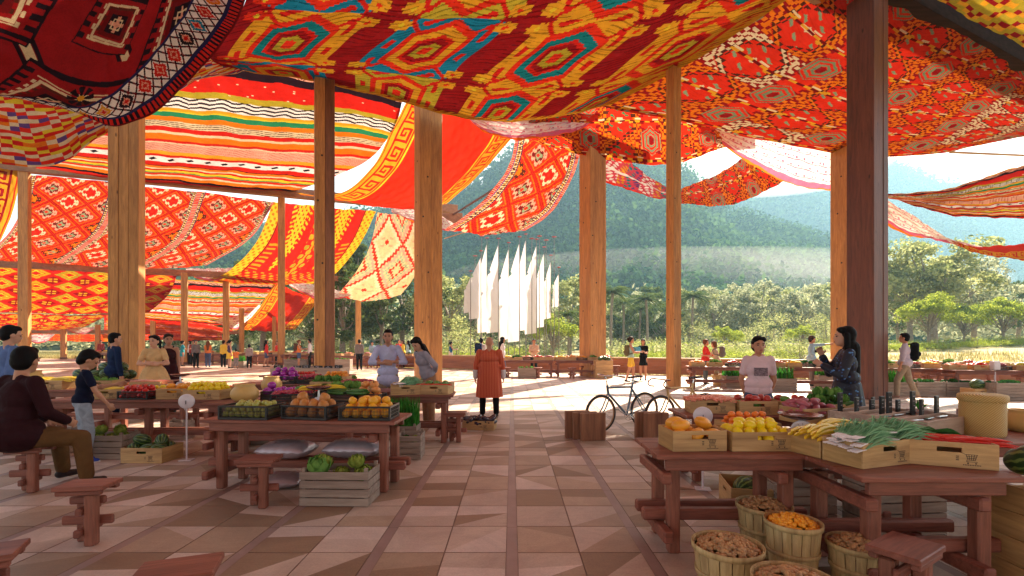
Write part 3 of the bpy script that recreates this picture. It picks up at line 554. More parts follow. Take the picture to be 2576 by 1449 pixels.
def pat_diamonds(nu, nv, nx=2, cells=(4, 3), border=0.07):
    u, v = UV(nu, nv); A = canvas(nu, nv, 'hot')
    U = (u*nx) % 1.0; f = np.minimum(U, 1-U)
    inn = f > border*2.2
    X = (U-border*2.2)/(1-border*4.4)*cells[0]/1.0; Y = v*cells[1]*1.0
    for off in (0, 1):
        cx = np.floor(X*0.5*2/2+0.5*off); cy = np.floor(Y+0.5*off)
        x = ((X/1.0+0.5*off) % 1.0-0.5)*2; y = ((Y+0.5*off) % 1.0-0.5)*2
        cx = np.floor(X+0.5*off); x = np.round(x*16)/16; y = np.round(y*16)/16; r = h2(cx, cy, off+2); d = np.abs(x)+np.abs(y)
        z = d+0.05*np.sign(np.sin(x*24))
        c1 = np.where((r < 0.33)[..., None], PAL['cream'], np.where((r < 0.55)[..., None], PAL['brown'], PAL['salmon'])); c2 = np.where((r < 0.33)[..., None], PAL['red'], np.where((r < 0.55)[..., None], PAL['orange'], PAL['maroon']))
        m = (np.abs(d-0.93) < 0.04) & inn; A[m] = PAL['deep']; m = (np.abs(d-0.84) < 0.03) & inn; A[m] = PAL['orange']
        m = (z < 0.60) & inn; A[m] = c1[m]; m = (z < 0.40) & inn; A[m] = c2[m]; m = (z < 0.26) & inn & (r > 0.5); A[m] = PAL['sage']; put(A, (z < 0.12) & inn, 'hot')
    m = ~inn; put(A, m, 'cream'); ss = v*26
    put(A, m & (f > border*0.9) & (np.abs(((ss) % 1)-0.5)+np.abs(f/border-1.5)*0.8 < 0.42), 'gold'); put(A, m & (f > border*0.9) & (np.abs(((ss) % 1)-0.5)+np.abs(f/border-1.5)*0.8 < 0.22), 'navy')
    put(A, m & (np.sin(v*300+f*80) > 0.4) & (f > border*0.9), 'brown')
    put(A, f < border*0.8, 'red'); put(A, (f < border*0.8) & (np.sin(v*400) > 0.2), 'salmon'); put(A, np.abs(f-border*0.9) < border*0.09, 'purple'); put(A, np.abs(f-border*2.1) < border*0.09, 'navy')
    return finish(A)
def pat_rug(nu, nv):     # large dark red rug, comb diamonds, wide border at v->1
    u, v = UV(nu, nv); A = canvas(nu, nv, 'deep'); A *= 1.15
    q = v/0.72; X = u*2.1+0.1; Y = q*1.55
    for off in (0, 1):
        x = ((X+0.5*off) % 1.0-0.5)*2; y = ((Y+0.5*off) % 1.0-0.5)*2; d = np.abs(x)+np.abs(y); s = (x-y)*30; comb = (np.sin(s) > 0)
        m = d < (0.95 if off == 0 else 0.55); k = 1.0 if off == 0 else 1.7; e = d*k
        put(A, m & (e < 0.93) & (e > 0.74) & comb, 'black'); put(A, m & (e < 0.95) & (e > 0.90), 'black')
        put(A, m & (e < 0.66) & (e > 0.60) & comb, 'cream'); put(A, m & (np.abs(e-0.55) < 0.035), 'cream'); put(A, m & (e < 0.50) & comb, 'brown'); put(A, m & (e < 0.44), 'maroon'); put(A, m & (e < 0.30), 'black')
        kx = (np.abs(np.abs(x)-np.abs(y)) < 0.035) & (e < 0.26); put(A, kx, 'salmon'); put(A, (np.abs(e-0.15) < 0.02) & m, 'cream')
        ang = (np.abs(x) < 0.06) & (e > 0.93) & (e < 1.15); put(A, ang, 'cream'); put(A, (np.abs(x) < 0.12) & (np.abs(x) > 0.07) & (e > 0.9) & (e < 1.15), 'black')
    fx = ((u*9) % 1)-0.5; fy = ((q*5) % 1)-0.5; rr = h2(np.floor(u*9), np.floor(q*5), 9); put(A, (rr > 0.8) & (np.abs(np.sin(np.arctan2(fy, fx)*4)) > 0.5) & (np.hypot(fx, fy) < 0.33), 'black'); put(A, (rr > 0.8) & (np.hypot(fx, fy) < 0.09), 'gold')
    def band(a, b): return (v >= a) & (v < b)
    put(A, band(0.70, 0.715), 'navy'); put(A, band(0.715, 0.90), 'white')
    f = (v-0.715)/0.185; s = u*17; ci = np.floor(s); x = ((s % 1)-0.5)*2; y = (f-0.5)*2; r = h2(ci, 0*ci, 4); B = band(0.715, 0.90); x = np.round(x*9)/9; y = np.round(y*12)/12
    lat = (np.abs(np.sin((s*2+f*2)*PI)) < 0.33) | (np.abs(np.sin((s*2-f*2)*PI)) < 0.33); put(A, B & lat, 'black'); put(A, B & lat & (np.sin(s*31) > 0.3), 'maroon')
    d = np.abs(x)+np.abs(y)*0.95; cc = np.select([(r < .2)[..., None], (r < .4)[..., None], (r < .6)[..., None], (r < .8)[..., None]], [PAL['blue'], PAL['orange'], PAL['black'], PAL['gold']], PAL['red'])
    m = B & (d < 0.72); A[m] = cc[m]; put(A, B & (d < 0.40), 'salmon'); put(A, B & (d < 0.26), 'red')
    put(A, band(0.90, 0.925), 'navy'); put(A, band(0.925, 0.985), 'red'); put(A, band(0.925, 0.985) & (np.sin(u*520) > 0.1), 'black'); put(A, band(0.985, 1.1), 'maroon')
    return finish(A, 0.2)
def pat_serrate(nu, nv, pal=('red', 'cream', 'hot', 'purple', 'cream', 'orange', 'red', 'yellow'), k=6):
    u, v = UV(nu, nv); A = canvas(nu, nv, 'cream')
    x = np.abs(((u*1.3) % 1)-0.5)*2; y = np.abs(((v*2.0) % 1)-0.5)*2; x = np.round(x*k*2)/(k*2); y = np.round(y*k)/k
    d = x*1.3+y; i = np.floor(d*k*1.15).astype(int) % len(pal)
    for j, c in enumerate(pal): put(A, i == j, c)
    return finish(A, 0.12)
def pat_zigbeige(nu, nv):
    u, v = UV(nu, nv); A = canvas(nu, nv, 'cream'); A *= np.array([1.0, .86, .7])
    x = np.abs(((u*1.6) % 1)-0.5)*2; y = np.abs(((v*1.8) % 1)-0.5)*2; xs = np.round(x*9)/9; ys = np.round(y*16)/16; d = xs+ys
    put(A, (np.abs(d-0.98) < 0.09), 'hot'); A[(np.abs(d-0.78) < 0.10)] = PAL['cream']; A[(d > 1.12) & (d < 1.3)] = PAL['salmon']; A[(d > 1.42) & (d < 1.52)] = PAL['sage']*1.2; put(A, (d > 1.6) & (d < 1.72), 'hot')
    put(A, (np.abs(x) < 0.12) & (np.abs(y) < 0.05), 'hot'); put(A, (np.abs(x) < 0.05) & (np.abs(y) < 0.10), 'hot'); A[(d < 0.5) & (np.floor(v*40) % 3 == 0) & (x > 0.15)] = PAL['salmon']*np.array([1, 1, .8])
    return finish(A, 0.08)
def pat_trees(nu, nv):
    u, v = UV(nu, nv); A = canvas(nu, nv, 'red'); A *= 1.1
    f = np.minimum(u, 1-u); b = f < 0.10; put(A, b, 'yellow'); put(A, b & (np.sin(v*120)*np.sin(f*120) > 0.35), 'orange'); put(A, np.abs(f-0.105) < 0.006, 'deep')
    for cx in (0.30, 0.70):
        x = u-cx; y = v
        fr = (np.abs(x) < (0.085*(1-np.clip((y-0.05)/0.5, 0, 1))+0.012)*(0.75+0.25*np.sign(np.sin(y*150-np.abs(x)*90)))) & (y < 0.55); put(A, fr, 'yellow'); put(A, fr & (np.sin(y*110)*np.sin(x*160) > 0.5), 'red')
    x = u-0.5; m = (np.abs(x) < 0.065) & (v < 0.62) & (np.sin(v*75)*np.cos(x*75) > 0.1); A[m] = PAL['olive']*1.1; put(A, (np.abs(x) < 0.008) & (v < 0.7), 'gold')
    m = (v > 0.58) & ~b & (np.sin(u*90+np.sin(v*40))*np.sin(v*95) > 0.25); put(A, m, 'gold'); m = (v > 0.3) & (v < 0.56) & (f > .12) & (f < 0.2) & (np.sin(v*160) > 0.1); put(A, m, 'gold')
    return finish(A, 0.1)
def pat_sunlit(nu, nv, c='pink', k=30):  # white ground: direct sun on the cloth's upper side put into the colour
    u, v = UV(nu, nv); A = canvas(nu, nv, 'white'); w = v+0.03*np.sin(u*7)
    put(A, np.abs(((w*6) % 1)-0.5) < 0.06, c); m = (np.abs(((w*6) % 1)-0.22) < 0.13) & (np.sin(u*k*6)*np.sin(u*k*2.3+w*20) > 0.25); put(A, m, c); put(A, (w > 0.82), 'pink' if c == 'pink' else 'salmon'); put(A, w > 0.95, 'orange')
    A[:] = 0.35*A+0.65*np.clip(A*1.0, 0, 1); return finish(A, 0.06)
def pat_multi(nu, nv):
    u, v = UV(nu, nv); A = canvas(nu, nv, 'red'); A[:] = 0.6*PAL['red']+0.4*PAL['pink']
    i = np.floor(u*14).astype(int) % 5; s = np.sin(u*88+3*np.sin(v*9))*np.sin(v*34+2*np.sin(u*20))
    for j, c in enumerate(('white', 'gold', 'teal', 'purple', 'white')): put(A, (i == j) & (s > 0.12), c)
    put(A, np.abs(v-0.5) < 0.03, 'white'); put(A, v > 0.93, 'hot'); return finish(A, 0.08)
def pat_lattice(nu, nv):
    u, v = UV(nu, nv); A = canvas(nu, nv, 'red'); X, Y = u*6, v*4
    for off in (0, 1):
        cx = np.floor(X+.5*off); cy = np.floor(Y+.5*off); x = ((X+.5*off) % 1-0.5)*2; y = ((Y+.5*off) % 1-0.5)*2; x = np.round(x*12)/12; y = np.round(y*12)/12; d = np.abs(x)+np.abs(y); r = h2(cx, cy, off)
        if off == 0:
            cc = np.where((r < 0.7)[..., None], PAL['gold'], PAL['olive']*1.1); m = d < 0.9; A[m] = cc[m]; put(A, (d < 0.56), 'hot'); put(A, d < 0.46, 'yellow'); put(A, d < 0.3, 'red'); put(A, (d < 0.5) & (d > 0.42) & (r > 0.8), 'blue')
        else:
            m = d < 0.62; put(A, m, 'deep'); put(A, m & (np.abs(np.abs(x)-0.17) < 0.1) & (np.abs(np.abs(y)-0.17) < 0.1), 'gold')
    return finish(A, 0.08)
# ================================================================== draped cloths
def crom(P, n, closed=False):
    """P (k,3) -> n samples, arc-length-ish catmull-rom"""
    P = np.asarray(P, float); k = len(P)
    if k == 2: t = np.linspace(0, 1, n)[:, None]; return P[0]*(1-t)+P[1]*t
    d = np.r_[0, np.cumsum(np.linalg.norm(np.diff(P, axis=0), axis=1)**0.5)] if False else np.arange(k, dtype=float)
    t = np.linspace(0, k-1, n); i = np.clip(t.astype(int), 0, k-2); f = (t-i)[:, None]
    E = np.vstack([2*P[0]-P[1], P, 2*P[-1]-P[-2]]); p0, p1, p2, p3 = E[i], E[i+1], E[i+2], E[i+3]
    return 0.5*((2*p1)+(-p0+p2)*f+(2*p0-5*p1+4*p2-p3)*f*f+(-p0+3*p1-3*p2+p3)*f**3)
def resample(S, n):
    d = np.r_[0, np.cumsum(np.linalg.norm(np.diff(S, axis=0), axis=1))]; t = np.linspace(0, d[-1], n)
    return np.stack([np.interp(t, d, S[:, k]) for k in range(3)], 1)
def cloth(name, label, rows, pat, nu, nv, mat, cat='cloth canopy', group=None, wrinkle=0.03, fl=0):
    R = []
    for r in rows:
        P = np.array([tuple(at(*p)) if len(p) == 3 else p[:3] for p in r]); R.append(resample(crom(P, nu*2), nu+1))
    R = np.array(R)                      # (k, nu+1, 3)
    G = np.stack([crom(R[:, j], nv+1) for j in range(nu+1)], 1)   # (nv+1, nu+1, 3)
    u, v = np.meshgrid(np.linspace(0, 1, nu+1), np.linspace(0, 1, nv+1)); ph = sum(map(ord, name+label)) % 7
    G[..., 2] += wrinkle*(np.sin(u*13+v*5+ph)+0.6*np.sin(u*31-v*9+ph)+0.4*np.sin(v*27+u*7)+0.45*np.sin(u*61+8*np.sin(v*3+ph)+v*11)+.25*np.sin(u*97-v*37+ph))
    V = G.reshape(-1, 3); i = np.arange(nv)[:, None]*(nu+1)+np.arange(nu)[None]; F = np.stack([i, i+1, i+nu+2, i+nu+1], -1).reshape(-1, 4)
    me = fast_mesh(name, V, F, mat, smooth=True)
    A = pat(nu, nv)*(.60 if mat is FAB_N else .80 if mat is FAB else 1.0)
    col = np.ones((nu*nv, 4), np.float32); col[:, :3] = A.reshape(-1, 3)
    at_ = me.attributes.new('weave', 'FLOAT_COLOR', 'FACE'); at_.data.foreach_set('color', col.ravel())
    return tag(link(name, me), label, cat, group)
FAB = attr_mat('woven_cloth', trans=0.37); FAB_N = attr_mat('near_woven_cloth', trans=0.23); FAB_D = attr_mat('heavy_rug', trans=0.12); FAB_P = attr_mat('thin_sunlit_cloth', trans=0.45)
G1 = 'patterned cloths slung between the beams as a canopy'
def K(label, rows, pat, nu, nv, mat=FAB, nm='canopy_cloth', w=0.03): return cloth(nm, label, rows, pat, nu, nv, mat, group=G1, wrinkle=w)
K('dark red rug with cream diamonds and a wide patterned border at upper left',
  [[(-300,-60,8),(-200,-200,8),(0,-260,8.2),(150,-300,8.4),(250,-300,8.6),(350,-300,8.8),(420,-300,9),(480,-300,9.2),(560,-300,9.6),(600,-320,10)],
   [(-150,110,8.2),(-60,60,8.2),(60,20,8.3),(150,0,8.5),(230,-20,8.6),(300,-50,8.8),(360,-90,9),(410,-140,9.3),(460,-200,9.8),(500,-260,10.3)],
   [(-60,224,9),(60,240,9),(150,259,9),(200,257,9),(242,240,9),(296,204,9.1),(363,135,9.3),(417,75,9.6),(468,0,10),(530,-140,10.8)],
   [(-60,228,9.2),(60,245,9.2),(165,266,9.1),(230,299,9),(300,312,9),(400,275,9.2),(480,200,9.6),(560,110,10),(610,20,10.5),(648,-120,11)]], pat_rug, 420, 400, FAB_D, 'canopy_rug', 0.02)
K('maroon cloth with large gold, olive and blue hexagons filling the top centre of the picture',
  [[(640,-250,9.8),(1100,-330,9.6),(1600,-330,9.9),(2230,-180,11.3)], [(620,0,12),(1100,20,12.6),(1600,30,13),(1984,0,13.2)],
   [(530,140,15),(860,150,15.2),(1290,190,15.8),(1560,190,16.2),(1760,145,16.2)], [(575,172,16.6),(790,205,17.2),(1040,265,18.2),(1200,301,18.8),(1370,302,19.2),(1540,262,19.8)]], pat_medallion, 640, 400, FAB_N)
K('broad red cloth with orange hooked hexagons and green hooks behind the near right post',
  [[(2180,-195,11.5),(2290,15,13.9),(2420,85,15.1),(2600,175,17.2),(2850,280,20)], [(1930,-12,13.6),(2080,120,15.2),(2250,200,16.8),(2480,250,18.6),(2800,310,21)],
   [(1695,138,16.7),(1940,240,18),(2180,310,18.8),(2460,320,20),(2760,330,21.6)], [(1480,262,20.3),(1700,302,20.3),(1900,350,20.7),(2130,388,21.2),(2300,391,21.6),(2450,371,22),(2700,318,23)]], lambda a, b: pat_hooks(a, b, 5.0, 4.6), 640, 420, FAB_N)
K('ochre and maroon cloth in the top right corner beyond the dark beam', [[(2280,-50,13.2),(2400,25,14.2),(2620,140,16.6)], [(2550,-330,8.9),(2850,-230,9.8),(3200,-120,10.8)]], lambda a, b: pat_serrate(a, b, ('olive', 'deep', 'gold', 'olive'), 6), 120, 80)
K('red, cream and purple serrated cloth at the left under the dark rug', [[(-60,200,14),(200,190,14),(450,130,15),(650,110,16)], [(-40,300,13.4),(120,300,13.6),(300,250,14.4),(640,140,16.5)], [(-40,395,13),(60,420,13.2),(120,420,13.4),(170,405,13.7),(215,370,14),(300,315,14.6),(480,213,15.6),(560,192,16.2),(610,178,16.6),(660,150,17)]], pat_serrate, 260, 150)
K('long horizontally striped cloth with black zigzags and dots at upper left', [[(130,110,16.2),(600,140,16.9),(800,172,17.6),(1018,236,19.4)], [(120,250,19.5),(600,290,21),(860,315,22),(984,332,22.5)], [(110,350,23.5),(500,385,25.5),(740,405,26.8),(905,415,27.3)], [(90,424,27.3),(300,450,29),(560,476,31.3),(730,488,33)]], pat_stripes, 460, 360)
K('plain red cloth with gold key-pattern borders behind the tall posts', [[(1032,235,20),(1110,245,20.4),(1200,270,21),(1310,325,22)], [(990,318,22),(1090,350,22),(1180,370,22.5),(1280,358,23)], [(932,428,25),(1040,440,25),(1140,448,25),(1218,428,25)], [(845,490,28),(960,506,28),(1070,512,27.6),(1150,490,27)], [(735,484,29.4),(900,512,29.4),(1040,527,29),(1122,513,28)]], lambda a, b: pat_greek(a, b, 0.2, True, 9), 260, 300)
K('pale sunlit cloth with faint coloured figures under the big central cloth', [[(1165,285,20.6),(1300,288,21.3),(1450,268,22),(1548,252,23)], [(1172,293,20),(1205,322,20),(1250,342,20.3),(1320,352,20.6),(1440,331,21),(1500,302,21.5),(1536,270,22)]], lambda a, b: pat_multi(a, b)*0.3+pat_sunlit(a, b)*0.7, 200, 70, FAB_P)
K('red diamond cloth hanging in a deep curve over the white flags', [[(1300,335,23),(1380,345,23),(1462,372,23.5)], [(1277,425,24),(1355,438,24),(1440,448,24.5)], [(1212,508,25),(1300,520,25),(1388,532,25.5)], [(1118,578,26),(1230,590,26),(1322,579,26)]], lambda a, b: pat_diamonds(a, b, 1, (1.5, 3), 0.06), 150, 240)
K('red cloth with orange hooks, second layer below the central cloth', [[(1330,300,21),(1600,250,21),(1900,325,22)], [(1330,352,22),(1460,390,22.3),(1560,408,22.5),(1690,412,23),(1760,393,23),(1830,371,23.5),(1905,343,24)]], lambda a, b: pat_hooks(a, b, 4, 1.6), 240, 110)
K('pink, blue and gold cloth draped between two posts at centre right', [[(1450,378,24.6),(1560,396,25),(1640,448,25.4),(1697,484,25.8)], [(1450,386,24),(1500,441,24),(1560,471,24.3),(1660,500,24.8),(1697,495,25)]], pat_multi, 180, 60)
K('orange and red cloth looped to the right of the slender post', [[(1705,480,25.6),(1800,440,26),(1870,396,26.5),(1905,345,27)], [(1700,508,25),(1800,519,25),(1900,494,25.5),(1985,448,26)]], lambda a, b: pat_hooks(a, b, 3, 1.2), 160, 60)
K('white cloth with pink figures trailing towards the near right post', [[(1755,300,21.5),(1950,335,22),(2140,385,22.5)], [(1772,321,23),(1850,388,23.3),(1950,447,23.7),(2050,476,24),(2145,487,24.3)]], pat_sunlit, 220, 90, FAB_P)
K('striped cloth with cream and black bands at the right edge, seen below', [[(2180,478,20.4),(2235,489,20.6),(2400,470,21),(2576,413,22),(2720,375,22.5)], [(2180,492,19),(2235,501,19),(2400,540,19.5),(2576,551,20),(2720,545,20)]], lambda a, b: pat_stripes(a, b)[::1], 200, 120)
K('thin white cloth with pink fold right of the near post', [[(2170,470,20.4),(2260,520,20.4),(2330,565,20.5),(2400,604,20.8),(2475,624,21)], [(2170,525,19.5),(2260,581,19.7),(2350,604,20),(2420,619,20.5),(2480,627,21)]], pat_sunlit, 140, 50, FAB_P)
K('low orange and red cloth crossing the right edge of the picture', [[(2395,603,20.9),(2470,622,21),(2576,612,21.4),(2720,598,21.8)], [(2395,609,20.4),(2450,633,20.2),(2520,648,20.2),(2600,655,20.4),(2720,652,20.6)]], lambda a, b: pat_greek(b, a, 0.5, False, 10).transpose(1, 0, 2), 140, 50)
K('long red cloth of small diamonds and twin pale bands under the left beam', [[(75,438,28),(300,462,29.4),(500,483,30.8),(690,508,32.6)], [(40,560,29),(260,580,30.4),(450,600,32),(630,600,33.4)], [(-40,652,30),(200,667,31),(400,677,32.6),(520,667,33.6)]], lambda a, b: pat_diamonds(a, b, 3, (2, 4.2), 0.035), 560, 260)
K('red cloth with a gold key-pattern border at the far left edge', [[(-130,405,26),(55,430,27.6)], [(-140,520,28),(33,530,29)], [(-150,600,29.5),(-2,612,30.5)]], lambda a, b: pat_greek(a, b, 0.5, False, 5, 'x'), 130, 120)
K('red and yellow cloth with tall leaf trees hanging left of centre', [[(688,508,33),(810,520,34),(946,532,35.5)], [(642,612,33.8),(790,628,35),(906,612,36)], [(562,690,34.8),(700,704,36),(840,692,37)], [(500,704,35.4),(640,714,36.6),(790,714,37.6)]], pat_trees, 240, 200)
K('small white sagging cloth below the yellow tree cloth', [[(468,676,36),(530,675,36),(592,673,36)], [(469,682,35),(500,703,35),(555,704,35),(592,678,35)]], pat_sunlit, 60, 30, FAB_P)
K('beige cloth with red stepped zigzags hanging left of the wide middle post', [[(950,536,35.5),(1000,540,35.5),(1046,548,36)], [(930,620,36),(1000,626,36),(1062,632,36.5)], [(888,695,37),(970,704,37),(1045,690,37.5)], [(842,746,38),(935,757,38),(1008,742,38)]], pat_zigbeige, 120, 160)
K('narrow white and pink cloth crossing behind the wide middle post', [[(984,526,30.8),(1050,530,30.8),(1110,545,30.4),(1168,575,30)], [(985,531,30.4),(1040,560,30.2),(1100,580,30),(1168,581,29.8)]], pat_sunlit, 90, 40, FAB_P)
K('white cloth with pink ends sagging over the far red cloth', [[(727,712,38),(800,716,38),(882,740,38)], [(728,718,37),(765,741,37),(800,753,37),(845,753,37),(882,744,37)]], pat_sunlit, 80, 40, FAB_P)
K('red and yellow lattice cloth below the second beam at left', [[(-40,662,30.6),(280,680,33),(446,690,34.6)], [(-40,725,33),(250,742,35.5),(425,740,37)], [(-40,786,36),(250,790,38.5),(372,787,40)]], pat_lattice, 260, 120)
K('far striped cloth with wavy lines behind two slender posts', [[(378,700,36),(560,710,37),(695,716,38)], [(375,755,39),(540,763,40),(655,762,41)], [(360,806,42),(480,812,43),(595,822,44)]], pat_stripes, 180, 150)
K('far red cloth with gold key-pattern borders left of the paired posts', [[(690,712,38),(745,734,38.5),(805,756,39)], [(645,785,40.5),(720,788,40.5),(783,780,40.5)], [(595,829,42.5),(680,833,42.5),(742,829,42.5)]], lambda a, b: pat_greek(a, b, 0.22, True, 6), 100, 110)
K('far white and pink striped cloth beside the far red cloth', [[(530,800,42.6),(590,795,42.4),(645,762,42)], [(543,813,43),(590,829,43),(628,815,42.6),(660,772,42)]], pat_sunlit, 50, 30, FAB_P)
K('far yellow lattice cloth low at the left under the third beam', [[(-40,788,40),(200,792,42),(272,792,43)], [(-40,812,42),(150,820,43),(245,806,44)], [(-40,828,44),(120,831,45),(215,822,46)]], pat_lattice, 200, 60)
K('far plain red cloth low between the left posts', [[(262,790,44),(400,800,44),(500,812,44),(590,832,44)], [(262,828,47),(400,832,47),(560,838,47)], [(262,852,50),(400,856,50),(560,857,50)]], lambda a, b: pat_stripes(a, b)*0.25+pat_greek(a, b, .05)*0.75, 120, 60)
K('small white crescent of cloth over the fourth beam', [[(164,825,45.5),(200,824,45.5),(242,822,45.5)], [(165,828,45),(190,839,45),(215,839,45),(241,825,45)]], pat_sunlit, 40, 16, FAB_P, w=0.01)
K('small white crescent of cloth beside the second post from left', [[(74,842,47),(105,841,47),(138,841,47)], [(74,858,46.5),(92,864,46.5),(115,860,46.5),(137,843,46.5)]], pat_sunlit, 40, 16, FAB_P, w=0.01)
K('faded red cloth behind the two short far posts at left', [[(-40,838,48),(150,840,48),(272,842,48)], [(-40,855,52),(150,858,52),(272,860,52)]], lambda a, b: pat_lattice(a, b)*0.4+pat_greek(a, b, .05)*0.6, 90, 30)

# unseen cloths added over and behind the viewer to keep skylight off the foreground
K('maroon and gold cloth overhead, continuing the canopy behind the viewer', [[(-13, 7.5, 10.6, 0), (-4, 7.9, 10.9, 0), (3, 7.9, 10.9, 0), (10.5, 9.4, 11.3, 0)], [(-13, 0, 9.9, 0), (-3, 0, 9.7, 0), (4, 1, 9.9, 0), (12, 2, 10.8, 0)], [(-12, -8, 10.9, 0), (-3, -8, 10.6, 0), (5, -7, 10.8, 0), (14, -6, 11.4, 0)]], pat_medallion, 160, 100, FAB_N)
K('red hooked cloth of the canopy behind the viewer', [[(-14, -8, 10.6, 0), (0, -8.2, 10.6, 0), (14, -6.4, 11.2, 0)], [(-13, -16, 9.3, 0), (0, -16, 9.3, 0), (15, -14, 9.9, 0)], [(-12, -24, 10.6, 0), (0, -24, 10.6, 0), (16, -22, 11.2, 0)]], pat_hooks, 140, 100, FAB_N)
# ================================================================== camera, sky, sun
cam = bpy.data.cameras.new('camera'); co = bpy.data.objects.new('camera', cam); COL.objects.link(co); SC.camera = co
co.location = (0, 0, EYE); co.rotation_euler = (PI/2, 0, 0); cam.sensor_width = 36; cam.lens = 36*F0/2576; cam.shift_y = (861.6-724.5)/2576; cam.clip_end = 4000; cam.clip_start = 0.05
SUN_AZ, SUN_EL = math.radians(30), math.radians(37)
w = bpy.data.worlds.new('World'); SC.world = w; w.use_nodes = True; nt = w.node_tree; nt.nodes.clear()
sk = nt.nodes.new('ShaderNodeTexSky'); sk.sky_type = 'NISHITA'; sk.sun_disc = False; sk.sun_elevation = SUN_EL; sk.sun_rotation = SUN_AZ; sk.dust_density = 2.5; sk.air_density = 1.0; sk.altitude = 300
bg = nt.nodes.new('ShaderNodeBackground'); bg.inputs['Strength'].default_value = SKY_STR
ow = nt.nodes.new('ShaderNodeOutputWorld'); hs = N(nt, 'ShaderNodeHueSaturation', Saturation=0.45, Value=1.0); L(nt, sk.outputs[0], hs.inputs['Color']); L(nt, mixc(nt, 1.0, hs.outputs[0], (1.0, 0.91, 0.80), 'MULTIPLY'), bg.inputs['Color']); L(nt, bg.outputs[0], ow.inputs['Surface'])
sl = bpy.data.lights.new('sun', 'SUN'); sl.energy = SUN_STR; sl.angle = math.radians(0.6); sl.color = (1.0, 0.82, 0.61)
so = bpy.data.objects.new('sun', sl); COL.objects.link(so)
sdir = Vector((math.sin(SUN_AZ)*math.cos(SUN_EL), math.cos(SUN_AZ)*math.cos(SUN_EL), math.sin(SUN_EL))); so.rotation_euler = sdir.to_track_quat('Z', 'Y').to_euler(); so.location = sdir*60
SC.view_settings.view_transform = 'Standard'; SC.view_settings.look = 'None'; SC.view_settings.exposure = EXPO; SC.view_settings.gamma = 1.0; SC.view_settings.use_curve_mapping = False
SC.cycles.use_denoising = True; SC.cycles.max_bounces = 8; SC.cycles.diffuse_bounces = 5; SC.cycles.transmission_bounces = 4; SC.cycles.volume_bounces = 1; SC.cycles.caustics_reflective = False; SC.cycles.caustics_refractive = False
# ================================================================== materials of the place
COLW = wood('column_timber', (0.34, 0.145, 0.04), (0.66, 0.33, 0.10), 2, 1.0, 0.6, grain=16)
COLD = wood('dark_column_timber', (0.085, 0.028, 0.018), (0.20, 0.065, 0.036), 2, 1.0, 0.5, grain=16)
COLM = wood('brown_column_timber', (0.17, 0.07, 0.03), (0.36, 0.155, 0.07), 2, 1.0, 0.55, grain=16)
BEAMW = wood('beam_timber', (0.22, 0.10, 0.05), (0.42, 0.20, 0.10), 0, 0.7, 0.6, grain=16, knots=False)
TABW = wood('stained_bench_timber', (0.17, 0.052, 0.034), (0.34, 0.115, 0.075), 0, 3.0, 0.5, grain=14, knots=False)
LEGW = wood('stained_leg_timber', (0.19, 0.062, 0.036), (0.36, 0.13, 0.08), 2, 3.0, 0.55, grain=14, knots=False)
WALLW = wood('wall_boards', (0.30, 0.10, 0.045), (0.50, 0.20, 0.09), 0, 0.6, 0.6, grain=12, knots=False)
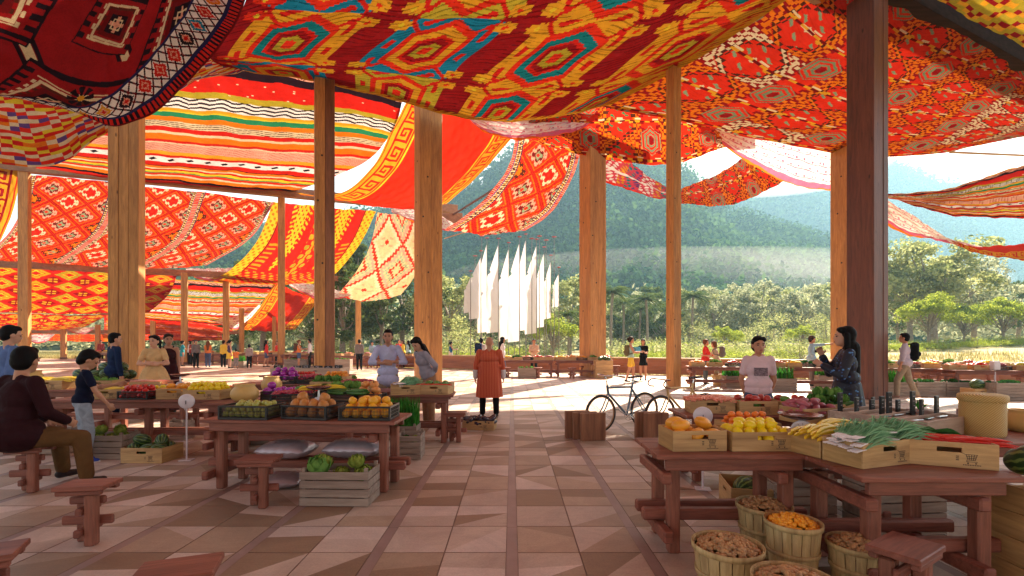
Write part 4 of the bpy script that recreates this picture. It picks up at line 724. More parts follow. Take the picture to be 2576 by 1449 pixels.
# ================================================================== paving: one real slab per tile, split in two tones by inlaid wedges
def paving():
    m, nt, out = new_mat('sandstone_tiles'); a = N(nt, 'ShaderNodeAttribute', attribute_name='tone'); v = coords(nt)
    n1 = N(nt, 'ShaderNodeTexNoise', Scale=1.7, Detail=8.0, Roughness=0.7, Distortion=0.8); L(nt, v, n1.inputs['Vector'])
    n2 = N(nt, 'ShaderNodeTexNoise', Scale=60.0, Detail=3.0); L(nt, v, n2.inputs['Vector'])
    k = ramp(nt, n1.outputs['Fac'], [(0.3, (0.72, 0.68, 0.68)), (0.7, (1.08, 1.06, 1.04))]); k2 = ramp(nt, n2.outputs['Fac'], [(0.3, (0.86,)*3), (0.7, (1, 1, 1))])
    c = mixc(nt, 1.0, mixc(nt, 1.0, a.outputs['Color'], k, 'MULTIPLY'), k2, 'MULTIPLY')
    vv = coords(nt, (0.25, 2.2, 1)); n3 = N(nt, 'ShaderNodeTexNoise', Scale=3.0, Detail=8.0, Roughness=0.75, Distortion=2.5); L(nt, vv, n3.inputs['Vector'])
    vein = ramp(nt, n3.outputs['Fac'], [(0.485, (1, 1, 1)), (0.5, (0.78, 0.72, 0.68)), (0.515, (1, 1, 1))]); c = mixc(nt, 0.6, c, vein, 'MULTIPLY')
    b = N(nt, 'ShaderNodeBsdfPrincipled', Roughness=0.52); L(nt, c, b.inputs['Base Color'])
    rr = N(nt, 'ShaderNodeMapRange'); rr.inputs[3].default_value = 0.38; rr.inputs[4].default_value = 0.68; L(nt, n1.outputs['Fac'], rr.inputs[0]); L(nt, rr.outputs[0], b.inputs['Roughness'])
    bp = N(nt, 'ShaderNodeBump', Strength=0.15, Distance=0.004); L(nt, n2.outputs['Fac'], bp.inputs['Height']); L(nt, bp.outputs[0], b.inputs['Normal']); L(nt, b.outputs[0], out.inputs['Surface'])
    V, F, Cc = [], [], []
    P = 1.028; S = 0.092; t = (P-S)/2; D = 0.514; g = 0.009
    tones = [(0.60, 0.47, 0.39), (0.45, 0.325, 0.235), (0.31, 0.205, 0.135), (0.72, 0.59, 0.53), (0.50, 0.37, 0.275), (0.64, 0.51, 0.44)]
    rnd = random.Random(3)
    def wall_y(x): return 24.55-0.4636*(x-5.3) - 0.25
    for i in range(-44, 26):
        for half in (0, 1):
            x0 = i*P+S/2+half*t+(0 if half == 0 else g/2); x1 = i*P+S/2+(half+1)*t-(g/2 if half == 0 else 0)
            for j in range(2, 92):
                y0 = j*D+g/2; y1 = (j+1)*D-g/2
                if y1 > wall_y((x0+x1)/2): break
                if abs(x0) > 3+1.15*y1: continue
                z = 0.0+rnd.uniform(-0.0008, 0.0008); r = rnd.random(); fl = rnd.random() < 0.25
                a, b_, c_, d_ = (x0, y0), (x1, y0), (x1, y1), (x0, y1)
                if r < 0.16: pol = [[a, b_, c_, d_]]
                else:
                    f1 = rnd.choice([0.0, 0.0, 0.45, 0.55]); f2 = rnd.choice([1.0, 0.62, 0.5, 1.0])
                    if fl: f1, f2 = f2, f1
                    p = (x0, y0+(y1-y0)*f1); q = (x1, y0+(y1-y0)*f2)
                    lo = [a, b_, q, p]; hi = [p, q, c_, d_]; pol = [[k for n_, k in enumerate(pl) if k != pl[n_-1]] for pl in (lo, hi)]
                    if rnd.random() < 0.22 and f1 < 0.4:
                        p2 = (x0, y0+(y1-y0)*min(1, f1+0.5)); q2 = (x1, y0+(y1-y0)*min(1, f2)); pol[1] = [p, q, p2]; pol.append([k for k in (p2, q, c_, d_) if True])
                ts = rnd.sample(tones, len(pol))
                for pl, tc in zip(pol, ts):
                    if len(pl) < 3: continue
                    o = len(V); V += [(x, y, z) for x, y in pl]; F.append(tuple(range(o, o+len(pl)))); k = rnd.uniform(0.93, 1.07); Cc.append((tc[0]*k, tc[1]*k, tc[2]*k, 1))
                o = len(V); V += [(x0, y0, z), (x1, y0, z), (x1, y1, z), (x0, y1, z), (x0, y0, -.012), (x1, y0, -.012), (x1, y1, -.012), (x0, y1, -.012)]
                for q in ((0, 4, 5, 1), (1, 5, 6, 2), (2, 6, 7, 3), (3, 7, 4, 0)): F.append(tuple(o+k for k in q)); Cc.append((0.25, 0.15, 0.1, 1))
    me = bpy.data.meshes.new('paving'); me.from_pydata(V, [], F); me.materials.append(m)
    A = me.attributes.new('tone', 'FLOAT_COLOR', 'FACE'); A.data.foreach_set('color', np.array(Cc, np.float32).ravel())
    tag(link('paved_floor', me), kind='structure')
    mb = MB(); gm = pm('grout_and_strips', (0.24, 0.155, 0.135), 0.6, 0.2, 6)
    vs = [(-60, 1, -.007), (30, 1, -.007), (30, 12.8, -.007), (-40, 45.4, -.007), (-60, 45.4, -.007)]; mb.add(vs, [(0, 1, 2, 3, 4)]); tag(mb.build('floor_bed', gm), kind='structure')
    V, F = [], []
    for i in range(-44, 26):
        y1 = min(47, wall_y(i*P)); y0 = 1.0
        if abs(i*P) > 3+1.15*y1: continue
        n = int((y1-y0)/1.03)
        for k in range(n):
            o = len(V); a = y0+k*1.03+.003; V += [(i*P-S/2+.004, a, -.0015), (i*P+S/2-.004, a, -.0015), (i*P+S/2-.004, a+1.022, -.0015), (i*P-S/2+.004, a+1.022, -.0015)]; F.append((o, o+1, o+2, o+3))
    me = bpy.data.meshes.new('strips'); me.from_pydata(V, [], F); me.materials.append(pm('strip_stone', (0.30, 0.20, 0.18), 0.45, 0.18, 3.0)); tag(link('paving_strips', me), kind='structure')
paving()
# ================================================================== terrain
def sstep(a, b, x): t = np.clip((x-a)/(b-a), 0, 1); return t*t*(3-2*t)
def fbm(x, y, s=1.0):
    r = 0
    for k, (f, a) in enumerate(((1, 1), (2.1, .5), (4.3, .27), (8.7, .13))):
        r = r + a*np.sin(x*f*s+1.7*k+2.1*np.sin(y*f*s*0.7+k))*np.cos(y*f*s*1.1+0.9*k+1.3*np.sin(x*f*s*0.6))
    return r
GT = np.array([[-2.0, 700], [-0.9, 660], [-.36, 575], [-.15, 520], [-.08, 476], [0.0, 408], [.14, 368], [.27, 400], [.38, 470], [.46, 555], [.6, 610], [.7, 668], [.86, 735], [1.3, 800], [2.2, 840]])
FT = np.array([[-2.0, 650], [-.5, 600], [0.2, 470], [.45, 425], [.62, 415], [.78, 428], [.84, 455], [.90, 482], [1.0, 505], [1.3, 520], [2.2, 600]])
def crest(tab, t): return np.interp(t, tab[:, 0], tab[:, 1])
def near_h(x, y):
    r = 1.5*sstep(12, 39, x)*sstep(17, 34, y); return r-0.12+0.05*fbm(x, y, 0.08)
def hill_z(t, Y, tab, Yb, Yc):
    z = EYE+(CY-crest(tab, t))*Yc/F0; s = np.clip((Y-Yb)/(Yc-Yb), 0, 1); s = s*s*(2-s)*0.5+0.5*s
    f = np.where(Y > Yc, 1-0.5*np.clip((Y-Yc)/Yc, 0, 1), 1); n = fbm(t*Y, Y, 0.035)*0.035*Yc*s*(1-s)*2.2+fbm(t*Y, Y, .012)*.06*Yc*s*(1-s)*2
    return z*s*f+n+near_h(t*Y, Y)*(1-s)
def polar(name, tab, Yb, Yc, Y1, mat, nt_=150, ny=110, t0=-1.9, t1=1.9):
    t, Y = np.meshgrid(np.linspace(t0, t1, nt_), np.linspace(Yb, Y1, ny)); Z = hill_z(t, Y, tab, Yb, Yc)
    V = np.stack([t*Y, Y, Z], -1).reshape(-1, 3); i = np.arange(ny-1)[:, None]*nt_+np.arange(nt_-1)[None]; F = np.stack([i, i+1, i+nt_+1, i+nt_], -1).reshape(-1, 4)
    return tag(link(name, fast_mesh(name, V, F, mat, smooth=True)), kind='structure')
SOIL = pm('forest_floor', (0.045, 0.07, 0.025), 0.95, 0.4, 0.1)
polar('green_hill', GT, 105, 250, 330, SOIL); polar('far_hill', FT, 300, 560, 760, SOIL)
gx, gy = np.meshgrid(np.linspace(-1, 1, 161), np.linspace(0, 1, 120)); gy = gy**2.0; Yg = -10+gy*1400; Xg = gx*(70+gy*1800); Z = np.where(Yg > 14, near_h(Xg, Yg), -0.12)-0.02
Z = np.where(Yg < wall_lim(Xg) if False else (Yg < 24.55-0.4636*(Xg-5.3)+0.3), -0.06, Z); Z = np.where(Yg > 110, np.minimum(Z, 0)-0.5, Z)
V = np.stack([Xg, Yg, Z], -1).reshape(-1, 3); i = np.arange(119)[:, None]*161+np.arange(160)[None]; F = np.stack([i, i+1, i+162, i+161], -1).reshape(-1, 4)
GRS = pm('dry_meadow', (0.40, 0.34, 0.17), 0.95, 0.45, 0.6)
tag(link('ground', fast_mesh('ground', V, F, GRS, smooth=True)), kind='structure')
# ================================================================== foliage
def leaf_cloud(centres, radii, n_each, size, shell=0.55, flat=0.75, rng=RNG):
    c = np.repeat(centres, n_each, 0); r = np.repeat(radii, n_each, 0); n = len(c)
    d = rng.normal(size=(n, 3)); d /= np.linalg.norm(d, axis=1)[:, None]; k = (shell+(1-shell)*rng.random((n, 1))); p = c+d*k*r*np.array([1, 1, flat])
    nrm = d+rng.normal(size=(n, 3))*0.7; nrm /= np.linalg.norm(nrm, axis=1)[:, None]; a = np.cross(nrm, rng.normal(size=(n, 3))); a /= np.linalg.norm(a, axis=1)[:, None]; b = np.cross(nrm, a)
    s = size*(0.6+0.8*rng.random((n, 1))); q = 0.55+0.3*rng.random((n, 1))
    V = np.stack([p-a*s, p-b*s*q*0.8+a*s*.2, p+a*s, p+b*s*q], 1).reshape(-1, 3); return V
def quads_mesh(name, V, mat, k=4): return fast_mesh(name, V, np.arange(len(V)).reshape(-1, k), mat)
LEAF = [leaf_mat('leaf_sunny_green', (0.13, 0.18, 0.05), (0.48, 0.50, 0.22), 0.5, 0.5), leaf_mat('leaf_deep_green', (0.035, 0.075, 0.022), (0.15, 0.20, 0.065), 0.5),
        leaf_mat('leaf_lime', (0.14, 0.22, 0.02), (0.42, 0.48, 0.07), 0.8, 0.55), leaf_mat('leaf_grey_green', (0.15, 0.19, 0.10), (0.48, 0.50, 0.33), 0.5, 0.5)]
BARK = pm('pale_bark', (0.24, 0.20, 0.16), 0.9, 0.35, 6, bump=0.5)
def tree_proto(kind, seed, h=10.0, mat=0):
    rg = np.random.default_rng(seed); rd = random.Random(seed); t = MB(); cs, rs = [], []
    tilt = rd.uniform(-.6, .6); th = h*(0.30 if kind != 'bush' else 0.08)
    top = Vector((tilt, rd.uniform(-.5, .5), h*0.62)); t.path([(0, 0, -.6), (tilt*.1, 0, th*.6), (tilt*.4, .1, th*1.25), top], [h*.028, h*.022, h*.017, h*.006], 8)
    nb = {'broad': 15, 'umbrella': 24, 'bush': 9, 'slim': 12}[kind]
    for i in range(nb):
        a = i*2.4+rd.uniform(-.4, .4); f = (i+.5)/nb
        if kind == 'broad': R = h*.34*math.sqrt(max(.08, 1-(2*f-1)**2))*rd.uniform(.6, 1.15); z = th+(h*.92-th)*f; r = h*rd.uniform(.085, .145)
        elif kind == 'umbrella': R = h*.46*rd.uniform(.25, 1.0); z = h*(.56+.36*(1-(R/(h*.46))**2)*rd.uniform(.4, 1)); r = h*rd.uniform(.10, .16)
        elif kind == 'bush': R = h*.5*rd.uniform(.1, 1); z = h*(.25+.5*rd.random()*(1-.6*R/(h*.5))); r = h*rd.uniform(.22, .32)
        else: R = h*.16*(1.2-f)*rd.uniform(.5, 1.2); z = th*.7+(h*.96-th*.7)*f; r = h*rd.uniform(.07, .11)*(1.25-f*.6)
        c = Vector((R*math.cos(a)+tilt*f, R*math.sin(a), z)); cs.append(c); rs.append((r*rd.uniform(.9, 1.3), r*rd.uniform(.9, 1.3), r*rd.uniform(.65, .95)))
        b0 = Vector((tilt*.4*f, 0, th*(.7+.9*f))) if kind != 'bush' else Vector((0, 0, .1)); mid = b0.lerp(c, .55)+Vector((0, 0, -.04*h)); t.path([b0, mid, c], [h*.010, h*.007, h*.003], 5)
        for k in range(2):
            c2 = c+Vector((rd.uniform(-1, 1), rd.uniform(-1, 1), rd.uniform(-.4, .7)))*r*1.1; cs.append(c2); rs.append((r*.6, r*.6, r*.5))
    V = leaf_cloud(np.array([tuple(c) for c in cs]), np.array(rs), 150 if kind != 'bush' else 110, h*0.014, 0.5, 1.0, rg)
    return t, V
TREES = {}
def mk_tree(key, kind, seed, h, mat, nm, label, cat='tree'):
    t, V = tree_proto(kind, seed, h); r = empty(nm, (0, 0, -200), label=label, cat=cat)
    t.build('trunk' if kind != 'bush' else 'stems', BARK, r); link('crown' if kind != 'bush' else 'foliage', quads_mesh('leaves', V, LEAF[mat]), r); TREES[key] = [r, h, False]; return r
def put_tree(key, ox, Y, top, label, gname='trees beyond the low wall', rz=None, wide=1.0, z=None):
    r, h, used = TREES[key]; x = (ox-CX)/F0*Y; zb = float(near_h(np.array(x), np.array(Y)))-.05 if z is None else z; s = (EYE+(CY-top)*Y/F0-zb)/h
    o = r if not used else dup(r); TREES[key][2] = True; o.location = (x, Y, zb); o.rotation_euler = (0, 0, RNG.random()*6.28 if rz is None else rz); o.scale = (s*wide, s*wide, s); o['label'] = label; o['group'] = gname; return o
mk_tree('b1', 'broad', 1, 10, 0, 'broadleaf_tree', 'x'); mk_tree('b2', 'broad', 2, 10, 1, 'broadleaf_tree', 'x'); mk_tree('b3', 'broad', 3, 10, 3, 'broadleaf_tree', 'x')
mk_tree('u1', 'umbrella', 4, 11, 0, 'spreading_tree', 'x'); mk_tree('u2', 'umbrella', 5, 6, 2, 'spreading_tree', 'x'); mk_tree('s1', 'slim', 6, 12, 1, 'slender_tree', 'x')
mk_tree('h1', 'bush', 9, 2.5, 2, 'shrub', 'x', 'shrub'); mk_tree('h2', 'bush', 10, 3, 0, 'shrub', 'x', 'shrub')
# palm
def palm_proto():
    r = empty('palm_tree', (0, 0, -200), label='x', cat='palm tree'); t = MB(); t.path([(0, 0, -.3), (.25, 0, 3), (.3, .1, 6), (.2, .2, 8.2)], [.22, .15, .13, .16], 8); t.build('trunk', BARK, r)
    V = []; rg = np.random.default_rng(3)
    for i in range(44):
        a = i*2.4; el = rg.uniform(-.6, 1.35); Lf = rg.uniform(1.5, 2.1); d = np.array([math.cos(a), math.sin(a), 0]); s = np.array([-math.sin(a), math.cos(a), 0])
        for k in range(12):
            f = k/11; rad = Lf*f*(1 if f < 1 else 1); p = np.array([.2, .2, 8.2])+d*Lf*f*math.cos(el*(1-f*.6))+np.array([0, 0, 1])*(Lf*f*math.sin(el)-1.0*f*f)
            for sg in (-1, 1):
                tip = p+s*sg*(.55*(1-f*.6))+d*.35-np.array([0, 0, .25]); wv = d*.10; V += [p, p+wv, tip, p-wv*.2+np.array([0, 0, -.02])]
    link('crown', quads_mesh('fronds', np.array(V), LEAF[1]), r); TREES['palm'] = [r, 9.3, False]
palm_proto()
G = 'trees beyond the low wall'
TL = [('s1', 862, 44, 640, 'dark tree behind the far posts left of the wide post'), ('b2', 905, 50, 655, 'dark dense tree beyond the pale red far post'), ('s1', 960, 46, 690, 'dark slender tree left of the wide middle post'),
      ('b2', 1010, 54, 640, 'dense tree half hidden by the wide middle post'), ('b1', 1135, 52, 675, 'sunny broadleaf tree just right of the wide middle post'), ('b3', 1165, 60, 700, 'grey-green tree behind the leftmost white flags'), ('h2', 1150, 42, 800, 'olive bush at the foot of the tree beside the wide middle post'),
      ('b2', 1230, 62, 720, 'tree hidden behind the middle of the white flags'), ('b3', 1340, 62, 735, 'grey tree behind the right half of the white flags'), ('u2', 1392, 44, 790, 'bright lime tree at the right foot of the white flags'),
      ('b1', 1432, 58, 690, 'pale tree left of the post with dark knots'), ('b2', 1500, 60, 740, 'tree behind the post with dark knots'), ('b3', 1560, 64, 735, 'tree behind the palm right of the knotty post'), ('b2', 1640, 66, 712, 'dark round tree left of the slender sunlit post'),
      ('b2', 1590, 58, 770, 'dark low tree behind the palm trunks'), ('b2', 1665, 57, 760, 'dark low tree touching the slender sunlit post'), ('b1', 1735, 62, 720, 'dark tree right of the slender sunlit post'), ('b3', 1800, 60, 715, 'pale sunlit tree, first right of the dark one by the slender post'), ('b1', 1850, 64, 722, 'pale tree second right of the slender post'),
      ('b3', 1905, 62, 705, 'grey-green tree above the woman in the pale pink shirt'), ('b1', 1965, 64, 722, 'sunlit tree above the second planter of grass'), ('b3', 2020, 62, 715, 'grey-green tree behind the man in the cap'), ('b1', 2075, 66, 705, 'tall pale tree left of the near right post'),
      ('h2', 1925, 50, 775, 'rounded grey bush tree in the middle of the clearing'), ('u2', 1830, 46, 822, 'small yellow-green tree behind the couple with the red bag'), ('u2', 2015, 44, 818, 'small spreading lime tree behind the man in the cap'), ('h2', 1770, 52, 800, 'grey bush between two pale trees'), ('h2', 2080, 50, 780, 'grey bush beside the near right post'),
      ('b1', 2350, 48, 585, 'tallest tree, reaching the low orange cloth at right'), ('u1', 2290, 50, 640, 'tree at the right of the near post with a tiered crown'), ('b3', 2450, 52, 640, 'grey-green tree right of the tallest tree'), ('u2', 2335, 38, 742, 'wide rounded green tree behind the man with the backpack'), ('u2', 2525, 37, 748, 'wide bright green tree at the right edge'), ('u2', 2425, 42, 765, 'rounded tree between two wider ones at right'),
      ('b2', 2560, 55, 700, 'dark tree behind the right edge'), ('b2', 2260, 56, 720, 'dark tree touching the near right post'), ('b2', 600, 60, 760, 'dark tree seen between the far left cloths'), ('b2', 660, 56, 640, 'leafy tree seen between the diamond cloth and the yellow cloth'), ('b1', 700, 62, 700, 'tree behind the paired far posts'), ('b2', 780, 58, 720, 'dark tree behind the dark square post'), ('b2', 835, 56, 700, 'dark tree beside the dark square post'), ('s1', 885, 58, 600, 'tall tree seen over the beige cloth'), ('b2', 440, 70, 800, 'far tree low behind the striped far cloth')]
for k, ox, Y, top, lb in TL: put_tree(k, ox, Y, top, lb, wide=1.15 if k[0] in 'bu' else 1.1)
for ox, Y, top, lb in ((1540, 50, 712, 'palm nearest the knotty post'), (1563, 55, 742, 'shorter palm second from the knotty post'), (1625, 52, 730, 'palm with a bare pale trunk left of the slender post'), (1608, 56, 760, 'low palm between two taller palms'), (1748, 54, 725, 'palm just right of the slender sunlit post'), (1430, 46, 775, 'young palm right of the white flags'), (1950, 48, 815, 'low palm in front of the rounded grey bush')):
    put_tree('palm', ox, Y, top, lb, 'palms beyond the low wall', wide=1.2)
rd = random.Random(5)
shr = [(2236+i*17, 34+rd.uniform(0, 3.5), 857-(i*.65)-rd.uniform(0, 7)) for i in range(24)]
for i, (ox, Y, top) in enumerate(shr): put_tree('h1', ox, Y, top, 'yellow-green shrub in the sunny hedge rising behind the right tables', 'shrubs of the sunny hedge at right', wide=2.2)
for i in range(20):
    ox = 1570+i*30+rd.uniform(-8, 8); put_tree('h1' if i % 3 else 'h2', ox, 36+rd.uniform(-3, 6), 850+rd.uniform(-8, 8), 'low shrub in the bright undergrowth beyond the wall right of centre', 'shrubs of the bright undergrowth', wide=2.0)
for i in range(16):
    ox = 850+i*36+rd.uniform(-8, 8); put_tree('h1' if i % 3 else 'h2', ox, 44+rd.uniform(-3, 6), 858+rd.uniform(-10, 8), 'low shrub in the undergrowth beyond the wall left of centre', 'shrubs of the left undergrowth', wide=2.0)
# wooded slopes: uncountable far crowns
def forest(name, tab, Yb, Yc, Ya, n, cr, leaf, k, mat, t0=-1.5, t1=1.6, seed=1):
    rg = np.random.default_rng(seed); t = rg.uniform(t0, t1, n); Y = Ya+(Yc*1.03-Ya)*rg.random(n)**0.8; z = hill_z(t, Y, tab, Yb, Yc); r = cr*(.6+.8*rg.random(n))
    c = np.stack([t*Y, Y, z+r*.9], 1); R = np.stack([r, r, r*1.15], 1); V = leaf_cloud(c, R, k, leaf, 0.75, 1.0, rg)
    return tag(link(name, quads_mesh(name, V, mat)), 'dense forest covering the %s slopes' % ('near green' if seed == 1 else 'far blue'), 'forest', kind='stuff')
HL = leaf_mat('hill_leaf', (0.012, 0.05, 0.018), (0.10, 0.19, 0.055), 0.05, 0.3)
forest('hillside_forest', GT, 105, 250, 108, 7500, 4.4, .92, 56, HL)
forest('distant_forest', FT, 300, 560, 330, 7500, 7.5, 2.2, 34, HL, t0=-.1, t1=1.5, seed=4)
# the lower wood edge in front of the hill
rg = np.random.default_rng(9); n = 700; t = rg.uniform(-1.3, 1.5, n); Y = rg.uniform(66, 104, n); r = 1.9*(.6+.8*rg.random(n)); c = np.stack([t*Y, Y, near_h(t*Y, Y)+r*1.3+rg.random(n)*4.2], 1)
tag(link('wood_edge', quads_mesh('wood_edge', leaf_cloud(c, np.stack([r, r, r*1.5], 1), 70, .42, .6, 1.0, rg), LEAF[3])), 'mass of pale trees at the foot of the hill', 'woodland', kind='stuff')
# meadow grass
def grass(name, n, rng_, h, mat, label):
    rg = np.random.default_rng(len(name)); t, Y = rng_(rg, n); x = t*Y; z = near_h(x, Y)-.03; H = h*(.5+rg.random(n)); a = rg.random(n)*6.28; wd = .02*Y/30+.006; dx = np.cos(a)*wd; dy = np.sin(a)*wd; lx = rg.normal(size=n)*H*.3
    V = np.stack([np.stack([x-dx, Y-dy, z], 1), np.stack([x+dx, Y+dy, z], 1), np.stack([x+lx, Y+lx*.3, z+H], 1)], 1).reshape(-1, 3); return tag(link(name, quads_mesh(name, V, mat, 3)), label, 'grass', kind='stuff')
def rngA(rg, n):
    x = rg.uniform(-75, 42, n); yw = np.maximum(24.55-0.4636*(x-5.3)+.5, 6); Y = yw+1+rg.random(n)**1.5*np.where(x > 8, 16, 30); return x/Y, Y
grass('meadow_grass', 110000, rngA, 0.30, leaf_mat('straw_grass', (0.16, 0.15, 0.05), (0.48, 0.42, 0.20), 0.3, 0.4), 'tall dry meadow grass beyond the low wall')
# ================================================================== posts, beams, wall
DA = Vector((.906, .423, 0)); RZ = math.atan2(.423, .906)
def post(nm, label, x, Y, s, ztop, mat, planks=0, grp='timber posts holding up the canopy', s2=None, mats=None):
    r = empty(nm, (x, Y, 0), RZ, label, 'post', grp); s2 = s2 or s
    if planks:
        wk = s/planks
        for i in range(planks):
            d = (.0, .018, .006, .022)[i % 4]; m = MB(); m.box((-s/2+wk*(i+.5), 0, ztop/2), (wk-.004, s2-2*d, ztop), .012); m.build('timber', (mats[i % len(mats)] if mats else mat), r)
    else:
        m = MB(); m.box((0, 0, ztop/2), (s, s2, ztop), .015); m.build('timber', mat, r)
        m = MB(); m.box((0, 0, .10), (s+.04, s2+.04, .2), .01); m.build('base_plate', COLD, r)
    return r
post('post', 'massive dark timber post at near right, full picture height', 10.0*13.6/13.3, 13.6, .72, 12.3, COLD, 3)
post('post', 'massive pale brown post with knots at left', (320-CX)/F0*14.3, 14.3, .73, 11.6, COLW, 3)
post('post', 'wide warm brown post in the middle left, behind the woman in grey', (1077-CX)/F0*19.3, 19.3, .93, 11.6, COLW, 2)
post('post', 'wide orange post with dark knots right of the white flags', (1491-CX)/F0*22.6, 22.6, .92, 11.6, COLW, 2)
post('post', 'dark square post left of centre, the second tall one from the left', (816-CX)/F0*17, 17.0, .66, 11.6, COLW, 2, mats=[COLW, COLM])
post('post', 'slender sunlit post standing on the open floor right of centre', (1695-CX)/F0*16.6, 16.6, .375, 11.2, COLW, 2)
post('post', 'bright orange post half hidden behind the dark near right post', (2125-CX)/F0*21, 21.0, .78, 10.5, COLW, 2)
for ox, Y, wpx, zt, lb in ((62, 27.8, 25, 11.6, 'slim post at the far left edge'), (708, 32.8, 21, 11.6, 'slim post under the left end of the yellow cloth'), (464, 34, 17, 6.6, 'slim post left of the far striped cloth'), (569, 36, 17, 6.9, 'slim post in front of the far striped cloth'), (385, 44, 13, 4.2, 'short dark far post beside the knotty left post'), (608, 40, 14, 4.5, 'short pale far post under the key-pattern cloth'), (901, 41, 16, 5.6, 'reddish far post left of the man with crossed arms'), (690, 41, 12, 4.6, 'short pinkish far post behind the woman in red'), (160, 45, 13, 3.3, 'short dark post at far left, the left one of two'), (246, 45, 12, 3.3, 'short dark post at far left, the right one of two'), (2250, 30, 9, 5, 'x')):
    if lb == 'x': continue
    post('post', lb, (ox-CX)/F0*Y, Y, wpx*Y/F0/1.28, zt, COLW)
def beam(label, a, b, wd, ht, mat=BEAMW, nm='beam'):
    a = Vector(a); b = Vector(b); d = b-a; m = MB(); m.box((0, 0, 0), (d.length, wd, ht), .012, M=Matrix.Translation((a+b)/2) @ d.to_track_quat('X', 'Z').to_matrix().to_4x4()); return tag(m.build(nm, mat), label, 'beam', 'timber beams under the canopy')
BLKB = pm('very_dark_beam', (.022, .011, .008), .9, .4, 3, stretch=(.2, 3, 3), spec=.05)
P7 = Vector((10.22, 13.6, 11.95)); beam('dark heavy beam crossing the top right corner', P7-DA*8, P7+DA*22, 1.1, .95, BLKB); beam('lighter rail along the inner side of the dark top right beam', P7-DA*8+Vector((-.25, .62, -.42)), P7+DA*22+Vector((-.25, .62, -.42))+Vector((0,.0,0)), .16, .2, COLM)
P3 = Vector(((1077-CX)/F0*19.3, 19.3, 11.9)); beam('high beam over the wide middle posts', P3-DA*22, P3+DA*12, .4, .6)
a = at(-200, 383, 26.2); b = at(1150, 556, 36.6); beam('long left beam carrying the striped cloth', (a.x, a.y, 11.9), (b.x, b.y, 11.9), .45, .62)
a = at(-100, 657, 29.5); b = at(720, 702, 36.8); beam('second left beam under the diamond cloth', (a.x, a.y, 6.62), (b.x, b.y, 6.62), .35, .42)
a = at(-100, 779, 39); b = at(280, 792, 43); beam('third left beam above the faded lattice cloth', (a.x, a.y, 4.35), (b.x, b.y, 4.35), .35, .42)
a = at(-100, 833, 44); b = at(600, 845, 50); beam('fourth, lowest left beam over the grass', (a.x, a.y, 2.65), (b.x, b.y, 2.65), .3, .36)
beam('short beam end poking out right of the wide middle post', at(1085, 551, 30.5), at(1162, 551, 31.5), .4, .7, BEAMW); beam('thin dark strut rising to the red diamond cloth', at(1140, 540, 31), at(1262, 464, 26), .1, .1, COLD, 'strut')
beam('short far beam behind the dark square post', at(835, 700, 43), at(905, 706, 44), .3, .45, BEAMW)
m = MB(); m.path([at(1118, 600, 30), at(1190, 578, 26)], .03, 6); tag(m.build('rope', pm('rope_fibre', (.5, .3, .15))), 'thin rope tied to the corner of the red diamond cloth', 'rope')
m = MB(); m.path([at(2390, 383, 21), at(2600, 392, 23)], .05, 6); tag(m.build('rope', pm('rope_fibre', (.5, .3, .15))), 'pale rope stretched across the bright sky at the right edge', 'rope')
def low_wall():
    d = Vector((.906, -.42, 0)).normalized(); a = Vector((5.3, 24.6, 0))-d*48; Lw = 72; rz = math.atan2(d.y, d.x)
    r = empty('low_wall', a, rz, 'long low boarded timber wall along the far edge of the floor', 'wall')
    m = MB()
    for k in range(4): m.box((Lw/2, 0, .02+.19*k+.093), (Lw, .16-.004*(k % 2), .186), .006)
    m.build('boards', WALLW, r); m = MB(); m.box((Lw/2, 0, .815), (Lw, .30, .05), .006); m.build('coping', pm('coping_wood', (.58, .38, .24), .5, .15, 1.0), r)
low_wall()
# ================================================================== white flags
POLE = pm('flag_pole_grey', (.16, .14, .13), .5, .2); FLAG = attr_mat('x', .8) if False else None
def flagmat():
    m, nt, out = new_mat('white_flag_cloth'); d = N(nt, 'ShaderNodeBsdfDiffuse', Color=(.70, .68, .70, 1)); t = N(nt, 'ShaderNodeBsdfTranslucent', Color=(.75, .73, .75, 1)); mx = N(nt, 'ShaderNodeMixShader'); mx.inputs[0].default_value = .35
    L(nt, d.outputs[0], mx.inputs[1]); L(nt, t.outputs[0], mx.inputs[2]); L(nt, mx.outputs[0], out.inputs['Surface']); return m
FLM = flagmat(); REDT = pm('red_trim', (.4, .05, .05), .6)
fl = [(1184,700,785,15,35),(1210,649,800,27,35.5),(1225,616,835,22,36.5),(1254,618,835,27,35),(1280,628,853,24,36),(1307,614,858,27,34.6),(1323,606,830,20,37),(1350,620,838,27,35.2),(1369,639,822,20,36.4),(1386,660,800,16,35.6),(1406,690,770,14,36.2)]
names = ['leftmost short', 'second from left', 'third from left', 'fourth from left', 'fifth from left', 'sixth from left, longest', 'seventh from left, highest tip', 'eighth from left', 'ninth from left', 'tenth from left', 'rightmost small']
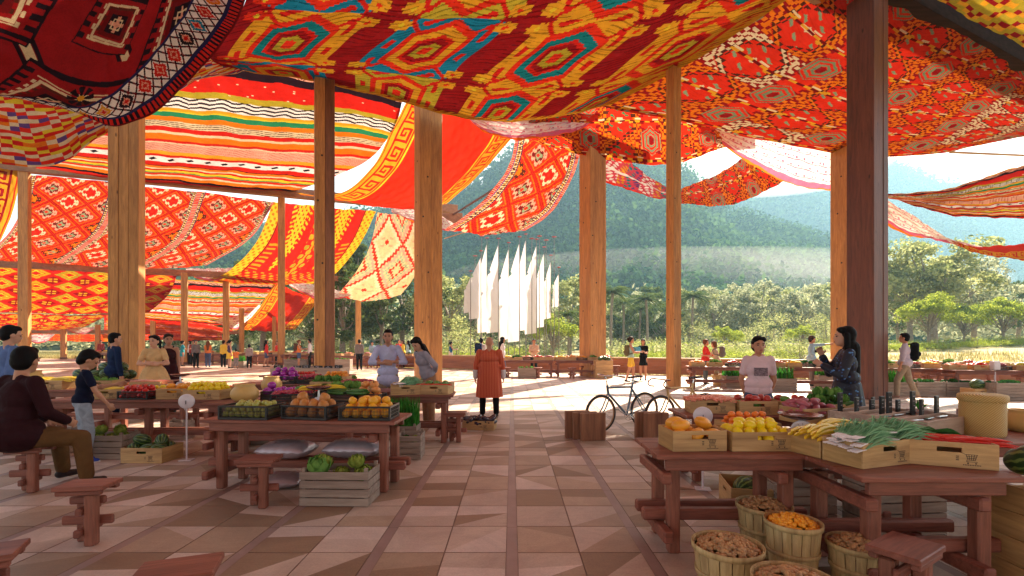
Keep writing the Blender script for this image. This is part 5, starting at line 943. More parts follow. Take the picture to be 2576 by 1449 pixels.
for (ox, ty, by, wd, Y), nm in zip(fl, names):
    p = at(ox, ty, Y); r = empty('flag', (p.x, Y, -.1), 0, 'tall white pennant on a thin pole, %s' % nm, 'flag', 'white pennants beyond the wall'); H = p.z+.1
    m = MB(); m.tube((0, 0, 0), (0, 0, H+.55), .035, .02, 8); m.build('pole', POLE, r); m = MB(); m.lathe([(0, 0), (.16, .03), (.13, .06), (0, .09)], 12, M=T(0, 0, H+.5)); m.build('finial', REDT, r)
    W = wd*Y/F0*1.05; zb = EYE+(CY-by)*Y/F0+.1; n1, n2 = 8, 60; V = []; Q = []
    for j in range(n2+1):
        z = zb+(H-zb)*j/n2; f = (H-z)/(H-zb); ww = W*min(1, f*2.6+.02)*(1 if f < .33 else 1+.04*math.sin(f*9))
        if .33 > f > .30: ww *= .82
        for i in range(n1+1): V.append((-ww*i/n1-.03, .05*math.sin(i*.9+f*5)*i/n1+.012*math.sin(f*30+i), z-.10*i/n1*(1 if j == 0 else 0)))
    for j in range(n2):
        for i in range(n1): Q.append((j*(n1+1)+i, j*(n1+1)+i+1, (j+1)*(n1+1)+i+1, (j+1)*(n1+1)+i))
    link('banner', fast_mesh('banner', np.array(V), np.array(Q), FLM, smooth=True), r)
for k, (ox, ty, Y) in enumerate([(1195, 640, 36), (1240, 700, 38), (1295, 720, 38), (1338, 596, 34), (1357, 590, 34.4), (1374, 600, 34.8), (1394, 592, 35.4), (1212, 590, 37)]):
    p = at(ox, ty, Y); r = empty('bare_flag_pole', (p.x, Y, -.1), 0, 'thin bare pole standing among the white pennants', 'pole', 'bare poles among the white pennants'); m = MB(); m.tube((0, 0, 0), (0, 0, p.z), .035, .02, 8); m.build('shaft', POLE, r)
    m = MB(); m.lathe([(0, 0), (.2, .03), (.16, .06), (0, .09)], 12, M=T(0, 0, p.z-.05)); m.build('finial', REDT, r)
# ================================================================== hazy air
def haze_box(name, x0, x1, y0, y1, z0, z1, dens, col, an=0.3):
    m, nt, out = new_mat(name); v = N(nt, 'ShaderNodeVolumePrincipled'); v.inputs['Density'].default_value = dens; v.inputs['Color'].default_value = rgba(col); v.inputs['Anisotropy'].default_value = an; L(nt, v.outputs[0], out.inputs['Volume'])
    mb = MB(); mb.add([(x, y, z) for x in (x0, x1) for y in (y0, y1) for z in (z0, z1)], [(0, 1, 3, 2), (4, 6, 7, 5), (0, 4, 5, 1), (2, 3, 7, 6), (0, 2, 6, 4), (1, 5, 7, 3)]); return tag(mb.build(name, m), 'pale hazy air over the valley', 'haze', kind='stuff')
if HAZE: haze_box('haze', -1950, 1950, -25, 1420, -8, 236, HAZE, HAZE_C, 0.35)

def mist(name, label, c, r, dens):
    m, nt, out = new_mat(name+'_vapour'); v = N(nt, 'ShaderNodeVolumePrincipled'); v.inputs['Density'].default_value = dens; v.inputs['Color'].default_value = (.97, .98, 1, 1); v.inputs['Anisotropy'].default_value = .2; L(nt, v.outputs[0], out.inputs['Volume'])
    mb = MB(); mb.ell((0, 0, 0), r, 24); return tag(mb.build(name, m, None, c), label, 'mist', kind='stuff')
mist('low_mist', 'low white mist drifting at the foot of the green hill', at(1830, 700, 140), (85, 18, 9), .006)
mist('ridge_cloud', 'soft cloud lying over the ridge at right', at(1890, 415, 330), (95, 40, 20), .010)

NAILM = pm('rusty_nail', (.02, .012, .008), .6)
for o in [o for o in COL.objects if o.get('category') == 'post' and 15 < o.location.y < 23]:
    w_ = max(abs(v.co.y) for v in o.children[0].data.vertices); x0 = min(v.co.x for c in o.children for v in c.data.vertices)
    for k, (u, z) in enumerate(((-.25, 4.4), (.2, 6.6), (-.2, 8.2), (.25, 2.4))):
        rr = .035 if w_ > .3 else .02
        m = MB(); m.tube((0, 0, 0), (0, -.012, 0), rr, n=10); m.build('nail_head', NAILM, o, (x0*(.5+u), -w_, z)); m = MB(); m.tube((0, 0, 0), (-.012, 0, 0), rr, n=10); m.build('nail_head', NAILM, o, (x0-.001, w_*u, z+.7))
# ================================================================== market furniture
CRW = wood('crate_plywood', (0.42, 0.25, 0.10), (0.66, 0.44, 0.20), 0, 3.0, 0.6, grain=9, knots=False, bump=.1)
CRWY = wood('crate_plywood_side', (0.38, 0.21, 0.07), (0.60, 0.37, 0.14), 1, 3.0, 0.6, grain=9, knots=False, bump=.1)
SLW = wood('grey_slat_wood', (0.26, 0.20, 0.16), (0.42, 0.34, 0.28), 0, 3.0, 0.75, grain=12, bump=.2)
BLK = pm('black_plastic', (.018, .020, .024), .42, .3, 12); INK = pm('ink_print', (.06, .045, .04), .8, .2)
BASKET = wood('split_wood_basket', (0.42, 0.29, 0.11), (0.66, 0.50, 0.24), 2, 5.0, 0.65, grain=8, knots=False)
STEEL = pm('brushed_steel', (.62, .62, .64), .3, .08, 20, 1.0); WHP = pm('white_enamel', (.72, .68, .74), .35, .05, 5, coat=.3)
def make_table(Lx, W, h=.77, legs=2):
    r = empty('market_table', (0, 0, -300), 0, 'x', 'table', 'heavy timber trestle tables of the market'); nm = 3
    m = MB()
    for k in range(nm): m.box((0, -W/2+W/nm*(k+.5), h-.017), (Lx-.003*(k % 2), W/nm-.003, .034), .005)
    m.build('tabletop', TABW, r)
    for s in (-1, 1): MB().box((0, s*(W/2-.07), h-.082), (Lx-.16, .045, .092), .006).build('apron', TABW, r)
    xs = [-(Lx/2-.16), (Lx/2-.16)] + ([0] if Lx > 2.6 else [])
    for x in xs:
        for s in (-1, 1):
            MB().box((x, s*(W/2-.10-.045), (h-.13)/2), (.088, .088, h-.132), .010).build('leg', LEGW, r)
        MB().box((x, 0, h-.175), (.075, W+.02, .085), .012).build('cross_beam', TABW, r) if False else None
        m = MB(); m.box((x-.083, 0, h-.178), (.075, W-.02, .085), .012); m.build('cross_beam', TABW, r)
        m = MB(); m.box((x-.083, 0, .17), (.075, W+.04, .09), .012); m.build('foot_beam', TABW, r)
    for s in (-1, 1): MB().box((0, s*(W/2-.235), .262), (Lx+.10, .075, .088), .012).build('stretcher', TABW, r)
    return r
TPRO = {}
def table(label, x, y, Lx, W=.7, rz=0, h=.77):
    k = (Lx, W, h)
    if k not in TPRO: TPRO[k] = make_table(Lx, W, h); o = TPRO[k]
    else: o = dup(TPRO[k])
    o.location = (x, y, 0); o.rotation_euler = (0, 0, math.radians(rz)); o['label'] = label; return o
def make_stool():
    r = empty('stool', (0, 0, -300), 0, 'x', 'stool', 'low timber stools around the market')
    m = MB(); m.box((0, 0, .462), (.36, .25, .036), .006); m.build('seat', TABW, r); m = MB(); m.box((0, -.095, .426), (.32, .045, .035), .006); m.box((0, .095, .426), (.32, .045, .035), .006); m.build('seat_batten', TABW, r)
    for x, y in ((-.062, .055), (.062, -.055)): MB().box((x, y, .204), (.076, .076, .408), .010).build('leg', LEGW, r)
    m = MB(); m.box((0, 0.0, .342), (.26, .034, .062), .010); m.build('cross_bar', TABW, r); m = MB(); m.box((0, 0, .184), (.37, .034, .072), .010); m.build('cross_bar', TABW, r)
    m = MB(); m.box((0, 0, .112), (.046, .27, .062), .010); m.build('foot_bar', TABW, r); m = MB(); m.box((0, 0, .275), (.046, .24, .06), .010); m.build('foot_bar', TABW, r); return r
STOOL = make_stool(); STUSED = [0]
def stool(label, x, y, rz=0, s=1.0):
    o = STOOL if not STUSED[0] else dup(STOOL); STUSED[0] = 1; o.location = (x, y, 0); o.rotation_euler = (0, 0, math.radians(rz)); o.scale = (s, s, s); o['label'] = label; return o
def slot_panel(w, h, t, slot=(.13, .032), zc=.7):
    m = MB(); sw, sh = slot; z0 = h*zc
    m.box((0, 0, (z0-sh/2)/2), (w, t, z0-sh/2), .001); m.box((0, 0, (z0+sh/2+h)/2), (w, t, h-z0-sh/2), .001)
    for s in (-1, 1): m.box((s*(w/2+sw/2)/2, 0, z0), (w/2-sw/2, t, sh), .0005)
    return m
def print_mark():
    m = MB(); y = -.0012
    def bar(x0, z0, x1, z1, w=.003):
        d = Vector((x1-x0, 0, z1-z0)); n = Vector((-d.z, 0, d.x)).normalized()*w/2; a = Vector((x0, y, z0)); b = Vector((x1, y, z1)); m.add([a-n, b-n, b+n, a+n], [(0, 1, 2, 3)])
    for k in range(4): bar(-.034+.004*k, .065-.012*k, .03-.004*k, .065-.012*k)
    for k in range(5): bar(-.03+.014*k, .065, -.02+.009*k, .03)
    bar(-.034, .065, -.05, .075); bar(-.024, .03, -.028, .018); bar(-.028, .018, .028, .018)
    for cx in (-.02, .02): m.add([(cx+.005*math.cos(a*PI/4), y, .008+.005*math.sin(a*PI/4)) for a in range(8)], [tuple(range(8))])
    for k in range(11): bar(-.045+.0085*k, -.004, -.040+.0085*k, -.004, .007)
    for k in range(3): bar(-.082, .05-.012*k, -.066, .05-.012*k, .006)
    return m
def make_crate(w=.50, d=.32, h=.155, simple=False):
    r = empty('wooden_crate', (0, 0, -300), 0, 'x', 'crate', 'plywood produce crates'); t = .010
    for s in (-1, 1):
        p = slot_panel(w, h, t).build('handle_panel', CRW, r, (0, s*(d/2-t/2), 0), 0 if s < 0 else PI)
        if not simple: print_mark().build('printed_mark', INK, p, (w*.23-.0, -t/2, h*.16))
        MB().box((s*(w/2-t/2), 0, h/2), (t, d-2*t, h), .001).build('side_panel', CRWY, r)
    MB().box((0, 0, .006), (w-2*t, d-2*t, .010), .001).build('base', CRWY, r); return r
CP = {}
def crate(label, x, y, z=0.0, rz=0, size=(.50, .32, .155), tilt=0.0, simple=False):
    k = (size, simple)
    if k not in CP: CP[k] = make_crate(*size, simple=simple); o = CP[k]
    else: o = dup(CP[k])
    o.location = (x, y, z+.001); o.rotation_euler = (math.radians(tilt), 0, math.radians(rz)); o['label'] = label; return o
def make_slat(w, d, h, n=4):
    r = empty('slatted_crate', (0, 0, -300), 0, 'x', 'crate', 'grey slatted wooden crates'); t = .014; sh = h/n
    for s in (-1, 1):
        m = MB()
        for k in range(n): m.box((0, s*(d/2-t/2), sh*(k+.5)), (w, t, sh-.010), .002)
        m.build('slat_side', SLW, r); m = MB()
        for k in range(n): m.box((s*(w/2-t/2), 0, sh*(k+.5)), (t, d-2*t-.002, sh-.010), .002)
        m.build('slat_end', SLW, r)
        for q in (-1, 1): MB().box((s*(w/2-t-.018), q*(d/2-t-.018), (h+.03)/2), (.034, .034, h+.03), .002).build('corner_post', SLW, r)
    MB().box((0, 0, .012), (w-2*t-.002, d-2*t-.002, .012), .001).build('base', SLW, r); return r
SP = {}
def slat(label, x, y, size=(.66, .36, .34), rz=0, z=0):
    if size not in SP: SP[size] = make_slat(*size, n=max(2, round(size[2]/.085))); o = SP[size]
    else: o = dup(SP[size])
    o.location = (x, y, z); o.rotation_euler = (0, 0, math.radians(rz)); o['label'] = label; return o
def make_black(w=.56, d=.36, h=.15):
    r = empty('plastic_crate', (0, 0, -300), 0, 'x', 'crate', 'black plastic lattice crates')
    for s in (-1, 1):
        for ax in (0, 1):
            ln = w if ax == 0 else d-.03; m = MB()
            for z, hh in ((.012, .024), (h-.010, .020)): m.box((0, 0, z), (ln, .014, hh), .002)
            nb = int(ln/.016)
            for k in range(nb): m.box((-ln/2+ln*(k+.5)/nb, 0, h/2), (.0030, .006, h-.044), .0005)
            for z in (h*.38, h*.62): m.box((0, .0, z), (ln, .0062, .004), .0005)
            for k in (-1, 1): m.box((k*(ln/2-.009), 0, h/2), (.018, .0145, h-.04), .002)
            p = m.build('lattice_side', BLK, r, (0, s*(d/2-.008), 0) if ax == 0 else (s*(w/2-.008), 0, 0), 0 if ax == 0 else PI/2)
    MB().box((0, 0, .006), (w-.03, d-.03, .008), .001).build('base', BLK, r); return r
BP = []
def black(label, x, y, z=.77, rz=0, sz=1.0):
    if not BP: BP.append(make_black()); o = BP[0]
    else: o = dup(BP[0])
    o.location = (x, y, z+.001); o.rotation_euler = (0, 0, math.radians(rz)); o.scale = (sz, sz, sz); o['label'] = label; return o
# ================================================================== produce
def skin(n, c, r=.4, v=.18, s=14, bump=0, coat=.15): return pm(n, c, r, v, s, bump=bump, coat=coat)
def wmelon_mat():
    m, nt, out = new_mat('striped_melon'); v = coords(nt); sx = N(nt, 'ShaderNodeSeparateXYZ'); L(nt, v, sx.inputs[0]); at2 = N(nt, 'ShaderNodeMath', operation='ARCTAN2'); L(nt, sx.outputs[2], at2.inputs[0]); L(nt, sx.outputs[1], at2.inputs[1])
    nz = N(nt, 'ShaderNodeTexNoise', Scale=18.0, Detail=4.0); L(nt, v, nz.inputs['Vector']); ad = N(nt, 'ShaderNodeMath', operation='MULTIPLY_ADD'); ad.inputs[1].default_value = 12.0; L(nt, at2.outputs[0], ad.inputs[0]); md = N(nt, 'ShaderNodeMath', operation='MULTIPLY'); md.inputs[1].default_value = 5.0; L(nt, nz.outputs['Fac'], md.inputs[0]); L(nt, md.outputs[0], ad.inputs[2])
    sn = N(nt, 'ShaderNodeMath', operation='SINE'); L(nt, ad.outputs[0], sn.inputs[0]); c = ramp(nt, sn.outputs[0], [(0.3, (.015, .05, .012)), (.75, (.14, .22, .05))]); b = N(nt, 'ShaderNodeBsdfPrincipled', Roughness=.35); L(nt, c, b.inputs['Base Color']); L(nt, b.outputs[0], out.inputs['Surface']); return m
FR = {}
STEM = pm('stem_brown', (.12, .10, .04), .8); LGR = leaf_mat('salad_leaf', (.05, .16, .03), (.22, .42, .10), 20, .3); LPALE = leaf_mat('onion_leaf', (.16, .46, .24), (.42, .74, .46), 8, .3); LDK = leaf_mat('dark_salad_leaf', (.015, .07, .02), (.06, .20, .05), 20, .25)
def fmesh(kind):
    if kind in FR: return FR[kind]
    m = MB(); mats = None
    def ball(r, sq=.92, dim=.12, n=14, lob=0, lam=0): return [(r*math.sin(PI*i/n)**(.9)*(1), (-r*math.cos(PI*i/n))*sq*(1-dim*math.exp(-((PI*i/n)/.35)**2)-dim*math.exp(-((PI-PI*i/n)/.35)**2))) for i in range(n+1)]
    if kind == 'orange': m.lathe(ball(.040), 16); mats = skin('orange_peel', (.80, .30, .015), .45, .12, 60, .3)
    elif kind == 'tangerine': m.lathe(ball(.030, .85), 14); mats = skin('tangerine_peel', (.85, .22, .02), .45, .12, 60, .3)
    elif kind == 'lemon': m.lathe([(0, -.050), (.008, -.046), (.022, -.036), (.033, -.018), (.036, 0), (.033, .018), (.022, .036), (.009, .045), (.006, .052), (0, .053)], 14, M=T(0, 0, 0, 0, PI/2)); mats = skin('lemon_peel', (.88, .66, .01), .4, .08, 60, .2)
    elif kind == 'apple': m.lathe(ball(.038, .9, .3), 14); m.tube((0, 0, .02), (.005, 0, .045), .002, n=5, mi=1); mats = [skin('apple_green', (.42, .42, .08), .35, .3, 10), STEM]
    elif kind == 'grapefruit': m.lathe(ball(.058), 18); mats = skin('yellow_orange_peel', (.86, .42, .02), .42, .1, 50, .25)
    elif kind == 'mango': m.ell((0, 0, 0), (.065, .045, .04), 14); mats = skin('mango_skin', (.85, .36, .03), .4, .22, 8)
    elif kind == 'brown_pear': m.lathe([(0, -.055), (.035, -.05), (.056, -.025), (.058, .0), (.048, .028), (.030, .048), (.012, .06), (0, .061)], 16); mats = skin('russet_skin', (.50, .20, .04), .55, .2, 20)
    elif kind == 'purple': m.lathe(ball(.062, .9, .2), 18); mats = skin('purple_gloss', (.36, .03, .34), .25, .15, 6)
    elif kind == 'tomato': m.lathe(ball(.034, .82, .2), 14, lob=5, lam=.03); m.lathe([(0.014, .024), (.004, .028), (0, .03)], 5, mi=1); mats = [skin('tomato_red', (.62, .025, .015), .25, .1, 8), LDKm()]
    elif kind == 'cherry': m.lathe(ball(.018, .92, .2), 10); mats = skin('radish_red', (.42, .02, .06), .3, .25, 20)
    elif kind == 'redpepper': m.lathe([(0, -.05), (.02, -.048), (.034, -.03), (.04, .01), (.034, .036), (.012, .042), (0, .034)], 15, lob=3, lam=.14, M=T(0, 0, 0, 0, 1.2)); m.tube((-.038, 0, .013), (-.06, 0, .02), .005, n=5, mi=1); mats = [skin('red_pepper', (.60, .02, .015), .22, .12, 8), LDKm()]
    elif kind == 'mangored': m.ell((0, 0, 0), (.058, .042, .040), 14); mats = skin('red_mango', (.48, .04, .03), .35, .45, 6)
    elif kind == 'mangogreen': m.ell((0, 0, 0), (.058, .042, .040), 14); mats = skin('green_mango', (.08, .22, .03), .35, .35, 6)
    elif kind == 'potato': m.ell((0, 0, 0), (.075, .032, .030), 12); mats = skin('purple_potato', (.42, .10, .13), .55, .25, 14, .2)
    elif kind == 'pumpkin': m.lathe(ball(.075, .78, .25), 24, lob=8, lam=.07); m.tube((0, 0, .04), (.01, 0, .085), .009, .006, 6, 1); mats = [skin('pumpkin_skin', (.72, .28, .07), .5, .2, 12), STEM]
    elif kind == 'cucumber': m.path([(-.14, 0, 0), (-.12, 0, 0), (-.05, .006, .0), (.05, .006, 0), (.12, 0, 0), (.14, -.002, 0)], [.004, .018, .023, .023, .018, .004], 10); mats = skin('cucumber_skin', (.045, .16, .02), .35, .3, 30)
    elif kind == 'yellowlong': m.path([(-.15, 0, 0), (-.12, .006, .004), (-.04, .014, .012), (.05, .012, .012), (.12, 0, .003), (.15, -.01, -.002)], [.003, .012, .015, .014, .010, .003], 8); mats = skin('yellow_bean', (.80, .58, .03), .4, .12, 20)
    elif kind == 'chilli': m.path([(-.12, 0, 0), (-.10, .004, 0), (-.02, .012, .004), (.06, .006, .003), (.12, -.012, -.003)], [.006, .011, .012, .008, .002], 8); mats = skin('chilli_red', (.60, .018, .01), .25, .12, 20)
    elif kind == 'eggplant': m.path([(-.10, 0, 0), (-.085, 0, 0), (-.03, .004, 0), (.04, .01, 0), (.085, .01, 0), (.10, .012, 0)], [.01, .032, .038, .028, .018, .008], 10); mats = skin('dark_aubergine', (.03, .016, .035), .25, .2, 8)
    elif kind == 'melon': m.ell((0, 0, 0), (.17, .13, .125), 22); mats = wmelon_mat()
    elif kind == 'carrot': m.path([(-.09, 0, 0), (-.08, 0, 0), (0, .003, 0), (.09, 0, 0)], [.006, .018, .013, .002], 8); mats = skin('salmon_root', (.78, .28, .18), .5, .15, 20)
    elif kind in ('cabbage', 'lettuce', 'darkleaf', 'artichoke'):
        rg = np.random.default_rng(len(kind)); R = {'cabbage': .085, 'lettuce': .06, 'darkleaf': .065, 'artichoke': .075}[kind]; V, Q = [], []
        nl = {'cabbage': 16, 'lettuce': 22, 'darkleaf': 20, 'artichoke': 26}[kind]
        for i in range(nl):
            a = i*2.4; f = i/nl; el = 1.45*(1-f)-.15 if kind != 'lettuce' else rg.uniform(.2, 1.3); n1, n2 = 5, 5; rr = R*(.62+.42*f); cw = .95 if kind == 'cabbage' else .65
            for j in range(n2):
                for k in range(n1):
                    s = (k/(n1-1)-.5)*cw*math.sin(PI*(.15+.8*j/(n2-1)))*1.6; e = -1.0+(el+1.25)*j/(n2-1)+rg.uniform(-.05, .05); q = rr*(1+.12*(j/(n2-1))**2*(1 if kind != 'cabbage' else .8)+.05*math.sin(k*2.2+i)*(j/(n2-1)))
                    V.append((q*math.cos(e)*math.cos(a+s), q*math.cos(e)*math.sin(a+s), q*math.sin(e)))
            o = i*n1*n2; Q += [(o+j*n1+k, o+j*n1+k+1, o+(j+1)*n1+k+1, o+(j+1)*n1+k) for j in range(n2-1) for k in range(n1-1)]
        m.ell((0, 0, 0), (R*.6, R*.6, R*.6), 10); m.add(V, Q, 0, None, True); mats = {'cabbage': LGR, 'lettuce': LGR, 'darkleaf': LDK, 'artichoke': leaf_mat('squash_leaf', (.10, .20, .03), (.36, .42, .08), 14, .2)}[kind]
    elif kind == 'spring_onion':
        rg = np.random.default_rng(8)
        for i in range(7):
            y = (i-3)*.011; m.ell((-.19, y, rg.uniform(-.004, .004)), (.013, .008, .008), 8, 1); m.path([(-.18, y, 0), (-.09, y*1.1, .004)], [.006, .005], 6, 1)
            for k in range(8): a = rg.uniform(-.5, .5); b = rg.uniform(.0, 1.3); m.path([(-.10, y*1.1, .004), (.0, y+a*.05, .02+b*.03), (.09, y+a*.16, .02+b*.07), (.13+.07*rg.random(), y+a*.30, .0+b*.075)], [.003, .0034, .003, .0006], 4)
        mats = [LPALE, pm('onion_white', (.82, .78, .80), .4, .06)]
    elif kind == 'greenbunch':
        rg = np.random.default_rng(4)
        for i in range(16): a = rg.uniform(-.5, .5); b = rg.uniform(0, .6); m.path([(-.14, a*.02, 0), (-.03, a*.06, .015+b*.03), (.08, a*.16, .02+b*.05), (.14, a*.24, b*.03)], [.003, .004, .007, .001], 5)
        mats = LDK
    elif kind == 'nut': m.ell((0, 0, 0), (.020, .013, .012), 8); mats = skin('nut_brown', (.44, .24, .10), .6, .45, 30)
    elif kind == 'kumquat': m.ell((0, 0, 0), (.019, .014, .013), 8); mats = skin('kumquat', (.85, .36, .02), .4, .12, 30)
    FR[kind] = m.mesh(kind, mats); return FR[kind]
def LDKm(): return LDK
NAMES = dict(purple='purple_aubergine', redpepper='red_pepper', mangored='red_mango', mangogreen='green_mango', yellowlong='yellow_bean', darkleaf='leafy_green', brown_pear='russet_pear', cherry='radish', melon='watermelon', greenbunch='herb_bunch', chilli='red_chilli', carrot='pink_root', spring_onion='spring_onion_bunch', artichoke='green_squash', eggplant='dark_aubergine')
FSZ = dict(orange=.04, tangerine=.03, lemon=.038, apple=.036, grapefruit=.056, mango=.045, brown_pear=.055, purple=.058, tomato=.03, cherry=.018, redpepper=.038, mangored=.043, mangogreen=.043, potato=.036, pumpkin=.066, cucumber=.024, yellowlong=.018, chilli=.013, eggplant=.036, melon=.135, carrot=.018, cabbage=.085, lettuce=.055, darkleaf=.06, artichoke=.075, spring_onion=.03, greenbunch=.025)
rf = random.Random(11)
def fruit(kind, loc, label, group, rot=None, s=1.0, cat=None):
    o = link(NAMES.get(kind, kind), fmesh(kind), None, loc); o.rotation_euler = rot or (rf.uniform(-.6, .6), rf.uniform(-.5, .5), rf.uniform(0, 6.28)); o.scale = (s,)*3
    return tag(o, label, cat or NAMES.get(kind, kind).replace('_', ' '), group)
def fill(kind, where, x, y, z, w, d, rz=0, lay=2, depth=None, s=1.0, align=False, kinds=None, deep=.10, slant=0):
    """one fruit object per fruit, heaped in a box of w x d whose floor is at z"""
    if kind == 'cherry' and not kinds or (kinds and 'cherry' in kinds):
        b = MB(); base = fmesh('cherry' if not kinds else 'carrot'); s_ = s*(1 if not kinds else .8); vs = [v.co*s_ for v in base.vertices]; fs = [tuple(p.vertices) for p in base.polygons]; rg = random.Random(int(abs(x*77+y*13)))
        nn = int(w*d/(.036*s_)**2*2.4)
        for i in range(nn):
            u, v = rg.uniform(-.5, .5), rg.uniform(-.5, .5); b.add(vs, fs, 0, T(u*w, v*d, rg.uniform(0, .05)*s_+.015+.02*(1-4*u*u), rg.uniform(0, 6), rg.uniform(-1, 1)), True)
        o = b.build('heap_of_small_fruit', base.materials[0], None, (x, y, z), math.radians(rz)); return tag(o, 'pile of %s %s' % ('shiny dark red radishes' if not kinds else 'pink roots', where), 'heap', kind='stuff')
    r = FSZ[kind]*s; R = math.radians(rz); cs, sn = math.cos(R), math.sin(R); px_ = 2.05*r*(1.0 if not align else 1.0); xl = px_*(1 if not align else (4.5 if kind in ('cucumber', 'yellowlong', 'chilli') else (6 if kind == 'spring_onion' else 3)))
    if kind in ('mango', 'mangored', 'mangogreen'): xl = px_*1.35
    if kind == 'potato': xl = px_*1.9
    for k in range(lay):
        ww, dd = w-2*r-k*r*1.1, d-2*r-k*r*1.1; nx = max(1, int(ww/xl)+1); ny = max(1, int(dd/px_)+1)
        for i in range(nx):
            for j in range(ny):
                if k == lay-1 and lay > 1 and rf.random() < .18: continue
                lx = (0 if nx == 1 else -ww/2+ww*i/(nx-1))+rf.uniform(-.12, .12)*r; ly = (0 if ny == 1 else -dd/2+dd*j/(ny-1))+rf.uniform(-.12, .12)*r; lz = z+r+k*r*1.35+slant*ly+rf.uniform(0, .12)*r
                kk = kind if not kinds else rf.choice(kinds); nm = NAMES.get(kk, kk).replace('_', ' ')
                rot = (rf.uniform(-.1, .1), rf.uniform(-.08, .08), R+rf.uniform(-.16, .16)+(PI if rf.random() < .0 else 0)) if align else None
                fruit(kk, (x+lx*cs-ly*sn, y+lx*sn+ly*cs, lz), '%s %s' % (nm, where), '%s %s' % (nm, where), rot, s*rf.uniform(.92, 1.06))
def fill_crate(kind, where, x, y, z=.77, rz=0, size=(.50, .32, .155), false_floor=.07, **kw): fill(kind, where, x, y, z+false_floor, size[0]-.03, size[1]-.03, rz, **kw)
# ---------------------------------------------------------------- left group
ZT = .771
table('front left table with black plastic crates of fruit on it', -2.27, 5.32, 2.14, .66, -4)
table('long table left of centre with the ochre pots, behind the front left one', -3.15, 6.75, 2.2, .72, -4)
table('table in front of the man with crossed arms', -2.95, 8.28, 2.1, .62, 0)
table('short table with tilted crates beside the woman in grey', -1.45, 7.72, 1.02, .62, 3)
table('long left table behind the boy in the navy shirt', -5.35, 7.12, 2.8, .62, 2)
table('left back table holding crates by the man in navy', -7.2, 8.6, 2.9, .66, 3)
table('back table at left with watermelons', -8.6, 10.4, 2.2, .66, 6)
table('table with purple aubergines in front of the dark square post', -4.45, 9.7, 2.2, .66, 0)
table('table under the long pale display box at left of centre', -5.2, 12.1, 2.2, .7, 0)
stool('small stool in front of the sacks under the front left table', -2.47, 4.62, 4); stool('stool alone on the floor at lower left, fully visible', -3.39, 3.78, 8)
stool('stool cut off by the lower left corner', -2.86, 2.52, 30); stool('stool cut off by the bottom edge, its seat just visible', -1.67, 2.36, 20); stool('stool the man in the dark red jacket sits on', -5.2, 5.1, 10, 1.04)
stool('stool beside the crate of dark aubergines, left of the main aisle', -.92, 7.65, 0)
# front table goods
black('black plastic crate of green apples, left end of the front left table', -2.87, 5.23, ZT, -6); fill('apple', 'in the left black crate on the front left table', -2.87, 5.23, ZT+.015, .52, .32, -6, lay=3)
black('black plastic crate of russet pears, middle of the front left table', -2.20, 5.24, ZT, -14); fill('brown_pear', 'in the middle black crate on the front left table', -2.20, 5.24, ZT+.015, .52, .32, -14, lay=3)
black('black plastic crate of large yellow oranges, right end of the front left table', -1.56, 5.18, ZT, -2); fill('grapefruit', 'in the right black crate on the front left table', -1.56, 5.18, ZT+.015, .52, .32, -2, lay=3, s=.86)
# second table
def pot(label, x, y, z, R, h):
    m = MB(); m.lathe([(R*.62, 0), (R*.9, h*.15), (R, h*.38), (R*.96, h*.6), (R*.74, h*.82), (R*.68, h*.90), (R*.74, h*.97), (R*.72, h), (R*.64, h), (R*.60, h*.9), (R*.7, h*.7), (0, h*.55)], 36); return tag(m.build('ochre_pot', pm('ochre_clay', (.62, .40, .13), .5, .14, 5, bump=.1), None, (x, y, z)), label, 'pot')
pot('large round ochre pot on the table behind the apple crate', -3.80, 6.72, ZT, .185, .235); pot('smaller ochre pot with a wide neck behind the large round one', -4.12, 8.1, ZT, .165, .25)
m = MB(); m.lathe([(.055, 0), (.06, .11), (.064, .13), (.056, .13), (.05, .02), (0, .02)], 24); tag(m.build('ochre_cup', MATS['ochre_clay'], None, (-3.32, 8.12, ZT)), 'small straight ochre cup beside the aubergine crates', 'cup')
black('black plastic crate of red radishes left of the white kitchen scale', -2.98, 6.45, ZT, 18, .95); fill('cherry', 'in the black crate left of the kitchen scale', -2.98, 6.45, ZT+.09, .50, .30, 18, lay=3)
black('black plastic crate of purple aubergines behind the large ochre pot', -3.42, 6.98, ZT, 0, .8); fill('purple', 'in the crate behind the large ochre pot', -3.42, 6.98, ZT+.06, .42, .25, 0, lay=2)
crate('plywood crate of red and green peppers behind the radish crate', -3.0, 6.98, ZT, 6, (.40, .28, .12)); fill('redpepper', 'in the crate behind the radishes', -3.0, 6.98, ZT+.06, .37, .25, 6, lay=2, kinds=['redpepper', 'redpepper', 'mangogreen'])
black('black plastic crate of cucumbers, squash and greens behind the russet pears', -2.45, 6.75, ZT, -8, .98); fill('cucumber', 'in the black crate behind the russet pears', -2.30, 6.62, ZT+.10, .36, .2, -12, lay=2, align=True); fill('yellowlong', 'beside the kitchen scale', -2.62, 6.55, ZT+.16, .30, .12, 30, lay=2, align=True, s=1.2)
for i, (dx, dy) in enumerate(((-.16, .16), (.0, .2), (.14, .12))): fruit('cabbage', (-2.42+dx, 6.8+dy, ZT+.21), 'crinkled green cabbage heaped behind the kitchen scale', 'crinkled green cabbages heaped behind the kitchen scale', (0, 0, i), .95)
black('black plastic crate of pumpkins at the right end of the second table', -2.02, 6.72, ZT, -10, .72); fill('pumpkin', 'in the small black crate on the second table', -2.02, 6.72, ZT+.02, .36, .22, -10, lay=3, s=.85)
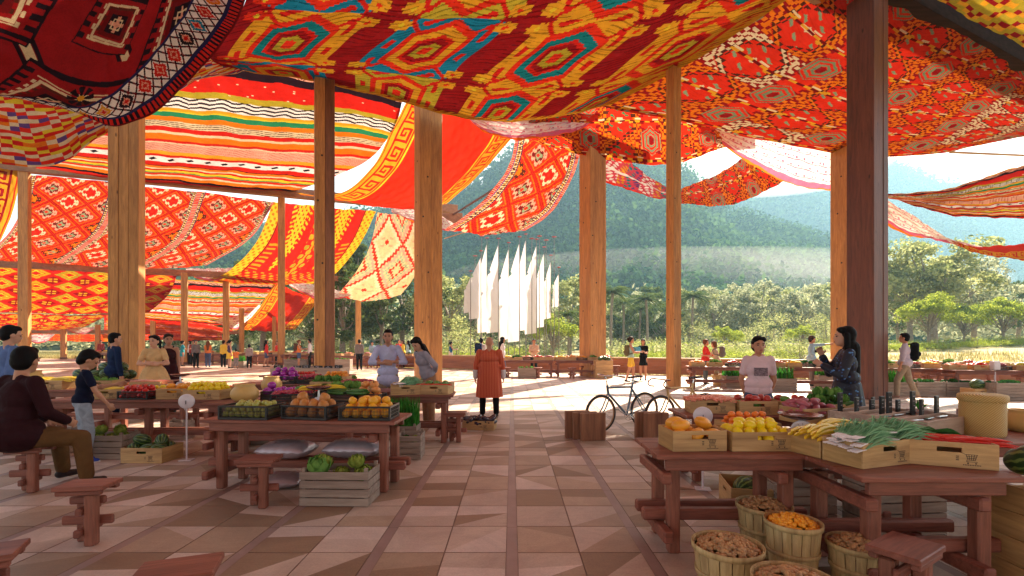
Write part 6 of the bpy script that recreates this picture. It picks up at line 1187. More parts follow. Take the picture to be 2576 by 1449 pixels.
# kitchen scales
def kitchen_scale(label, x, y, rz, face=True):
    r = empty('kitchen_scale', (x, y, ZT), math.radians(rz), label, 'scale'); m = MB(); m.box((0, .03, .05), (.15, .16, .10), .02, taper=.72); m.box((0, .03, .012), (.19, .20, .02), .005); m.build('body', WHP, r)
    m = MB(); m.tube((0, .03, .09), (0, .03, .20), .018, .012, 12); m.build('stem', STEEL, r)
    m = MB(); m.lathe([(0, .0), (.07, .004), (.13, .022), (.165, .045), (.163, .048), (.128, .027), (.07, .010), (0, .006)], 32, M=T(0, .03, .195)); m.build('pan', pm('dark_steel_pan', (.20, .12, .12), .25, .1, 8, .8), r)
    if face:
        d = m2 = MB(); m2.lathe([(.085, 0), (.088, .006), (.085, .018), (.078, .02), (0, .02)], 32, M=T(0, -.055, .115, 0, PI/2)); d = m2.build('dial', WHP, r); k = MB(); M0 = T(0, -.0762, .115, 0, PI/2)
        for i in range(12):
            a = i*PI/6; c, s = math.cos(a), math.sin(a); k.add([(c*.066-s*.0016, s*.066+c*.0016, .0), (c*.066+s*.0016, s*.066-c*.0016, .0), (c*.054+s*.0016, s*.054-c*.0016, .0), (c*.054-s*.0016, s*.054+c*.0016, .0)], [(0, 1, 2, 3)], 0, M0)
        for i in range(10): k.add([(-.028+.006*i, -.03, 0), (-.024+.006*i, -.03, 0), (-.024+.006*i, -.037, 0), (-.028+.006*i, -.037, 0)], [(0, 1, 2, 3)], 0, M0)
        k.build('dial_marks', INK, d); k = MB(); k.add([(-.003, -.02, .001), (.003, -.02, .001), (.02, .045, .001)], [(0, 1, 2)], 0, M0); k.lathe([(.008, 0), (.008, .004), (0, .004)], 10, M=M0); k.build('needle', BLK, d)
    return r
kitchen_scale('white kitchen scale with a dark pan among the crates of the second left table', -2.58, 6.28, 0, False); kitchen_scale('white dial scale with numbers and a round dark pan between the lemons and the onions', 2.36, 3.86, -22)
kitchen_scale('small scale with a shiny pan near the man in navy', -6.15, 8.75, 20, False)
def pole_scale(label, x, y, rz, h=.80):
    r = empty('pedestal_scale', (x, y, 0), math.radians(rz), label, 'scale', 'white disc scales on thin floor stands'); m = MB(); m.tube((0, 0, .01), (0, 0, h-.05), .011, n=10); m.build('pole', WHP, r); MB().box((0, 0, .008), (.16, .12, .014), .003).build('base_plate', WHP, r)
    m = MB(); m.lathe([(.095, -.015), (.10, -.008), (.10, .012), (.09, .02), (0, .021)], 32, M=T(0, 0, h, 0, PI/2)); m.lathe([(.095, 0), (0, 0)], 32, M=T(0, .015, h, 0, PI/2)); m.build('disc', WHP, r)
    m = MB()
    for s in (-.011, .011): m.box((s, -.025, h-.05), (.006, .008, .13), .001)
    m.build('bracket', WHP, r); m = MB(); m.box((0, -.0235, h-.01), (.008, .004, .05), .001); m.build('slot', BLK, r); return r
pole_scale('white disc scale on a thin floor stand in front of the long left table', -4.42, 6.42, 10); pole_scale('white disc scale on a thin floor stand behind the front right table', 2.08, 5.15, -14)
# third table and tilted crates
crate('plywood crate of pale lettuces in front of the man with crossed arms', -3.22, 8.26, ZT, 0, (.50, .32, .155)); fill_crate('lettuce', 'in the crate left of the radish crate', -3.22, 8.26, ZT, 0, lay=2)
crate('plywood crate of shiny radishes in front of the man with crossed arms', -2.70, 8.24, ZT, 0, (.50, .32, .155)); fill_crate('cherry', 'in the plywood crate next to the lettuces', -2.70, 8.24, ZT, 0, lay=4, false_floor=.10)
crate('plywood crate of spring onions tilted at the short table corner', -1.72, 7.62, ZT, 14, (.46, .32, .155)); fill('spring_onion', 'in the crate on the short table beside the woman in grey', -1.70, 7.66, ZT+.10, .4, .26, 40, lay=2, align=True)
crate('plywood crate of carrots and green peppers at the right end of the short table', -1.22, 7.66, ZT, -8, (.46, .32, .155)); fill('mangogreen', 'in the crate at the right end of the short table', -1.22, 7.72, ZT+.12, .36, .18, -8, lay=1); fill('chilli', 'in the crate at the right end of the short table', -1.24, 7.56, ZT+.14, .4, .06, -8, lay=1, align=True)
crate('empty plywood crate on edge at the back of the short table', -1.25, 7.98, ZT, -12, (.50, .24, .155), 0); crate('empty plywood crate behind the spring onions on the short table', -1.78, 7.97, ZT, 4, (.44, .20, .155), 0)
# aubergine table
black('black plastic crate of shiny purple aubergines under the dark square post', -4.62, 9.62, ZT, 0, .98); fill('purple', 'in the crate in front of the dark square post', -4.62, 9.62, ZT+.06, .52, .33, 0, lay=3)
black('black plastic crate of plums right of the purple aubergines', -4.05, 9.6, ZT, 0, .9); fill('cherry', 'in the crate right of the purple aubergines', -4.05, 9.6, ZT+.07, .46, .30, 0, lay=3, s=1.4)
crate('plywood crate of tomatoes with lettuce behind the purple aubergines', -4.45, 10.1, ZT, 5, (.50, .32, .155), 0); fill_crate('tomato', 'in the crate behind the purple aubergines', -4.45, 10.1, ZT, 5, lay=3)
crate('plywood crate of oranges and limes at the right end of the aubergine table', -3.52, 9.5, ZT, 0, (.50, .32, .155)); fill_crate('orange', 'in the crate right of the plums', -3.52, 9.5, ZT, 0, lay=3); fill('cabbage', 'behind the crate of oranges', -3.52, 9.92, ZT+.02, .55, .2, 0, lay=1, s=.8)
# display trays with black gadgets and upright black cards
CARD = pm('black_card', (.012, .012, .014), .35, .2, 8); GL = pm('glass_black', (.02, .02, .03), .08, .2, 5, coat=.5)
def tray(label, x, y, rz, w, d, h, items, seed):
    rd = random.Random(seed); r = empty('display_box', (x, y, ZT), math.radians(rz), label, 'display box'); SLL = wood('pale_display_wood', (.38, .27, .20), (.58, .44, .34), 0, 2.5, .6, grain=10)
    for s in (-1, 1): MB().box((0, s*(d/2-.01), h/2), (w, .02, h), .003).build('long_side', SLL, r); MB().box((s*(w/2-.01), 0, h/2), (.02, d-.04, h), .003).build('short_side', SLL, r)
    MB().box((0, 0, h-.035), (w-.042, d-.042, .012), .001).build('tray_floor', SLL, r)
    n = 4
    for k in range(1, n): MB().box((0, -d/2+d*k/n, h-.012), (w-.044, .014, .03), .001).build('divider', SLL, r)
    M = T(x, y, ZT, math.radians(rz))
    for (u, v, hh, ww) in items:
        p = M @ Vector((u*w, v*d, h-.028)); q = empty('price_card', p, math.radians(rz)+rd.uniform(-.1, .1), 'upright black card with small white writing in the display box %s' % ('at right' if seed == 1 else 'left of centre'), 'card', 'upright black cards in the display box %s' % ('at right' if seed == 1 else 'left of centre'))
        hh *= 1.35; MB().box((0, 0, hh/2), (ww, .022, hh), .003).build('card', CARD, q); k = MB()
        for t_ in range(3):
            for c_ in range(3):
                if rd.random() < .75: zc = hh*(.78-.2*t_); k.add([(-ww*.3+c_*ww*.2, -.0122, zc), (-ww*.3+c_*ww*.2+ww*.15, -.0122, zc), (-ww*.3+c_*ww*.2+ww*.15, -.0122, zc+.006), (-ww*.3+c_*ww*.2, -.0122, zc+.006)], [(0, 1, 2, 3)])
        k.build('white_writing', WHP, q)
    for i in range(9):
        u, v = (i % 3-1)*.3, (i//3-1)*.3+.05; p = M @ Vector((u*w, v*d-.05, h-.022)); o = MB().box((0, 0, .006), (.17, .035, .010), .003).build('knife', GL if i % 2 else STEEL, None, p, math.radians(rz)+rd.uniform(-.15, .15)); tag(o, 'slim shiny utensil lying in the display box %s' % ('at right' if seed == 1 else 'left of centre'), 'utensil', 'slim shiny utensils in the display box %s' % ('at right' if seed == 1 else 'left of centre'))
tray('big pale wooden display box of black cards at right', 3.66, 4.50, 27, .80, .80, .16, [(-.38, .42, .15, .055), (-.25, .30, .12, .06), (-.12, .02, .17, .062), (-.02, .14, .13, .062), (.06, -.22, .13, .06), (.12, .32, .09, .05), (.24, -.06, .17, .062), (.40, .16, .09, .062), (.42, -.22, .14, .065), (.28, .38, .10, .055)], 1)
tray('long pale wooden display box with black cards left of centre', -5.15, 12.1, 0, 1.75, .66, .19, [(-.42, -.3, .07, .22), (-.18, -.1, .06, .2), (-.02, -.3, .07, .2), (.14, -.2, .06, .22), (.30, -.3, .06, .2), (.44, -.25, .07, .2)], 2)
# long left table
LC = [('mango', 'leaning plywood crate of mangoes left of the lemon crate', -4.98, 7.04, 8, (.42, .32, .155), 2), ('lemon', 'plywood crate heaped with lemons, right end of the long left table', -4.50, 7.02, -1, (.54, .36, .14), 3), ('tangerine', 'plywood crate of tangerines behind the lemons on the long left table', -4.28, 7.30, 18, (.40, .26, .155), 2)]
for kd, lb, x, y, rz, sz, ly in LC: crate(lb, x, y, ZT, rz, sz); fill_crate(kd, 'in the ' + lb.split('crate ')[1].replace('heaped with ', 'with ').replace('of ', 'with ', 1) if False else 'in the crate %s' % {'mango': 'left of the lemons', 'lemon': 'at the right end of the long left table', 'tangerine': 'behind the lemons'}[kd], x, y, ZT, rz, sz, lay=ly)
black('black plastic crate of red peppers on the long left table', -5.50, 6.98, ZT, -2, .80); fill('redpepper', 'in the black crate on the long left table', -5.5, 6.98, ZT+.02, .42, .27, -2, lay=3)
crate('plywood crate of yellow beans by the hands of the boy', -6.02, 7.05, ZT, 16, (.46, .32, .14)); fill('yellowlong', 'by the hands of the boy in navy', -6.02, 7.05, ZT+.09, .42, .28, 16, lay=2, align=True); fill('lemon', 'between the peppers and the beans', -5.55, 7.25, ZT+.05, .5, .12, 0, lay=2)
crate('plywood crate of mixed leafy greens behind the mangoes', -4.85, 7.32, ZT, 0, (.50, .22, .155)); fill('darkleaf', 'in the crate behind the mangoes', -4.85, 7.32, ZT+.10, .48, .2, 0, lay=2, kinds=['darkleaf', 'redpepper', 'lettuce', 'darkleaf'])
fill('cucumber', 'lying on the long left table', -5.15, 7.32, ZT, .3, .14, 5, lay=2, align=True)
# left back table
crate('plywood crate of pink roots in front of the woman in the beige dress', -6.42, 8.42, ZT, 0, (.54, .32, .14)); fill('carrot', 'in the crate in front of the beige dress', -6.42, 8.42, ZT+.08, .5, .28, 0, lay=3, align=True)
crate('plywood crate of pale cabbages left of the pink roots', -7.35, 8.5, ZT, 6, (.50, .32, .155)); fill_crate('cabbage', 'in the crate left of the pink roots', -7.35, 8.5, ZT, 6, lay=1, s=.9)
crate('plywood crate of yellow beans behind the seated man', -8.20, 8.45, ZT, 4, (.56, .34, .16)); fill('yellowlong', 'in the crate behind the seated man', -8.2, 8.45, ZT+.12, .5, .3, 4, lay=2, align=True, s=1.3)
fill('tangerine', 'piled on the back table near the man in navy', -6.92, 8.72, ZT, .34, .22, 0, lay=2)
fill('melon', 'on the back table at left', -8.9, 10.35, ZT, 1.1, .5, 0, lay=2, s=.9); pot('ochre drum-shaped pot behind the seated man', -9.0, 8.9, ZT, .15, .30)
# below the left tables
slat('grey slatted crate of green squash under the long left table', -5.62, 6.62, (.56, .34, .33), 2); fill('artichoke', 'in the slatted crate behind the boy', -5.62, 6.62, .20, .5, .28, 2, lay=2)
crate('plywood crate of watermelons on the floor by the pedestal scale', -4.90, 6.45, 0, -2, (.56, .40, .20)); fill('melon', 'in the floor crate by the pedestal scale', -4.92, 6.47, .07, .52, .36, -2, lay=2, s=.62)
slat('grey slatted crate of tall greens behind the legs of the long left table', -5.55, 7.85, (.36, .30, .30), 0); slat('grey slatted crate nearest the seated man under the table', -6.6, 6.95, (.44, .34, .33), 4); slat('grey slatted crate in the shade behind the pots table', -4.05, 7.55, (.5, .34, .34), 0)
def spears(label, x, y, z, w, d, h, n, mat, seed, spread=.35):
    rg = np.random.default_rng(seed); V = []
    for i in range(n):
        bx, by = rg.uniform(-w/2, w/2), rg.uniform(-d/2, d/2); a = rg.random()*6.28; H = h*rg.uniform(.6, 1.05); lx, ly = rg.normal()*h*spread*.25, rg.normal()*h*spread*.25; wd = .008+.006*rg.random(); ca, sa = math.cos(a)*wd, math.sin(a)*wd; pv = None
        for k in range(4):
            f0, f1 = k/4, (k+1)/4; p0 = (bx+lx*f0*f0, by+ly*f0*f0, H*f0); p1 = (bx+lx*f1*f1, by+ly*f1*f1, H*f1); w0, w1 = 1.2-f0*.6 if k else .8, (1.2-f1*.6 if k < 3 else .05)
            V += [(p0[0]-ca*w0, p0[1]-sa*w0, p0[2]), (p0[0]+ca*w0, p0[1]+sa*w0, p0[2]), (p1[0]+ca*w1, p1[1]+sa*w1, p1[2]), (p1[0]-ca*w1, p1[1]-sa*w1, p1[2])]
    o = link('potted_grass', quads_mesh('spears', np.array(V), mat), None, (x, y, z)); return tag(o, label, 'greens', kind='stuff')
SPR = leaf_mat('fresh_spear', (.02, .14, .02), (.10, .40, .06), 10, .35)
slat('grey slatted crate holding the tall green spears', -1.62, 7.18, (.40, .34, .36), 0); spears('tall fresh green spears standing in the slatted crate under the short table', -1.66, 7.18, .30, .46, .28, .46, 420, SPR, 2)
slat('grey slatted crate nearest the aisle beside the spears', -1.42, 6.62, (.34, .40, .33), 2); fill('artichoke', 'in the slatted crate nearest the aisle', -1.42, 6.62, .17, .28, .32, 2, lay=1, s=.9, kinds=['artichoke', 'lemon', 'darkleaf'])
slat('grey slatted crate behind the right leg of the front left table', -1.78, 6.05, (.42, .40, .34), 0); fill('artichoke', 'in the slatted crate behind the front left table', -1.78, 6.05, .18, .36, .3, 2, lay=1, kinds=['eggplant', 'artichoke'])
slat('large grey slatted crate of squash before the front left table', -1.73, 4.78, (.68, .36, .34), -2); fill('artichoke', 'in the large slatted crate before the front left table', -1.73, 4.78, .20, .60, .28, -2, lay=2, s=1.12); fruit('cabbage', (-1.93, 4.72, .38), 'big split green cabbage at the left end of the large slatted crate', None, (0.3, 0, .5), 1.35)
def sack(label, x, y, z, w, d, h, rz):
    V, Q = [], []; nu, nv = 26, 20
    for side in (1, -1):
        for j in range(nv+1):
            for i in range(nu+1):
                u, v = i/nu*2-1, j/nv*2-1; k = max(0, (1-abs(u)**2.6)*(1-abs(v)**2.6))**.5; V.append((u*w/2*(1-.05*abs(v)**3), v*d/2*(1-.06*abs(u)**3), h/2+side*(h/2*k+.0015)+.006*math.sin(u*17+v*9)*(1-k)+.004*math.sin(u*31)*k))
    o = (nu+1)*(nv+1); Q = [(j*(nu+1)+i, j*(nu+1)+i+1, (j+1)*(nu+1)+i+1, (j+1)*(nu+1)+i) for j in range(nv) for i in range(nu)]; Q += [(o+q[0], o+q[3], o+q[2], o+q[1]) for q in Q[:]]
    e = [i for i in range(nu+1)]+[(j*(nu+1)+nu) for j in range(1, nv+1)]+[nv*(nu+1)+i for i in range(nu-1, -1, -1)]+[j*(nu+1) for j in range(nv-1, 0, -1)]
    Q += [(e[k], o+e[k], o+e[(k+1) % len(e)], e[(k+1) % len(e)]) for k in range(len(e))]
    ob = link('sack', fast_mesh('sack', np.array(V), np.array(Q), pm('silver_sack', (.42, .36, .40), .32, .12, 5, .35), smooth=True), None, (x, y, z), math.radians(rz)); return tag(ob, label, 'sack', 'silvery sacks under the front left table')
sack('silvery sack lying on the low stretchers behind the small stool', -2.52, 5.30, .312, .58, .40, .19, -5); sack('silvery sack flat on the floor behind the small stool', -2.60, 5.28, .0, .56, .42, .14, 4); sack('silvery sack behind the large slatted crate of squash', -1.78, 5.34, .312, .62, .40, .20, -3)
crate('shallow plywood crate of dark aubergines at the feet of the man in the striped robe', -.60, 8.80, 0, -6, (.58, .40, .17)); fill('eggplant', 'in the crate at the feet of the man in the striped robe', -.60, 8.80, .10, .54, .36, 0, lay=2)
# ---------------------------------------------------------------- right group
table('front right table with crates of mangoes and lemons', 1.66, 3.80, 1.18, .66, 0); table('near right table with onion and chilli crates', 2.66, 3.30, 1.02, .80, 0)
table('right table carrying the red mango crates', 2.85, 5.66, 1.75, .68, 0); table('right table carrying the display box and the round wicker drum', 4.05, 4.46, 2.1, 1.15, 0)
crate('plywood crate of big orange mangoes, left on the front right table', 1.42, 3.74, ZT, 4, (.42, .30, .155)); fill_crate('mango', 'in the left crate on the front right table', 1.42, 3.74, ZT, 4, (.42, .30, .155), lay=2, s=1.15, false_floor=.06)
crate('wide plywood crate full of lemons on the front right table', 1.93, 3.76, ZT, 1, (.52, .34, .145)); fill_crate('lemon', 'in the wide crate on the front right table', 1.93, 3.76, ZT, 1, (.52, .34, .145), lay=3, false_floor=.045)
crate('plywood crate of tangerines behind the lemons at right', 2.02, 4.06, ZT, 2, (.46, .24, .15)); fill_crate('tangerine', 'behind the lemons on the front right table', 2.02, 4.06, ZT, 2, (.46, .24, .155), lay=4, false_floor=.06)
crate('plywood crate of spring onions, nearest on the right', 2.49, 3.30, ZT, 19, (.52, .28, .165)); fill('spring_onion', 'in the nearest crate at right', 2.52, 3.30, ZT+.105, .44, .24, 22, lay=3, align=True, s=.85)
crate('plywood crate of yellow beans behind the spring onions at right', 2.40, 3.585, ZT, 19, (.52, .28, .165)); fill('yellowlong', 'behind the spring onions at right', 2.40, 3.585, ZT+.12, .42, .24, 30, lay=3, align=True, s=1.1)
crate('plywood crate of red chillies and herbs at the right edge of the near table', 2.98, 3.30, ZT, -24, (.50, .34, .165)); fill('chilli', 'in the crate right of the spring onions', 3.02, 3.24, ZT+.13, .42, .14, -24, lay=3, align=True, s=.95); fill('greenbunch', 'beside the red chillies at right', 2.93, 3.44, ZT+.12, .40, .16, -24, lay=3, align=True, s=.62)
crate('plywood crate of pink grapes, tilted, near the second bicycle', 2.36, 5.66, ZT, -8, (.50, .32, .155)); fill('cherry', 'in the crate near the second bicycle', 2.36, 5.66, ZT+.11, .46, .28, -8, lay=3, kinds=['carrot', 'cherry'])
crate('plywood crate of red and green mangoes in front of the girl in pink', 2.83, 5.56, ZT, 0, (.44, .30, .155)); fill_crate('mangored', 'in the crate in front of the girl in pink', 2.83, 5.56, ZT, 0, (.44, .30, .155), lay=2, kinds=['mangored', 'mangored', 'mangogreen'])
crate('second plywood crate of red mangoes, right of the first', 3.26, 5.54, ZT, 0, (.36, .30, .155)); fill_crate('mangored', 'in the second mango crate from the left', 3.26, 5.54, ZT, 0, (.36, .30, .155), lay=2, kinds=['mangored', 'mangored', 'mangogreen'])
crate('plywood crate of leafy heads beside the display box at right', 3.52, 5.28, ZT, 12, (.46, .32, .155)); fill_crate('lettuce', 'in the crate left of the dress with blue flowers', 3.52, 5.28, ZT, 12, lay=3, kinds=['lettuce', 'lettuce', 'cucumber'])
crate('plywood crate of purple potatoes beside the display box at right', 3.13, 4.98, ZT, 16, (.46, .32, .155)); fill_crate('potato', 'in the crate beside the display box', 3.13, 4.98, ZT, 16, lay=3)
def wicker_mat():
    m, nt, out = new_mat('woven_wicker'); v = coords(nt, (1, 1, 1)); sx = N(nt, 'ShaderNodeSeparateXYZ'); L(nt, v, sx.inputs[0]); a = N(nt, 'ShaderNodeMath', operation='ARCTAN2'); L(nt, sx.outputs[1], a.inputs[0]); L(nt, sx.outputs[0], a.inputs[1])
    w1 = N(nt, 'ShaderNodeMath', operation='MULTIPLY'); w1.inputs[1].default_value = 40.0; L(nt, a.outputs[0], w1.inputs[0]); w2 = N(nt, 'ShaderNodeMath', operation='MULTIPLY_ADD'); w2.inputs[1].default_value = 420.0; L(nt, sx.outputs[2], w2.inputs[0]); L(nt, w1.outputs[0], w2.inputs[2]); s = N(nt, 'ShaderNodeMath', operation='SINE'); L(nt, w2.outputs[0], s.inputs[0])
    c = ramp(nt, s.outputs[0], [(.2, (.42, .26, .07)), (.7, (.74, .52, .19))]); b = N(nt, 'ShaderNodeBsdfPrincipled', Roughness=.55); L(nt, c, b.inputs['Base Color']); bp = N(nt, 'ShaderNodeBump', Strength=.5, Distance=.004); L(nt, s.outputs[0], bp.inputs['Height']); L(nt, bp.outputs[0], b.inputs['Normal']); L(nt, b.outputs[0], out.inputs['Surface']); return m
WIC = wicker_mat(); r = empty('wicker_drum', (4.24, 4.26, ZT), 0, 'large round wicker drum with a domed lid on the right table', 'basket'); m = MB(); m.lathe([(.150, 0), (.157, .02), (.158, .30), (.15, .305), (0, .305)], 48); m.build('drum', WIC, r); m = MB(); m.lathe([(.165, .302), (.172, .312), (.172, .348), (.164, .362), (.13, .370), (0, .374)], 48); m.build('lid', WIC, r)
pot('ochre pot cut off by the right edge, beside the wicker drum', 4.80, 4.42, ZT, .16, .2)
for x, lb in ((4.02, 'small succulent in a square pot left of the wicker drum'), (4.52, 'small succulent in a square pot right of the wicker drum')):
    r = empty('potted_succulent', (x, 4.66, ZT), .1, lb, 'potted plant'); m = MB(); m.box((0, 0, .085), (.15, .15, .17), .006); m.build('pot', pm('pinkish_pot', (.42, .30, .27), .7), r); V = []
    for i in range(14): a = i*2.4; e = .5+.9*(i/14); V += [(.012*math.cos(a+1.57), .012*math.sin(a+1.57), .165), (-.012*math.cos(a+1.57), -.012*math.sin(a+1.57), .165), (.10*math.cos(a)*math.cos(e), .10*math.sin(a)*math.cos(e), .17+.11*math.sin(e)), (.05*math.cos(a)*math.cos(e)+.016*math.cos(a+1.57), .05*math.sin(a)*math.cos(e)+.016*math.sin(a+1.57), .17+.05*math.sin(e))]
    link('leaves', quads_mesh('rosette', np.array(V), SPR), r)
# crate stack and melons at right edge
for k in range(4): crate(['lowest plywood crate of the stack at the right edge', 'second plywood crate up in the stack at the right edge', 'third plywood crate up in the stack at the right edge', 'top plywood crate of the stack at the right edge'][k], 3.52, 3.10, k*.168, -6+k*3, (.56, .40, .165))
fill('melon', 'on the crate stack at the right edge', 3.56, 3.12, .70, .5, .36, 0, lay=2, s=.85)
stool('stool under the near right table in deep shade', 2.18, 2.62, 32)
crate('plywood crate with a watermelon under the front right table', 2.24, 4.55, 0, 78, (.50, .36, .26)); fill('melon', 'in the crate under the front right table', 2.24, 4.55, .10, .4, .3, 78, lay=1, s=.8)
slat('grey slatted crate standing behind the bushel baskets', 2.62, 4.35, (.5, .36, .40), 0); slat('grey slatted crate deep in the shade under the right tables', 3.3, 4.1, (.6, .4, .46), 5)
def bushel(label, x, y, R, h, fillkind, n, what):
    r = empty('bushel_basket', (x, y, 0), rf.uniform(0, 3), label, 'basket', 'tapered split-wood bushel baskets'); ns = 18; m = MB()
    for k in range(ns):
        a0, a1 = 2*PI*(k+.04)/ns, 2*PI*(k+.96)/ns; o = .0015*(k % 2); V = []
        for (rr, z) in ((R*.78, 0.005), (R*.90, h*.5), (R*1.0, h)):
            for a in (a0, (a0+a1)/2, a1): V.append(((rr+o)*math.cos(a), (rr+o)*math.sin(a), z))
            for a in (a1, (a0+a1)/2, a0): V.append(((rr+o-.005)*math.cos(a), (rr+o-.005)*math.sin(a), z))
        Q = [(i*6+j, i*6+(j+1) % 6, (i+1)*6+(j+1) % 6, (i+1)*6+j) for i in range(2) for j in range(6)]; m.add(V, Q+[(12, 13, 14, 15, 16, 17)])
    m.build('staves', BASKET, r)
    for z, hh in ((h*.97, .035), (h*.52, .030), (h*.06, .03)):
        m = MB(); q = R*(.78+.22*z/h)+.003; m.lathe([(q, z-hh/2), (q+.007, z-hh/2), (q+.007+.002, z+hh/2), (q+.002, z+hh/2), (q, z-hh/2)], 36); m.build('hoop', BASKET, r)
    m = MB(); m.lathe([(R*.9, h*.82), (0, h*.84)], 24); m.build('bottom', BASKET, r)
    rg = random.Random(int(x*100)); b = MB(); base = fmesh(fillkind); vs = [v.co.copy() for v in base.vertices]; fs = [tuple(p.vertices) for p in base.polygons]
    for i in range(n):
        a = rg.uniform(0, 6.28); q = math.sqrt(rg.random())*R*.90; z = h*.90+.075*(1-(q/(R*.95))**2)+rg.uniform(-.012, .008); b.add(vs, fs, 0, T(q*math.cos(a), q*math.sin(a), z, rg.uniform(0, 6), rg.uniform(-1, 1), rg.uniform(-.6, .6)), True)
    o = b.build('heap_of_'+('nuts' if fillkind == 'nut' else 'kumquats'), fmesh(fillkind).materials[0], None, (x, y, 0)); tag(o, what, 'heap', kind='stuff')
bushel('bushel basket of shelled nuts, left one of the floor baskets', 1.345, 2.95, .202, .34, 'nut', 420, 'heaped brown nuts in the left floor basket')
bushel('bushel basket of nuts, nearest and widest of the floor baskets', 1.42+.08, 2.50, .205, .34, 'nut', 420, 'heaped brown nuts in the nearest floor basket')
bushel('bushel basket of orange kumquats, middle of the floor baskets', 1.89, 3.18, .168, .40, 'kumquat', 300, 'heaped orange kumquats in the middle floor basket')
bushel('bushel basket of dark nuts, behind the kumquats', 1.93, 3.62, .19, .36, 'nut', 300, 'heaped dark nuts in the rear floor basket'); bushel('bushel basket of nuts in the shade, right of the kumquats', 2.24, 3.06, .17, .30, 'nut', 300, 'heaped nuts in the shaded right floor basket')
# ---------------------------------------------------------------- middle and far stalls (individual tables and crates, produce heaped)
def PLU(n): return n+('es' if n.endswith('o') else 's')
def heap(kind, x, y, z, w, d, rz, what, n=26, s=1.0, dome=.05):
    b = MB(); base = fmesh(kind); vs = [v.co*s for v in base.vertices]; fs = [tuple(p.vertices) for p in base.polygons]; rg = random.Random(int(abs(x*77+y*13)))
    for i in range(n):
        u, v = rg.uniform(-.5, .5), rg.uniform(-.5, .5); b.add(vs, fs, 0, T(u*w, v*d, dome*(1-2*abs(u))+rg.uniform(0, .03), rg.uniform(0, 6), rg.uniform(-.5, .5)), True)
    o = b.build('heap_of_'+PLU(NAMES.get(kind, kind)), list(base.materials) or [SPR], None, (x, y, z), math.radians(rz)); return tag(o, what, 'heap', kind='stuff')
kinds = ['orange', 'lettuce', 'tomato', 'cabbage', 'mangored', 'lemon', 'darkleaf', 'carrot', 'redpepper', 'potato', 'apple', 'yellowlong', 'pumpkin']
rs = random.Random(21)
def stall(where, x, y, Lx, rz, n, idx=0, W=.75):
    table('table of the %s' % where, x, y, Lx, W, rz); R = math.radians(rz)
    for k in range(n):
        u = -Lx/2+Lx*(k+.5)/n; v = rs.uniform(-.06, .06); cx, cy = x+u*math.cos(R)-v*math.sin(R), y+u*math.sin(R)+v*math.cos(R); kd = kinds[(idx+k) % len(kinds)]; nm = NAMES.get(kd, kd).replace('_', ' '); a = rz+rs.uniform(-8, 8); od = ['first', 'second', 'third', 'fourth', 'fifth', 'sixth', 'seventh', 'eighth'][k]
        if k % 4 == 2: black('black crate, %s from the left on the %s' % (od, where), cx, cy, ZT, a, .8)
        else: crate('plywood crate, %s from the left on the %s' % (od, where), cx, cy, ZT, a, (.46, .34, .15), 0, True)
        heap(kd, cx, cy, ZT+.13, .38, .26, a, '%s in the %s crate of the %s' % (PLU(nm), od, where), 22 if FSZ[kd] < .05 else 9)
stall('stall before the person in red', 7.35, 16.4, 2.4, -8, 4, 0); stall('stall left of the near right post', 10.0, 16.0, 2.5, -6, 5, 4)
stall('stall behind the walking man with a backpack', 12.6, 15.4, 2.4, -6, 4, 2); stall('stall second from the right edge', 14.4, 14.3, 2.2, -12, 4, 7); stall('stall at the right edge', 16.2, 13.5, 2.2, -10, 4, 9); stall('rear stall behind the two right edge stalls', 15.2, 16.4, 2.6, -20, 5, 1)
stall('stall right of the striped robe', .75, 22.3, 2.5, -3, 5, 5); stall('stall left of the knotty orange post', 3.0, 22.1, 2.0, -3, 4, 11)
stall('far stall behind the grey vest', -6.9, 29.2, 3.2, -14, 5, 3); stall('far stall right of the dark square post', -10.0, 29.8, 2.6, -14, 4, 6); stall('far stall behind the white shirt', -13.4, 31.6, 3.0, -14, 5, 8); stall('far stall behind the red top', -17.0, 33.2, 3.0, -16, 5, 10)
stall('far stall behind the yellow jacket', -21.0, 34.5, 3.0, -16, 5, 2); stall('far stall beside the short dark posts', -31.5, 37.0, 3.2, -16, 4, 4); stall('small stall behind the knotty post with melons', 4.35, 23.0, 1.0, 0, 2, 3)
for ox, Y, w, lb in ((1841, 16.9, .60, 'slatted planter of tall grass left of the girl in pink'), (1966, 15.7, .78, 'slatted planter of bright grass right of the girl in pink'), (2243, 14.3, .95, 'slatted planter of tall spears behind the walking man'), (2070, 17.2, .6, 'small slatted planter of short greens under the stall'), (598, 30.0, 1.0, 'far slatted planter of greens behind the small child')):
    slat(lb, (ox-CX)/F0*Y, Y, (w, .45, .42), 0); spears('grass growing in the %s' % lb.replace('slatted ', ''), (ox-CX)/F0*Y, Y, .38, w*.9, .36, .42, 260, SPR, int(ox))
for ox, Y, w, h, lb in ((2325, 14.3, .85, .42, 'first long slatted box behind the walking man'), (2398, 14.3, .85, .42, 'second long slatted box, right of the first'), (2527, 13.3, .95, .48, 'dark slatted box at the right edge'), (900+220, 30, .1, .1, 'x'), (1397, 21.6, .48, .46, 'y'), (1325, 21.4, .8, .46, 'tan slatted box under the stall right of the striped robe'), (745, 31, 1.4, .5, 'far slatted box under the white shirt stall'), (852, 28, 1.5, .62, 'far slatted box beside the dark square post')):
    if lb in 'xy': continue
    slat(lb, (ox-CX)/F0*Y, Y, (w, .5, h), 0); heap('darkleaf' if Y < 20 else 'lettuce', (ox-CX)/F0*Y, Y, h-.03, w*.8, .35, 0, 'greens on top of the %s' % lb, 14)
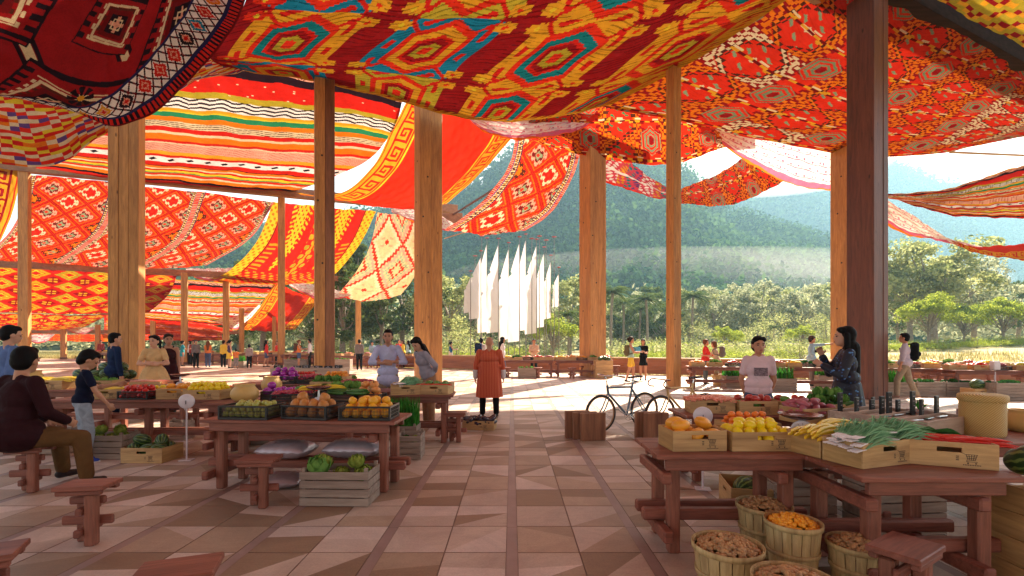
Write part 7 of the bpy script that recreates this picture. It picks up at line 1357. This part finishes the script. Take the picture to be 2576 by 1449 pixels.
for k in range(2):
    x = (1517-CX)/F0*21.4; crate(['lower plywood crate of the pair before the knotty orange post', 'upper plywood crate of the pair before the knotty orange post'][k], x, 21.4, k*.40, k*4, (.78, .5, .39), 0, True)
heap('melon', (1517-CX)/F0*21.4, 21.4, .84, .5, .3, 0, 'melons heaped on the pair of crates before the knotty post', 7, .75)
crate('plywood box with a watermelon at the right edge of the sunny floor', (2452-CX)/F0*13.5, 13.5, 0, 10, (.5, .4, .3), 0, True); fruit('melon', ((2458-CX)/F0*13.5, 13.5, .40), 'round watermelon on the plywood box by the dark slatted box', None, (0, 0, .4), 1.25)
for ox, Y, lb in ((1275, 21.4, 'stool at the left end of the stall right of the striped robe'), (1353, 21.2, 'stool in front of the tan slatted box'), (1439, 21.0, 'stool before the left leg of the stall by the knotty post'), (1468, 22.6, 'stool behind the stall by the knotty post'), (1550, 23.0, 'stool against the low wall right of the knotty post'), (1138, 30.5, 'far stool in front of the woman in the white skirt'), (2335, 16.2, 'stool behind the long slatted boxes')): stool(lb, (ox-CX)/F0*Y, Y, rs.uniform(-20, 20))
for ox, Y, lb in ((1221, 27, 'thin white stand with a small box left of the striped robe'), (2503, 14.0, 'thin white stand with a small box at the right stalls')):
    r = empty('tap_stand', ((ox-CX)/F0*Y, Y, 0), 0, lb, 'stand', 'thin white stands with small boxes'); m = MB(); m.tube((0, 0, 0), (0, 0, .8), .022, n=10); m.build('pole', WHP, r); MB().box((0, 0, .92), (.20, .16, .26), .02).build('box', WHP, r)
for ox, Y, lb in ((1812, 17.6, 'pair of tan baskets, left one, under the stall'), (1840, 17.9, 'x')):
    if lb != 'x': bushel(lb, (ox-CX)/F0*Y, Y, .3, .4, 'nut', 120, 'pale nuts in the far basket under the stall')
# ---------------------------------------------------------------- bicycles and their stands
def bicycle(label, fx, fy, phi, frame_mat, drop, wr=.335, wb=1.02):
    r = empty('bicycle', (fx, fy, 0), math.radians(phi), label, 'bicycle'); RUB = pm('tyre_rubber', (.02, .02, .022), .7); TAN = pm('tan_sidewall', (.45, .27, .14), .6); CH = pm('chrome', (.7, .68, .66), .2, .05, 5, 1.0)
    for cx in (0, wb):
        wl = empty('wheel', (cx, 0, wr)); wl.parent = r; ring = lambda R, n=48: [(R*math.cos(2*PI*i/n), 0, R*math.sin(2*PI*i/n)) for i in range(n)]
        m = MB(); m.path(ring(wr-.020), .021, 8, closed=True); m.build('tyre', RUB, wl); m = MB(); m.path(ring(wr-.040), .013, 6, closed=True); m.build('rim', TAN, wl); m = MB()
        for i in range(28): a = 2*PI*i/28; b = a+(.9 if i % 2 else -.9); s = .03 if i % 4 < 2 else -.03; m.tube((.02*math.cos(b), s, .02*math.sin(b)), ((wr-.035)*math.cos(a), 0, (wr-.035)*math.sin(a)), .0016, n=4, cap=False)
        m.build('spokes', CH, wl); m = MB(); m.tube((0, -.045, 0), (0, .045, 0), .017, n=10); m.build('hub', CH, wl)
    bb = (.60, 0, .27); st = (.69, 0, .80); hb = (.17, 0, .68); ht = (.145, 0, .83); ra = (wb, 0, wr); m = MB()
    m.tube(bb, (.74, 0, .86), .021, n=10); m.tube(bb, hb, .022, n=10); m.tube((.70, 0, .78), (.155, 0, .785), .019, n=10); m.tube(hb, ht, .024, n=10)
    for s in (-.05, .05): m.tube((bb[0], s*.5, bb[2]), (ra[0], s, ra[2]), .012, n=8); m.tube((.695, s*.2, .77), (ra[0], s, ra[2]), .011, n=8)
    m.build('frame', frame_mat, r); m = MB()
    for s in (-.045, .045): m.path([(.168, s*.5, .67), (.135, s, .55), (.07, s, .42), (0, s, wr)], .012, 8)
    m.build('fork', frame_mat, r); m = MB(); m.tube(ht, (.13, 0, .92), .011, n=8)
    if drop:
        m.tube((.13, 0, .92), (.05, 0, .945), .011, n=8); m.tube((.05, -.2, .945), (.05, .2, .945), .012, n=8)
        for s in (-.2, .2): m.path([(.05, s, .945), (-.03, s*1.03, .945), (-.09, s*1.05, .91), (-.10, s*1.05, .86), (-.06, s*1.06, .82), (.04, s*1.06, .81)], .012, 8, 1)
    else:
        m.path([(.12, 0, .95), (.08, 0, 1.0)], .011, 8); m.path([(.22, -.28, 1.0), (.12, -.24, 1.02), (.06, -.12, 1.01), (.08, 0, 1.0), (.06, .12, 1.01), (.12, .24, 1.02), (.22, .28, 1.0)], .011, 8)
        for s in (-1, 1): m.tube((.20, s*.27, 1.004), (.30, s*.30, .99), .016, n=8, mi=1)
    m.build('handlebar', [CH, pm('brown_grip', (.22, .05, .03), .6)], r); m = MB(); m.tube((.74, 0, .86), (.755, 0, .93), .012, n=8, mi=1)
    for i in range(6): f = i/5; m.ell((.66+.25*f, 0, .955+.012*f), (.035, .022+.058*f**1.5, .022), 12)
    m.build('saddle', [pm('saddle_leather', (.03, .018, .018), .4), CH], r); ck = empty('crankset', bb); ck.parent = r
    m = MB(); m.path([(.095*math.cos(2*PI*i/32), -.05, .095*math.sin(2*PI*i/32)) for i in range(32)], .006, 6, closed=True)
    for i in range(5): a = i*2*PI/5; m.tube((0, -.05, 0), (.09*math.cos(a), -.05, .09*math.sin(a)), .006, n=6)
    m.build('chainring', CH, ck); m = MB(); m.tube((0, -.065, 0), (.14, -.075, -.09), .010, n=8); m.tube((0, .065, 0), (-.14, .075, .09), .010, n=8); m.tube((0, -.07, 0), (0, .07, 0), .015, n=8); m.box((.14, -.115, -.09), (.09, .07, .02), .004); m.box((-.14, .115, .09), (.09, .07, .02), .004); m.build('pedals', CH, ck)
    m = MB(); m.path([(0, -.05, .095), (wb-.60, -.05, wr-.27+.035)], .004, 5); m.path([(0, -.05, -.095), (wb-.60, -.05, wr-.27-.035)], .004, 5); m.build('chain', BLK, ck); return r
bicycle('blue-grey bicycle with upright handlebar and dark saddle', 1.58, 8.42, 27, pm('frame_blue', (.10, .14, .20), .35, .1, 4, .3, coat=.4), False); bicycle('tan racing bicycle with red drop handlebar', 2.62, 8.35, 22, pm('frame_tan', (.62, .40, .16), .35, .1, 4, .2, coat=.4), True)
BKW = wood('dark_block_wood', (.14, .05, .03), (.42, .20, .10), 2, 2.0, .5, grain=5, knots=False)
for gx, gy, n, lb in ((1.34, 7.72, 3, 'left'), (2.38, 7.75, 2, 'right')):
    r = empty('bicycle_stand', (gx, gy, 0), math.radians(10), 'bicycle stand of upright dark wooden slabs, %s one' % lb, 'bicycle stand', 'slab bicycle stands')
    for k in range(n): MB().box((-.02-.085*k, .15*k, .225), (.42, .075, .45), .008).build('slab', BKW, r)
    MB().box((-.06, .075*(n-1)/1.0, .012), (.2, .15*(n-1)-.08, .02), .003).build('base_bar', BKW, r)
